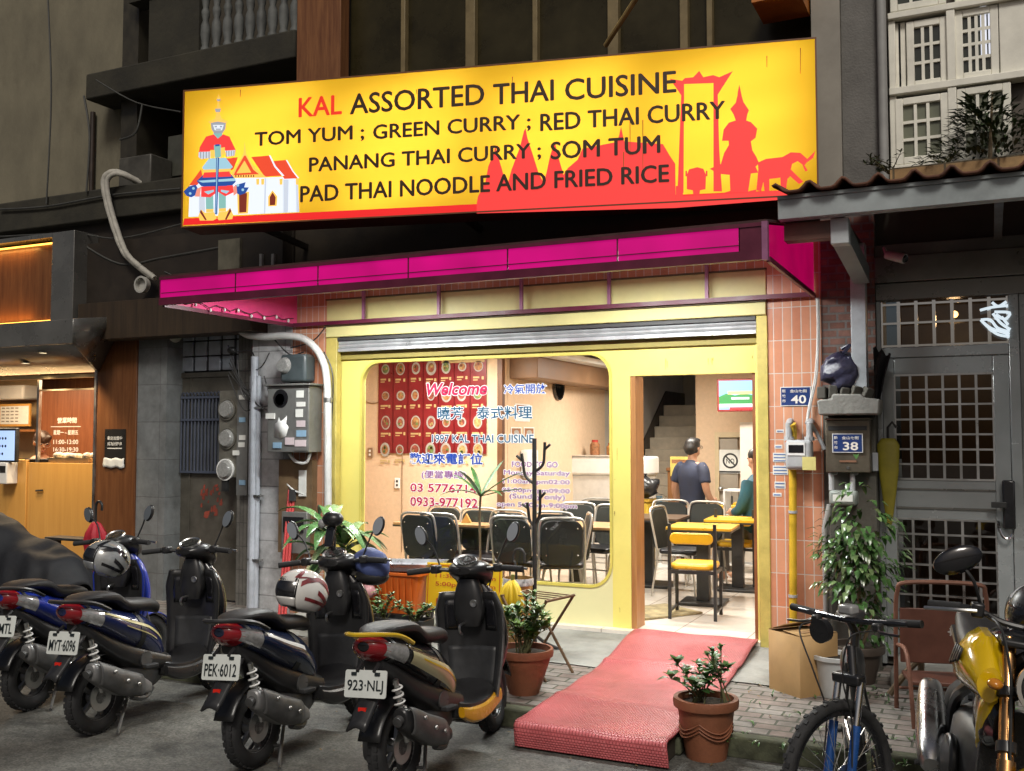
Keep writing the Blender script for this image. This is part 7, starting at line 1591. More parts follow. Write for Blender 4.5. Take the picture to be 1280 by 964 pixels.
# ================================================================== BICYCLE, front wheel towards the road
bk = thing('bicycle', 'black mountain bicycle with blue and silver suspension fork, front wheel turned', 'bicycle', V((-.52, 4.57, 0)), rot=(R(3), 0, R(-83)))
bkb = pm('bike_black', (.016, .016, .018), rough=.3, var=.3, coat=.3); bkblue = pm('bike_blue', (.02, .09, .32), rough=.25, metal=.3, var=.2, coat=.5)
def bwheel(par, name, c, Rr=.345):
    h = bpy.data.objects.new(name, None); col.objects.link(h); h.parent = par; h.location = c
    m = MB().lathe([(Rr-.027+.027*math.cos(2*math.pi*k/10), .027*math.sin(2*math.pi*k/10)) for k in range(11)], n=56, q=QY, caps=False)
    for k in range(64):
        a = 2*math.pi*k/64; m.box(((Rr-.003)*math.cos(a), .012*(-1)**k, (Rr-.003)*math.sin(a)), (.02, .018, .008), (0, -a+R(90), 0))
    m.obj('tyre', rubber, h); MB().lathe([(Rr-.05, -.012), (Rr-.05, .012), (Rr-.07, .01), (Rr-.07, -.01), (Rr-.05, -.012)], n=48, q=QY, caps=False).obj('rim', bkb, h)
    m = MB()
    for k in range(32): a = 2*math.pi*k/32; b = a+(.5 if k % 4 < 2 else -.5); s = .028 if k % 2 else -.028; m.tube([(.022*math.cos(b), s, .022*math.sin(b)), ((Rr-.06)*math.cos(a), 0, (Rr-.06)*math.sin(a))], .0016, 4)
    m.obj('spokes', alu, h); MB().lathe([(.001, -.05), (.018, -.05), (.028, -.03), (.018, -.02), (.018, .02), (.028, .03), (.018, .05), (.001, .05)], n=14, q=QY).obj('hub', alu, h); MB().lathe([(.05, -.042), (.08, -.042), (.08, -.045), (.05, -.045)], n=24, q=QY).obj('brake_disc', alu, h)
bwheel(bk, 'rear_wheel', (-1.08, 0, .345))
hd0, hd1, bb, stt = V((-.17, 0, .78)), V((-.21, 0, .90)), V((-.66, 0, .31)), V((-.80, 0, .80))
m = MB().tube([hd0, hd1], .022, 10).tube([hd0+V((-.01, 0, .02)), bb], .021, 10).tube([hd1+V((0, 0, -.03)), stt+V((0, 0, -.06))], .018, 10).tube([bb, stt], .017, 10)
for s in (-1, 1): m.tube([bb+V((0, s*.03, 0)), (-1.08, s*.065, .345)], .011, 8); m.tube([stt+V((0, s*.02, -.08)), (-1.08, s*.065, .345)], .009, 8)
m.obj('frame', bkb, bk); MB().tube([stt, stt+V((-.03, 0, .10))], .014, 8).obj('seat_post', alu, bk)
hull(MB(), [(-.98, .925, .07, .02), (-.92, .925, .075, .028), (-.80, .92, .04, .022), (-.70, .915, .018, .014)], 14, 2.3).obj('saddle', seatm, bk)
m = MB().lathe([(.085, -.05), (.095, -.05), (.095, -.055), (.085, -.055), (.085, -.05)], bb, 28, 0, QY, caps=False)
for s in (-1, 1): m.tube([bb+V((0, s*.06, 0)), bb+V((s*.16, s*.075, -.06*s))], .010, 6)
m.obj('crank', bkb, bk)
for s in (-1, 1): MB().box(bb+V((s*.16, s*.12, -.06*s)), (.09, .08, .02)).obj('pedal', blk, bk, bevel=.005)
sg = bpy.data.objects.new('steering', None); col.objects.link(sg); sg.parent = bk; so_ = V((-.19, 0, .84)); sg.location = so_; sg.rotation_euler = (0, 0, R(-40)); L = lambda x, y, z: V((x, y, z))-so_
bwheel(sg, 'front_wheel', L(-.05, 0, .345))
for s in (-1, 1):
    MB().tube([L(-.05, s*.062, .345), L(-.115, s*.062, .58)], .021, 12).obj('fork_leg', bkblue, sg); MB().tube([L(-.11, s*.062, .57), L(-.165, s*.062, .76)], .017, 12).obj('stanchion', chrome, sg)
    MB().tube([L(-.19, s*.05, 1.02), L(-.20, s*.30, 1.035)], .013, 8).obj('handlebar', bkb, sg); MB().tube([L(-.20, s*.20, 1.03), L(-.215, s*.36, 1.04)], .017, 10).obj('grip', rubber, sg)
    MB().tube(spline([L(-.18, s*.18, 1.02), L(-.13, s*.21, 1.0), L(-.13, s*.31, .995)], 4), .006, 6).obj('brake_lever', bkb, sg); MB().box(L(-.17, s*.17, 1.01), (.04, .04, .035)).obj('shifter', blk, sg, bevel=.008)
    MB().tube(spline([L(-.13, s*.17, 1.0), L(-.02, s*.14, .98), L(-.03, s*.08, .80), L(-.08, s*.07, .62), L(-.05, s*.08, .42)], 6), .004, 5).obj('cable', blk, sg)
MB().bx(-.0, .06, -.075, .075, -.095, -.05).obj('fork_crown', bkb, sg, bevel=.01); MB().tube([L(-.19, -.05, 1.02), L(-.19, .05, 1.02)], .014, 8).tube([L(-.215, 0, .90), L(-.225, 0, .96), L(-.19, 0, 1.02)], .02, 8).obj('stem', bkb, sg)
MB().bx(-.03, .03, -.04, .04, .205, .25).obj('bike_lamp', pm('lamp_grey', (.3, .3, .3), rough=.2, coat=.5), sg, bevel=.012); MB().lathe([(.05, -.02), (.055, .02), (.001, .02), (.001, -.02)], L(-.12, -.10, .97), 16, 0, Matrix.Rotation(R(90), 3, 'Y')).obj('bell', bkb, sg)
hull(MB(), [(-.40, .82, .04, .05), (-.30, .80, .055, .085), (-.2, .78, .04, .06)], 14, 2.6).obj('frame_bag', blk, bk)

# ================================================================== ON THE PAVEMENT
# red ribbed mat from the doorstep down over the kerb
A0, A1 = atZ(790, 781, FZ), atZ(944, 789, FZ)
mxl, mxr = -2.60, -1.66
xs0, xs1 = fx(792, 8.0), fx(944, 8.0)
prof = [(8.02, .245, 0), (7.75, .245, 0), (7.45, .19, 0), (7.2, .15, 0), (7.0, .138, 0), (6.6, .146, 0), (6.2, .148, 0), (5.9, .150, 0), (5.62, .145, 0), (5.49, .135, 0), (5.455, .09, 0), (5.45, .012, 0)]
pr = cat([p[:2] for p in prof], 6)
def matf(u, v):
    k = u*(len(pr)-1); i = min(int(k), len(pr)-2); f_ = k-i; y = pr[i][0]*(1-f_)+pr[i+1][0]*f_; z = pr[i][1]*(1-f_)+pr[i+1][1]*f_
    t_ = (8.02-y)/2.57; xl = xs0+(mxl-xs0)*t_; xr = xs1+(mxr-xs1)*t_
    z += (.010*noise.noise(V((v*3, u*9, 0)))+.016*math.exp(-((u-.27+.03*v)*45)**2)+.013*math.exp(-((u-.56-.05*v)*50)**2)-.008*math.exp(-((u-.40)*30)**2))*(u < .86)
    return V((xl+(xr-xl)*v+.01*math.sin(u*14), y, z))
mm, ntm, bm_ = newmat('mat_red')
tc = nd(ntm, 'ShaderNodeTexCoord'); br = nd(ntm, 'ShaderNodeTexBrick'); br.offset = .5
g_ = nd(ntm, 'ShaderNodeNewGeometry'); mp = nd(ntm, 'ShaderNodeMapping'); sx_ = nd(ntm, 'ShaderNodeSeparateXYZ'); su_ = nd(ntm, 'ShaderNodeMath', operation='SUBTRACT'); cx2 = nd(ntm, 'ShaderNodeCombineXYZ'); ntm.links.new(g_.outputs['Position'], sx_.inputs[0]); ntm.links.new(sx_.outputs[1], su_.inputs[0]); ntm.links.new(sx_.outputs[2], su_.inputs[1]); ntm.links.new(sx_.outputs[0], cx2.inputs[0]); ntm.links.new(su_.outputs[0], cx2.inputs[1]); ntm.links.new(cx2.outputs[0], br.inputs['Vector'])
for k_, v_ in (('Scale', 1), ('Mortar Size', .0035), ('Mortar Smooth', 1), ('Brick Width', .020), ('Row Height', .013), ('Color1', c4((.60, .12, .13))), ('Color2', c4((.66, .16, .17))), ('Mortar', c4((.52, .10, .11)))): br.inputs[k_].default_value = v_
o_c, _, _ = vary(ntm, (.86, .84, .84), .30, 2.2, detail=9)
mx_n = nd(ntm, 'ShaderNodeMix', data_type='RGBA', blend_type='MULTIPLY'); mx_n.inputs[0].default_value = 1; ntm.links.new(br.outputs[0], mx_n.inputs[6]); ntm.links.new(o_c, mx_n.inputs[7]); ntm.links.new(mx_n.outputs[2], bm_.inputs['Base Color'])
bp_ = nd(ntm, 'ShaderNodeBump'); bp_.inputs['Strength'].default_value = .8; bp_.inputs['Distance'].default_value = .006; bp_.invert = True; ntm.links.new(br.outputs['Fac'], bp_.inputs['Height']); ntm.links.new(bp_.outputs[0], bm_.inputs['Normal']); bm_.inputs['Roughness'].default_value = .42
tag(MB().grid(matf, 130, 30).obj('red_mat', mm, solid=.012, sharp=180), 'long red ribbed rubber mat running from the doorway over the kerb', 'mat')
rb = thing('wood_ramp', 'low dark timber blocks under the front end of the red mat', 'blocks', V((-2.13, 5.6, 0)))
for i, (a, b) in enumerate(((-.46, -.16), (-.14, .16), (.18, .44))): MB().bx(a, b, -.10, .2, .0, .118-.02*(i % 2)).obj('block', pm('block_dark', (.05, .04, .025), rough=.9, var=.5, dirt=.5), rb, bevel=.01)
for i, (px, py, w_, h_, lb) in enumerate(((833, 938, .22, .10, 'rough brown stone beside the right pot, against the mat'), (917, 935, .20, .09, 'rough brown stone right of the pot below the kerb'))):
    p = atZ(px, py, 0); s_ = MB().box((0, 0, h_/2), (w_, .16, h_), (0, 0, .1*i)); o_ = s_.obj('stone', moss_stone, loc=p, bevel=.02, seg=3); tag(o_, lb, 'stone', 'stones beside the pot')

terra = pm('terracotta', (.24, .085, .04), rough=.65, var=.25, scale=6, dirt=.35, bump=.2, bscale=70); soil = pm('soil', (.03, .022, .014), rough=1, var=.5, scale=40, bump=.9, bscale=60)
def potmesh(t, r0, r1, h, mat=terra, rim=.02, deco=True):
    MB().lathe([(.001, 0), (r0, 0), (r0+(r1-r0)*.25, h*.2), (r0+(r1-r0)*.75, h*.62), (r1*.97, h-.07), (r1*.97, h-.055), (r1+rim, h-.05), (r1+rim+.004, h-.02), (r1+rim, h), (r1-.005, h), (r1-.012, h-.04), (.001, h-.04)], n=36).obj('pot', mat, t)
    MB().lathe([(.001, h-.03), (r1-.016, h-.036)], n=24).obj('soil', soil, t)
    if deco:
        m = MB()
        for k in range(4):
            a0 = k*math.pi/2
            for dz in (0, .022, .04): m.tube([((r0+(r1-r0)*.72-.001)*math.cos(a0+u)*1.005, (r0+(r1-r0)*.72)*math.sin(a0+u)*1.005, h*.64-dz-.05*math.sin(u*2)) for u in [i*math.pi/2/10 for i in range(11)]], .005, 5)
        m.obj('swag_relief', mat, t)
def leafy(t, c, n, spread, hgt, L, W, mats, stems=10, seed=1, up=.6, droop=.2, bush=1.0):
    random.seed(seed); st_ = MB(); lv = MB(); c = V(c)
    for i in range(stems):
        a = random.uniform(0, 6.28); r_ = spread*math.sqrt(random.random()); tip = c+V((r_*math.cos(a), r_*math.sin(a), hgt*random.uniform(.45, 1)*(1-.35*(r_/spread)**2)))
        b0 = c+V((random.uniform(-.04, .04), random.uniform(-.04, .04), 0)); mid = b0+(tip-b0)*.5+V((.15*(b0.x-tip.x)*-1*.3, 0, hgt*.1)); pts = spline([b0, mid, tip], 4); st_.tube(pts, [.005-.003*k/8 for k in range(len(pts))], 5)
        for k in range(n):
            f_ = random.uniform(.25, 1.0); j = min(int(f_*(len(pts)-1)), len(pts)-2); p = pts[j]+(pts[j+1]-pts[j])*random.random(); b = random.uniform(0, 6.28)
            d = V((math.cos(b), math.sin(b), random.uniform(-.2, up)+.3)); k_ = random.uniform(.6, 1.15); leaf_add(lv, p, d, V((0, 0, 1)), L*k_, W*k_, random.choices(range(len(mats)), k=1)[0], droop)
        for b in range(4): d = V((math.cos(b*1.6+a), math.sin(b*1.6+a), 1.0)); leaf_add(lv, tip, d, V((0, 0, 1)), L*.8, W*.8, len(mats)-1, .1)
    st_.obj('stem', pm('stem_green', (.10, .10, .04), rough=.7, var=.3), t); lv.obj('leaves', mats, t, sharp=180)
p = atZ(883, 946, 0); t = thing('potted_plant', 'large terracotta pot with swag relief and sparse leafy shrub right of the red mat', 'plant', V((p.x, p.y, 0))); potmesh(t, .115, .165, .34); leafy(t, (-.03, 0, .31), 11, .20, .28, .085, .05, [lf_dk, lf_dk, lf_md], 12, 3); leafy(t, (.10, .02, .31), 8, .12, .42, .05, .028, [lf_gy, lf_md], 5, 5)
p = atZ(655, 866, .12); t = thing('potted_plant', 'round terracotta pot with dense jade shrub left of the red mat', 'plant', V((p.x, p.y, .12))); potmesh(t, .10, .185, .30, rim=.012, deco=False); leafy(t, (0, 0, .27), 17, .19, .42, .07, .034, [lf_md, lf_gy, lf_lt], 30, 8, up=1.0, droop=.05)
# dracaena in front of the left pier
p = atZ(425, 800, .12); t = thing('dracaena', 'tall dracaena with drooping strap leaves before the left end of the yellow front', 'plant', V((-4.98, 6.9, .12)))
potmesh(t, .12, .17, .28, pm('pot_dark', (.06, .045, .035), rough=.6), deco=False)
ztop = fz(424, 655, 7.0)-.12
MB().tube([(0, 0, .25), (.01, 0, .6), (-.01, 0, ztop)], [.022, .018, .014], 8).tube([(.05, .02, .25), (.10, .03, .7), (.12, .03, ztop-.1)], [.018, .015, .012], 8).obj('trunk', pm('cane', (.16, .12, .07), rough=.8, var=.4, bump=.5, bscale=50), t)
random.seed(12); lv = MB()
def strap(mb, p, a, L, W, lift, mi, drop=1.15, n=8):
    pts = []; d0 = V((math.cos(a), math.sin(a), 0)); s = V((-math.sin(a), math.cos(a), 0))
    for k in range(n+1):
        u = k/n; w_ = W*(math.sin(math.pi*min(1, u*.92+.08))**.7)*(1-.15*u); c = p+d0*(L*(u*.9))+V((0, 0, L*(lift*u-drop*u*u))); pts.append((c, w_))
    vs = []
    for c, w_ in pts: vs += [c+s*w_/2+V((0, 0, w_*.18)), c, c-s*w_/2+V((0, 0, w_*.18))]
    mb.add(vs, [(3*k+j, 3*k+j+1, 3*k+j+4, 3*k+j+3) for k in range(n) for j in range(2)], mi)
for (bx, by, bz, k_) in ((-.01, 0, ztop, 1.0), (.12, .03, ztop-.1, .9), (0, .02, ztop-.25, .9)):
    for i in range(12): strap(lv, V((bx, by, bz-.012*i)), i*2.4+random.uniform(-.2, .2), random.uniform(.42, .62)*k_, random.uniform(.09, .12), random.uniform(.35, 1.1), random.choice([0, 0, 1]), random.uniform(.55, 1.25))
lv.obj('leaves', [leafmat('dracaena_green', (.075, .17, .055), rough=.25), leafmat('dracaena_pale', (.20, .30, .14), rough=.25)], t, sharp=180, solid=.002)
# sapling against the window
t = thing('sapling', 'thin sapling with few long leaves in front of the window lettering', 'plant', V((fx(601, 7.45), 7.45, .13)))
zt_ = fz(604, 618, 7.45)-.13
MB().tube(spline([(-.02, 0, 0), (.0, 0, .5), (-.015, .01, 1.0), (.0, 0, zt_)], 5), .010, 7).obj('trunk', MATS['cane'], t)
MB().lathe([(.001, 0), (.09, 0), (.12, .2), (.11, .2), (.001, .17)], n=24).obj('pot', MATS['pot_dark'], t)
lv = MB()
for a, L, w_, lf, mi, dr in ((200, .40, .05, .5, 1, .5), (250, .28, .06, 1.2, 1, .4), (180, .30, .055, .9, 0, .3), (20, .42, .06, .75, 0, .25), (0, .5, .045, .25, 0, .1), (70, .3, .05, 1.3, 1, .3), (330, .36, .05, .55, 0, .5), (140, .25, .05, 1.4, 0, .4)): strap(lv, V((0, 0, zt_-.02)), R(a), L, w_, lf, mi, dr)
lv.obj('leaves', [leafmat('sapling_green', (.06, .17, .035)), leafmat('sapling_pale', (.22, .32, .2))], t, sharp=180, solid=.002)
# crate, tray, notice board
cr_o = pm('crate_plastic', (.62, .13, .02), rough=.4, var=.1, scale=5, dirt=.12)
Yc = 7.35; cz = fz(500, 712, Yc)
t = thing('orange_crate', 'orange plastic crate with flared rim behind the yellow scooter', 'crate', V((fx(500, Yc), Yc, .13)))
hh = cz-.13
MB().loft([[V((x_*s_, y_*s_, z_)) for x_, y_ in rrect(-.30, .30, -.2, .2, .04)] for s_, z_ in ((.82, hh-.34), (1, hh-.02), (1.08, hh-.02), (1.08, hh), (.96, hh), (.80, hh-.32))], caps=True).obj('crate_body', cr_o, t)
m = MB()
for i in range(9): m.bx(-.25+.06*i, -.235+.06*i, -.21, -.196, hh-.28, hh-.04)
m.obj('ribs', cr_o, t)
t2 = thing('crate_stand', 'dark plastic stool hidden under the orange crate', 'stool', V((fx(500, Yc), Yc, .13)))
MB().bx(-.24, .24, -.17, .17, hh-.37, hh-.342).obj('seat', blk, t2)
for a in (-1, 1):
    for b in (-1, 1): MB().bx(a*.21-.02, a*.21+.02, b*.14-.02, b*.14+.02, 0, hh-.371).obj('leg', blk, t2)
t = thing('steel_tray', 'shallow pale tray lying on top of the orange crate', 'tray', V((fx(506, Yc), Yc+.05, cz+.002)))
MB().loft([[V((x_*s_, y_*s_, z_)) for x_, y_ in rrect(-.30, .30, -.2, .2, .03)] for s_, z_ in ((.88, 0), (1, .06), (1.04, .062), (1.0, .05), (.87, .008))]).obj('tray_body', pm('tray_steel', (.55, .56, .60), rough=.3, metal=.6, var=.15), t, rot=(0, R(-2), R(3)))
yn_ = pm('board_yellow', (.66, .42, .01), rough=.45, var=.07)
Yn = 7.25; x0, x1 = fx(532, Yn), fx(624, Yn); z1, z0 = fz(578, 706, Yn), fz(578, 764, Yn)
t = thing('notice_board', 'yellow opening hours board with red writing behind the black scooter handlebar', 'sign', V(((x0+x1)/2, Yn, .13)), rot=(R(-4), 0, R(2)))
w2 = (x1-x0)/2; a_, b_ = z0-.13, z1-.13
MB().bx(-w2, w2, 0, .012, a_, b_).obj('board', yn_, t, bevel=.003)
m = MB().bx(-w2+.015, w2-.015, -.002, 0, b_-.022, b_-.016).bx(-w2+.015, w2-.015, -.002, 0, a_+.016, a_+.022).bx(-w2+.015, -w2+.021, -.002, 0, a_+.0225, b_-.0225).bx(w2-.021, w2-.015, -.002, 0, a_+.0225, b_-.0225)
for txt, k_, mi_ in (('Open', .80, .5), ('11:30am-2:00pm', .60, .84), ('5:00pm-9:00pm', .42, .84), ('營業時間', .22, .5), ('11:30-2:00.', .06, .8)):
    text(m, txt, V((w2*.05, -.003, a_+(b_-a_)*k_+.02)), X_, Z_, w2*2*mi_*.95, (b_-a_)*.12, 0, .01, align='c')
m.obj('lettering', pm('board_red', (.42, .06, .015), var=.1), t)
for s in (-1, 1): MB().tube([(s*w2*.8, .02, a_+.03), (s*w2*.85, -.03, 0)], .012, 6).obj('leg', blk, t); MB().tube([(s*w2*.8, .02, b_-.05), (s*w2*.8, .3, 0)], .010, 6).obj('leg', blk, t)
# coat rack
Yr = 7.3; cx_ = fx(668, Yr); zt_ = fz(668, 548, Yr)
t = thing('coat_rack', 'black metal branch shaped coat rack standing before the window', 'coat rack', V((cx_, Yr, .14)))
MB().tube([(0, 0, 0), (0, 0, zt_-.14)], .018, 10).obj('pole', blk, t); m = MB()
for a in (30, 150, 270): MB().tube(spline([(0, 0, .14), (.09*math.cos(R(a)), .09*math.sin(R(a)), .07), (.22*math.cos(R(a)), .22*math.sin(R(a)), .012)], 4), .014, 8).obj('leg', blk, t)
for (bz, tx, tz, s_) in ((fz(670, 590, Yr), 15, 553, 1), (fz(666, 605, Yr), -14, 567, -1), (fz(668, 655, Yr), 9, 612, 1), (fz(666, 658, Yr), -7, 628, -1)):
    X1 = fx(668+tx, Yr)-cx_; Z1 = fz(668+tx, tz, Yr)-.14; b = bz-.14
    MB().tube(spline([(0, 0, b), (X1*.75, -.01, b+(Z1-b)*.25), (X1*.92, -.02, b+(Z1-b)*.7), (X1, -.03, Z1)], 5), .012, 8).tube([(X1*.92, -.02, b+(Z1-b)*.75), (X1+s_*.045, -.03, b+(Z1-b)*.93)], .011, 8).obj('hook', blk, t)
# brass bucket with an umbrella, bananas, folding stand
Yb = 7.2; t = thing('umbrella_bucket', 'brass umbrella bucket with patterned rim before the window', 'bucket', V((fx(648, Yb), Yb, .135)))
zt_ = fz(648, 722, Yb)-.135
MB().lathe([(.001, 0), (.105, 0), (.112, zt_-.07), (.118, zt_), (.108, zt_), (.10, .03), (.001, .03)], n=32).obj('bucket_body', pm('brass', (.42, .26, .10), rough=.35, metal=.7, var=.25), t); MB().lathe([(.120, zt_-.055), (.122, zt_-.05), (.122, zt_-.005), (.120, zt_)], n=32, caps=False).obj('rim_band', pm('rim_grey_pattern', (.40, .40, .40), var=.7, scale=30), t)
u = thing('umbrella', 'black hook handled umbrella standing in the brass bucket', 'umbrella', t.location+V((0, -.02, .04)))
MB().tube(spline([(0, 0, 0), (-.01, 0, zt_), (-.035, 0, zt_+.10), (-.02, 0, zt_+.17), (.03, 0, zt_+.185), (.06, 0, zt_+.15), (.06, 0, zt_+.08)], 5), .011, 8).obj('handle', blk, u); MB().tube([(0, 0, .02), (-.005, 0, zt_*.8)], [.02, .05], 10).obj('canopy', blk, u)
st = thing('folding_stand', 'rusty folding luggage stand with crossed legs left of the red mat', 'stand', V((fx(672, 6.75), 6.75, .12)), rz=R(-12)); h_ = .56
for y in (-.17, .17):
    for s in (-1, 1): MB().tube([(s*.20, y, h_), (-s*.20, y+.01*s, 0)], .011, 8).obj('leg', pm('rust_tube', (.14, .085, .045), rough=.6, metal=.4, var=.4), st)
for s in (-1, 1): MB().tube([(s*.2, -.18, h_), (s*.2, .18, h_)], .011, 8).obj('rail', MATS['rust_tube'], st)
m = MB()
for y in (-.12, -.04, .04, .12): m.tube([(-.2, y, h_+.008), (.2, y, h_+.008)], .005, 6)
m.obj('wires', MATS['rust_tube'], st)
bn = thing('banana_bunch', 'bunch of yellow bananas on the folding stand beside the jade shrub', 'bananas', V((fx(640, 6.7), 6.7, fz(640, 778, 6.7))))
ban = pm('banana_yellow', (.62, .42, .015), rough=.45, var=.12, scale=9)
for i in range(9):
    a = -1.2+.3*i; r_ = .05; p0 = V((.01*math.sin(i), 0, .30)); d = V((math.sin(a), -.45+.1*math.cos(i*3), 0))
    pts = spline([p0, p0+d*.05+V((0, 0, -.05)), p0+d*.085+V((0, 0, -.14)), p0+d*.075+V((0, 0, -.21)), p0+d*.055+V((0, 0, -.25))], 4); n_ = len(pts)
    MB().tube(pts, [.006+.017*math.sin(math.pi*min(1, .12+.85*k/(n_-1)))**.6 for k in range(n_)], 8).obj('banana', ban, bn, sharp=50)
MB().tube([(0, 0, .29), (.01, .0, .35)], .014, 8).obj('stalk', pm('stalk_green', (.2, .2, .05)), bn)
# low plants in a trough, pink basket ornament
def trough(label, px, py, Y, w_, n, seed, mats, L=.055):
    t = thing('planter', label, 'plant', V((fx(px, Y), Y, .125))); zt_ = max(.12, fz(px, py, Y)-.125)
    MB().loft([[V((x_*s_, y_*s_, z_)) for x_, y_ in rrect(-w_/2, w_/2, -.1, .1, .03)] for s_, z_ in ((.88, 0), (1, zt_), (.93, zt_), (.9, zt_-.03))]).obj('trough', blk, t)
    leafy(t, (-w_*.25, 0, zt_-.03), n, w_*.3, .24, L, L*.5, mats, 12, seed, up=.9); leafy(t, (w_*.25, 0, zt_-.03), n, w_*.3, .22, L, L*.5, mats, 12, seed+1, up=.9); return t
trough('low leafy plants in a dark trough below the orange crate', 500, 772, 6.75, .55, 10, 31, [lf_md, lf_lt, lf_gy]); trough('feathery low plants in a dark trough under the dracaena', 437, 762, 6.9, .4, 12, 41, [lf_gy, lf_lt, lf_md], .04)
og = thing('pig_ornament', 'pink striped basket ornament among the low plants', 'ornament', V((fx(442, 6.95), 6.95, fz(442, 752, 6.95))), rz=R(20))
pk = pm('ornament_pink', (.55, .28, .30), rough=.3, var=.12); MB().ell((0, 0, .07), (.15, .10, .085), 22, 14).ell((.14, -.02, .09), (.06, .06, .06), 16, 10).ell((.195, -.03, .085), (.02, .03, .025), 12, 8).obj('body', pk, og, sharp=180)
m = MB()
for x in (-.08, .02): m.tube([(x+.02*0, .104*math.cos(R(a)), .07+.088*math.sin(R(a))) for a in range(-40, 221, 15)], .018, 6)
m.obj('red_stripes', pm('ornament_red', (.5, .04, .05), rough=.3), og); MB().tube(spline([(-.14, 0, .08), (-.08, -.02, .19), (.05, -.02, .22), (.17, -.02, .15)], 5), .012, 8).obj('handle', pk, og)
# red poles and grey utility boxes on the left pier
rd = thing('red_poles', 'bundle of red painted poles leaning on the grey tiled pillar', 'poles', atY(347, 735, 7.6))
for i, dx in enumerate((0, .04, .075)): MB().tube([(dx, 0, -.5), atY(362+i*3, 608, 7.93)-rd.location], .014, 8).obj('pole', pm('pole_red', (.45, .05, .05), rough=.4, var=.2), rd)
UY = 7.93
eb = thing('meter_box', 'grey metal electricity box with dial, stickers and a torn white notice', 'meter', atY(372, 565, UY)); e0 = eb.location
boxm = pm('box_grey', (.22, .22, .21), rough=.45, metal=.4, var=.2, scale=5, dirt=.3)
def ebx(a, b, c, d, y0, y1, nm, mat, **k): A = atY(a, b, UY)-e0; B = atY(c, d, UY)-e0; return MB().bx(min(A.x, B.x), max(A.x, B.x), y0, y1, min(A.z, B.z), max(A.z, B.z)).obj(nm, mat, eb, **k)
ebx(347, 565, 399, 483, -.16, .05, 'box', boxm, bevel=.006); ebx(345, 484, 402, 480, -.19, .05, 'lid', boxm, bevel=.004); ebx(381, 563, 398, 487, -.166, -.1605, 'side_door', boxm)
MB().lathe([(.001, -.01), (.075, -.01), (.09, 0)], atY(364, 499, UY)-e0+V((0, -.163, 0)), 24, 0, QY).obj('dial_window', blk_g, eb); MB().lathe([(.001, .012), (.055, .012)], atY(364, 500, UY)-e0+V((0, -.164, 0)), 20, 0, QY).obj('dial', grey_paint, eb)
random.seed(2); m = MB()
for (a, b, c, d) in ((384, 498, 393, 489), (384, 509, 395, 503), (383, 522, 392, 512), (384, 534, 395, 526), (384, 546, 396, 538), (382, 558, 396, 550), (370, 556, 381, 547), (355, 560, 365, 553), (346, 524, 357, 517)):
    A = atY(a, b, UY)-e0; B = atY(c, d, UY)-e0; ebx(a, b, c, d, -.1705, -.1665 if a >= 381 else -.1605, 'sticker', random.choice([paper, pm('sticker_blue', (.25, .4, .55)), pm('sticker_pink', (.62, .52, .54)), pm('sticker_yellow', (.6, .5, .1))]))
pts = [(356, 546), (357, 530), (360, 528), (362, 522), (364, 527), (368, 524), (372, 520), (371, 530), (374, 534), (371, 545), (364, 549)]
m = MB().sheet([atY(a, b, UY)-e0+V((0, -.1635, 0)) for a, b in pts]); m.obj('torn_notice', white_m, eb, solid=.001)
ebx(349, 690, 392, 575, -.02, .06, 'cable_board', tile_strip if 0 else pm('board_brown', (.16, .10, .05), rough=.7, var=.3, dirt=.4)); ebx(366, 626, 372, 612, -.06, -.021, 'breaker', pm('breaker_dark', (.05, .05, .05))); ebx(376, 620, 385, 588, -.035, -.021, 'warning_label', paper); ebx(358, 690, 390, 640, -.08, -.021, 'lower_box', boxm, bevel=.006); ebx(361, 664, 386, 646, -.09, -.081, 'lower_window', blk_g)
m = MB().tube(spline([atY(388, 565, UY-.06)-e0, atY(383, 578, UY-.09)-e0, atY(370, 577, UY-.09)-e0, atY(362, 568, UY-.06)-e0], 5), .016, 7).tube(spline([atY(350, 480, UY)-e0, atY(344, 495, UY)-e0, atY(343, 540, UY)-e0, atY(347, 562, UY)-e0], 5), .010, 6).tube(spline([atY(355, 600, UY)-e0, atY(366, 612, UY-.03)-e0, atY(380, 618, UY-.03)-e0], 4), .008, 6); m.obj('cable', white_pvc, eb)
sm = thing('electric_meter', 'dark square electric meter with glass dial above the grey box', 'meter', atY(375, 478, UY))
A, B = atY(360, 479, UY)-sm.location, atY(392, 443, UY)-sm.location; MB().bx(A.x, B.x, -.13, .04, A.z, B.z).obj('casing', pm('meter_dark', (.06, .075, .08), rough=.35, var=.25), sm, bevel=.03, seg=3); MB().lathe([(.001, -.03), (.06, -.03), (.075, -.01), (.085, .02)], atY(367, 458, UY)-sm.location+V((-.01, -.14, 0)), 24, 0, Matrix.Rotation(R(-90), 3, 'X')).obj('dial_glass', pm('dial_grey', (.26, .26, .25), rough=.12, var=.25, scale=60, coat=1), sm)
mp_ = thing('electric_meters', 'steel panel with three round electric meters beside the barred door', 'meter', atY(300, 555, 8.09)); p0 = mp_.location
A, B = atY(276, 618, 8.09)-p0, atY(315, 488, 8.09)-p0; mid = atY(301, 550, 8.09)-p0
pan = pm('panel_steel', (.20, .19, .16), rough=.45, metal=.5, var=.3, dirt=.35)
MB().bx(A.x, B.x, -.04, .02, A.z+.18, B.z).obj('panel', pan, mp_, bevel=.004); MB().bx(mid.x, B.x, -.06, -.041, A.z, B.z).obj('side_strip', boxm, mp_)
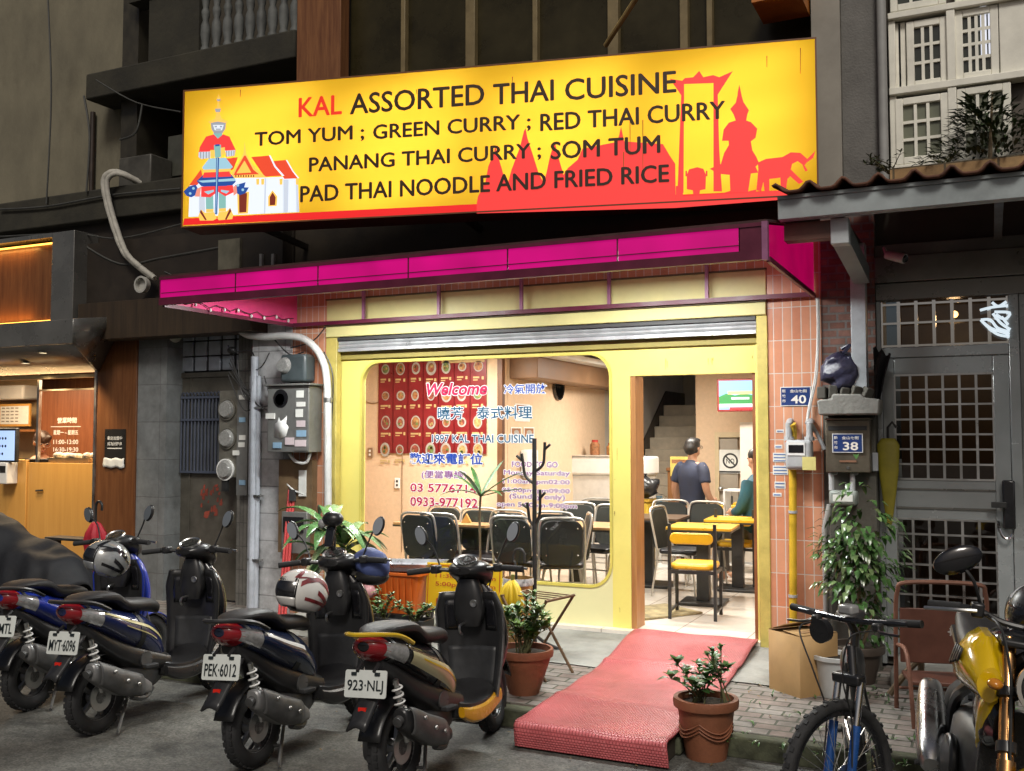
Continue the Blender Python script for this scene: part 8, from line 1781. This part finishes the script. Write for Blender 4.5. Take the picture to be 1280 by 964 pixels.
for i, (px, py) in enumerate(((288, 512), (288, 548), (286, 587))):
    c = atY(px, py, 8.09)-p0+V((0, -.042, 0)); MB().lathe([(.001, -.05), (.075, -.05), (.09, -.03), (.10, .0)], c, 28, 0, Matrix.Rotation(R(-90), 3, 'X')).obj('meter_dial', MATS['dial_grey'], mp_); MB().lathe([(.098, 0), (.112, 0), (.112, .02), (.098, .02)], c, 28, 0, QY, caps=False).obj('dial_ring', pan if i < 2 else white_m, mp_)
for (a, b) in ((304, 494), (304, 522), (304, 544), (303, 553), (296, 563), (304, 600)):
    A2, B2 = atY(a, b+6, 8.09)-p0, atY(a+8, b, 8.09)-p0; MB().bx(A2.x, B2.x, -.065, -.0605 if a > 300 else -.041, A2.z, B2.z).obj('sticker', paper if b % 3 else MATS['sticker_blue'], mp_)
A2, B2 = atY(281, 614, 8.09)-p0, atY(288, 600, 8.09)-p0; MB().bx(A2.x, B2.x, -.05, -.02, A2.z, B2.z).obj('switch', blk, mp_)
pp = thing('conduit', 'thick pale conduit curving from the awning down the left pier', 'pipe', atY(410, 760, 7.9))
base = [(292, 396), (297, 408), (308, 418), (330, 421), (355, 420), (378, 423), (395, 436), (405, 455), (409, 480), (410, 520), (410, 600), (410.5, 700), (411, 790)]
MB().tube(spline([atY(a, b, 7.86)-pp.location for a, b in base], 6), .036, 12).obj('pipe', white_pvc, pp)
for py in (500, 640): MB().lathe([(.042, -.02), (.042, .02)], atY(410, py, 7.86)-pp.location, 14).obj('clip', alu, pp)
p2 = thing('riser_pipes', 'pair of grey riser pipes up the left edge of the grey tiled pillar', 'pipe', atY(318, 760, 7.92))
for a, r_, y_ in ((318.5, .038, 7.92), (323.5, .026, 7.93), (314, .014, 7.95)): MB().tube([atY(a, 446 if r_ > .03 else 470, y_)-p2.location, atY(a-2, 620, y_)-p2.location, atY(a-4.5, 790, y_)-p2.location], r_, 12).obj('pipe', pm('pipe_bluegrey', (.42, .45, .50), rough=.4, var=.2, dirt=.3), p2)
for py in (510, 620, 700): A = atY(319-(py-446)/75, py, 7.9)-p2.location; MB().bx(A.x-.06, A.x+.09, -.03, .03, A.z-.01, A.z+.01).obj('clip', alu, p2)
random.seed(77); m = MB()
for i in range(9):
    a = V((random.uniform(285, 300), random.uniform(440, 470), 0)); b = V((random.uniform(318, 352), random.uniform(430, 520), 0)); c_ = (a+b)/2+V((random.uniform(-10, 10), random.uniform(8, 30), 0)); m.tube(spline([atY(a.x, a.y, 7.95), atY(c_.x, c_.y, 7.9), atY(b.x, b.y, 7.93)], 6), .006, 5)
for l_ in ([(318, 446), (312, 438), (292, 440), (285, 432)], [(330, 470), (340, 500), (356, 512), (356, 485)], [(352, 480), (342, 490), (343, 540), (350, 560)], [(405, 440), (416, 470), (414, 540)], [(363, 435), (390, 427), (407, 409)], [(340, 421), (362, 443), (380, 440)]): m.tube(spline([atY(a, b, 7.9) for a, b in l_], 6), .007, 5)
m.ell(atY(290, 438, 7.95), (.05, .05, .04), 12, 8); tag(m.obj('cable_tangle', blk), 'tangle of black cables above the meters on the left pillar', 'cables')
# red umbrella and dark stand before the takeaway
us = thing('umbrella_stand', 'flat black metal umbrella stand before the takeaway counter', 'stand', V((fx(98, 7.6), 7.6, .12)))
zt_ = fz(98, 672, 7.6)-.12; MB().bx(-.36, .36, -.1, .1, zt_-.03, zt_).obj('top', blk, us, bevel=.008)
for a in (-.33, .33): MB().bx(a-.015, a+.015, -.08, .08, 0, zt_-.031).obj('leg', blk, us)
ru = thing('umbrella', 'red folded umbrella with black hook handle hung on the stand', 'umbrella', V((fx(122, 7.45), 7.45, fz(122, 652, 7.45))), rot=(R(4), R(3), 0))
m = MB().lathe([(.012, 0), (.05, -.02), (.11, -.12), (.13, -.22), (.10, -.36), (.05, -.55), (.01, -.62)], n=32)
for i, v_ in enumerate(m.v): a = math.atan2(v_.y, v_.x); f_ = 1+.22*math.sin(a*8+v_.z*5); m.v[i] = V((v_.x*f_, v_.y*f_*.7, v_.z))
m.obj('canopy', pm('umbrella_red', (.40, .015, .03), rough=.6, var=.25), ru, sharp=180); MB().tube(spline([(0, 0, -.05), (0, 0, .13), (.015, 0, .19), (.05, 0, .21), (.085, 0, .18), (.085, 0, .12)], 5), .013, 8).obj('handle', blk, ru)
# cardboard box, bucket planter, chair, plants on the right
card = pm('cardboard', (.36, .22, .09), rough=.8, var=.12, scale=5, dirt=.15); cards = pm('cardboard_stained', (.30, .18, .07), rough=.8, var=.5, scale=4, dirt=.9)
p = atZ(998, 872, .12); t = thing('cardboard_box', 'stained brown cardboard box with half open flaps by the orange pier', 'box', V((p.x-.0, p.y+.2, .12)), rz=R(52)); w_, d_, h_ = .33, .30, .40
m = MB().add([(-w_/2, -d_/2, 0), (w_/2, -d_/2, 0), (w_/2, d_/2, 0), (-w_/2, d_/2, 0), (-w_/2, -d_/2, h_), (w_/2, -d_/2, h_), (w_/2, d_/2, h_), (-w_/2, d_/2, h_)], [(0,3,2,1),(0,1,5,4),(1,2,6,5),(2,3,7,6),(3,0,4,7)], 0); m.m[1] = 0; m.m[2] = 1; m.sheet([(-w_/2, -d_/2, h_-.004), (w_/2, -d_/2, h_-.004), (w_/2, d_/2, h_-.004), (-w_/2, d_/2, h_-.004)])
m.obj('carton', [card, cards], t, solid=.006)
for (a, b, c, lift) in (((-w_/2, -d_/2), (w_/2, -d_/2), (0, 1), .01), ((w_/2, d_/2), (-w_/2, d_/2), (0, -1), .055)):
    L_ = d_*.52; MB().add([(a[0], a[1], h_+.004), (b[0], b[1], h_+.004), (b[0]+c[0]*L_, b[1]+c[1]*L_, h_+.004+lift), (a[0]+c[0]*L_, a[1]+c[1]*L_, h_+.004+lift*1.3)], [(0, 1, 2, 3)]).obj('flap', card, t, solid=.005)
m = MB().bx(-.10, .06, -.11, -.03, h_+.0125, h_+.0135); m.obj('print', pm('print_brown', (.25, .14, .06)), t)
p = atZ(1042, 876, .12); t = thing('bucket_planter', 'white plastic bucket with bare soil behind the bicycle wheel', 'planter', V((p.x, p.y+.15, .12))); MB().lathe([(.001, 0), (.11, 0), (.145, .24), (.162, .245), (.162, .27), (.14, .27), (.132, .22), (.001, .22)], n=36).obj('bucket', pm('bucket_white', (.50, .52, .52), rough=.4, var=.15, dirt=.3), t); MB().lathe([(.001, .25), (.134, .242)], n=24).obj('soil', soil, t)
t = thing('climbing_shrub', 'glossy leaved shrub growing up below the mailbox by the door', 'plant', V((fx(1066, 7.5), 7.5, .12)))
potmesh(t, .12, .17, .26, MATS['pot_dark'], deco=False); zc = fz(1066, 690, 7.5)-.12
MB().tube(spline([(0, 0, .2), (.03, 0, .45), (.0, .05, zc)], 5), .014, 8).tube(spline([(.02, 0, .2), (.12, 0, .5), (.16, .03, zc-.1)], 5), .012, 8).obj('trunk', MATS['cane'], t)
random.seed(15); lv = MB()
for i in range(760):
    a = random.uniform(0, 6.28); r_ = random.random()**.5; z = random.gauss(0, .19); rad = .30*math.sqrt(max(.05, 1-(z/.42)**2)); p = V((rad*r_*math.cos(a)+.02, .18*r_*math.sin(a), zc+z)); 
    if noise.noise(p*6) < -.18: continue
    d = V((math.cos(a), math.sin(a)-.3, random.uniform(-1.0, .35))); leaf_add(lv, p, d, V((0, 0, 1)), random.uniform(.07, .115), .04, random.choices((0, 1, 2), (4, 4, 2))[0], .3)
for i in range(90):
    p = V((random.uniform(0, .25), random.uniform(-.1, .1), zc-.35+random.uniform(-.3, .1))); a = random.uniform(0, 6.28); leaf_add(lv, p, V((math.cos(a), math.sin(a), -.4)), V((0, 0, 1)), .07, .03, random.choice((0, 1)), .3)
lv.obj('leaves', [leafmat('shrub_dark', (.05, .11, .03), rough=.22), leafmat('shrub_mid', (.06, .13, .04), rough=.22), leafmat('shrub_pale', (.15, .22, .09), rough=.25)], t, sharp=180)
random.seed(19); t = thing('ledge_shrub', 'dark bushy shrub spilling over the brick planter below the upper windows', 'plant', V((fx(1245, 7.75), 7.75, lz1)))
lv = MB(); 
for i in range(900):
    a = random.uniform(0, 6.28); r_ = random.random()**.4; z = random.random(); rad = .50*(1-z)**.6+.04; p = V((rad*r_*math.cos(a)+.08*math.sin(z*4), .2*r_*math.sin(a), .02+z*.43*(.6+.4*abs(math.sin(a*2))))); d = V((math.cos(a), math.sin(a), random.uniform(-.1, 1))); leaf_add(lv, p, d, V((0, 0, 1)), random.uniform(.05, .10), .022, random.choice((0, 0, 1)), .15)
lv.obj('leaves', [leafmat('yew_dark', (.030, .055, .02)), leafmat('yew_mid', (.05, .09, .03))], t, sharp=180); MB().tube([(0, 0, -.1), (.03, 0, .5)], [.02, .006], 6).obj('stem', MATS['cane'], t)
t = thing('ledge_creeper', 'thin trailing creeper on the left end of the brick planter', 'plant', V((fx(1145, 7.66), 7.66, lz1))); leafy(t, (-.12, 0, -.02), 8, .2, .16, .05, .018, [MATS['yew_dark'], MATS['yew_mid']], 9, 61); leafy(t, (.22, 0, -.02), 7, .18, .12, .05, .018, [MATS['yew_dark'], MATS['yew_mid']], 7, 62)
# old folding chair before the stainless door
oc = thing('old_chair', 'old brown backed chair with rusty tube frame before the stainless door', 'chair', V((fx(1172, 6.9), 6.9, .12)), rz=R(14))
rt_ = pm('rust_red', (.16, .07, .045), rough=.6, metal=.3, var=.4)
hz = .80
MB().tube(spline([(-.27, .05, 0), (-.27, .02, .55), (-.26, 0, hz-.06), (-.20, -.005, hz), (.20, -.005, hz), (.26, 0, hz-.06), (.27, .02, .55), (.27, .05, 0)], 5), .014, 8).obj('back_frame', rt_, oc)
MB().bx(-.25, .25, -.008, .008, .30, hz-.16).obj('backrest', pm('chair_brown', (.085, .028, .016), rough=.5, var=.25, dirt=.2), oc, bevel=.005)
m = MB(); random.seed(3)
for a in (0, 60, 120): m.box((.06, -.0095, .50), (.055, .002, .009), (0, R(a), 0))
for a in (30, 90, 150): m.box((.06, -.0098, .50), (.035, .002, .007), (0, R(a), 0))
m.obj('flower_mark', pm('mark_grey', (.30, .28, .26)), oc)
for s in (-1, 1): MB().tube(spline([(s*.26, .04, .40), (s*.26, -.3, .40), (s*.25, -.42, .0)], 5), .013, 8).obj('leg', rt_, oc)
MB().bx(-.24, .24, -.28, .03, .22, .245).obj('seat', MATS['chair_brown'], oc, bevel=.006); MB().tube([(-.26, .0, .14), (.26, .0, .14)], .010, 6).obj('stretcher', rt_, oc)
db = MB().tube(spline([atZ(1112, 868, .14), atZ(1135, 838, .30), atZ(1150, 826, .36), atZ(1151, 842, .2)], 5), .022, 8).obj('driftwood', pm('driftwood', (.16, .11, .06), rough=.8, var=.4)); tag(db, 'bent piece of brown driftwood on the pavement before the chair', 'wood')
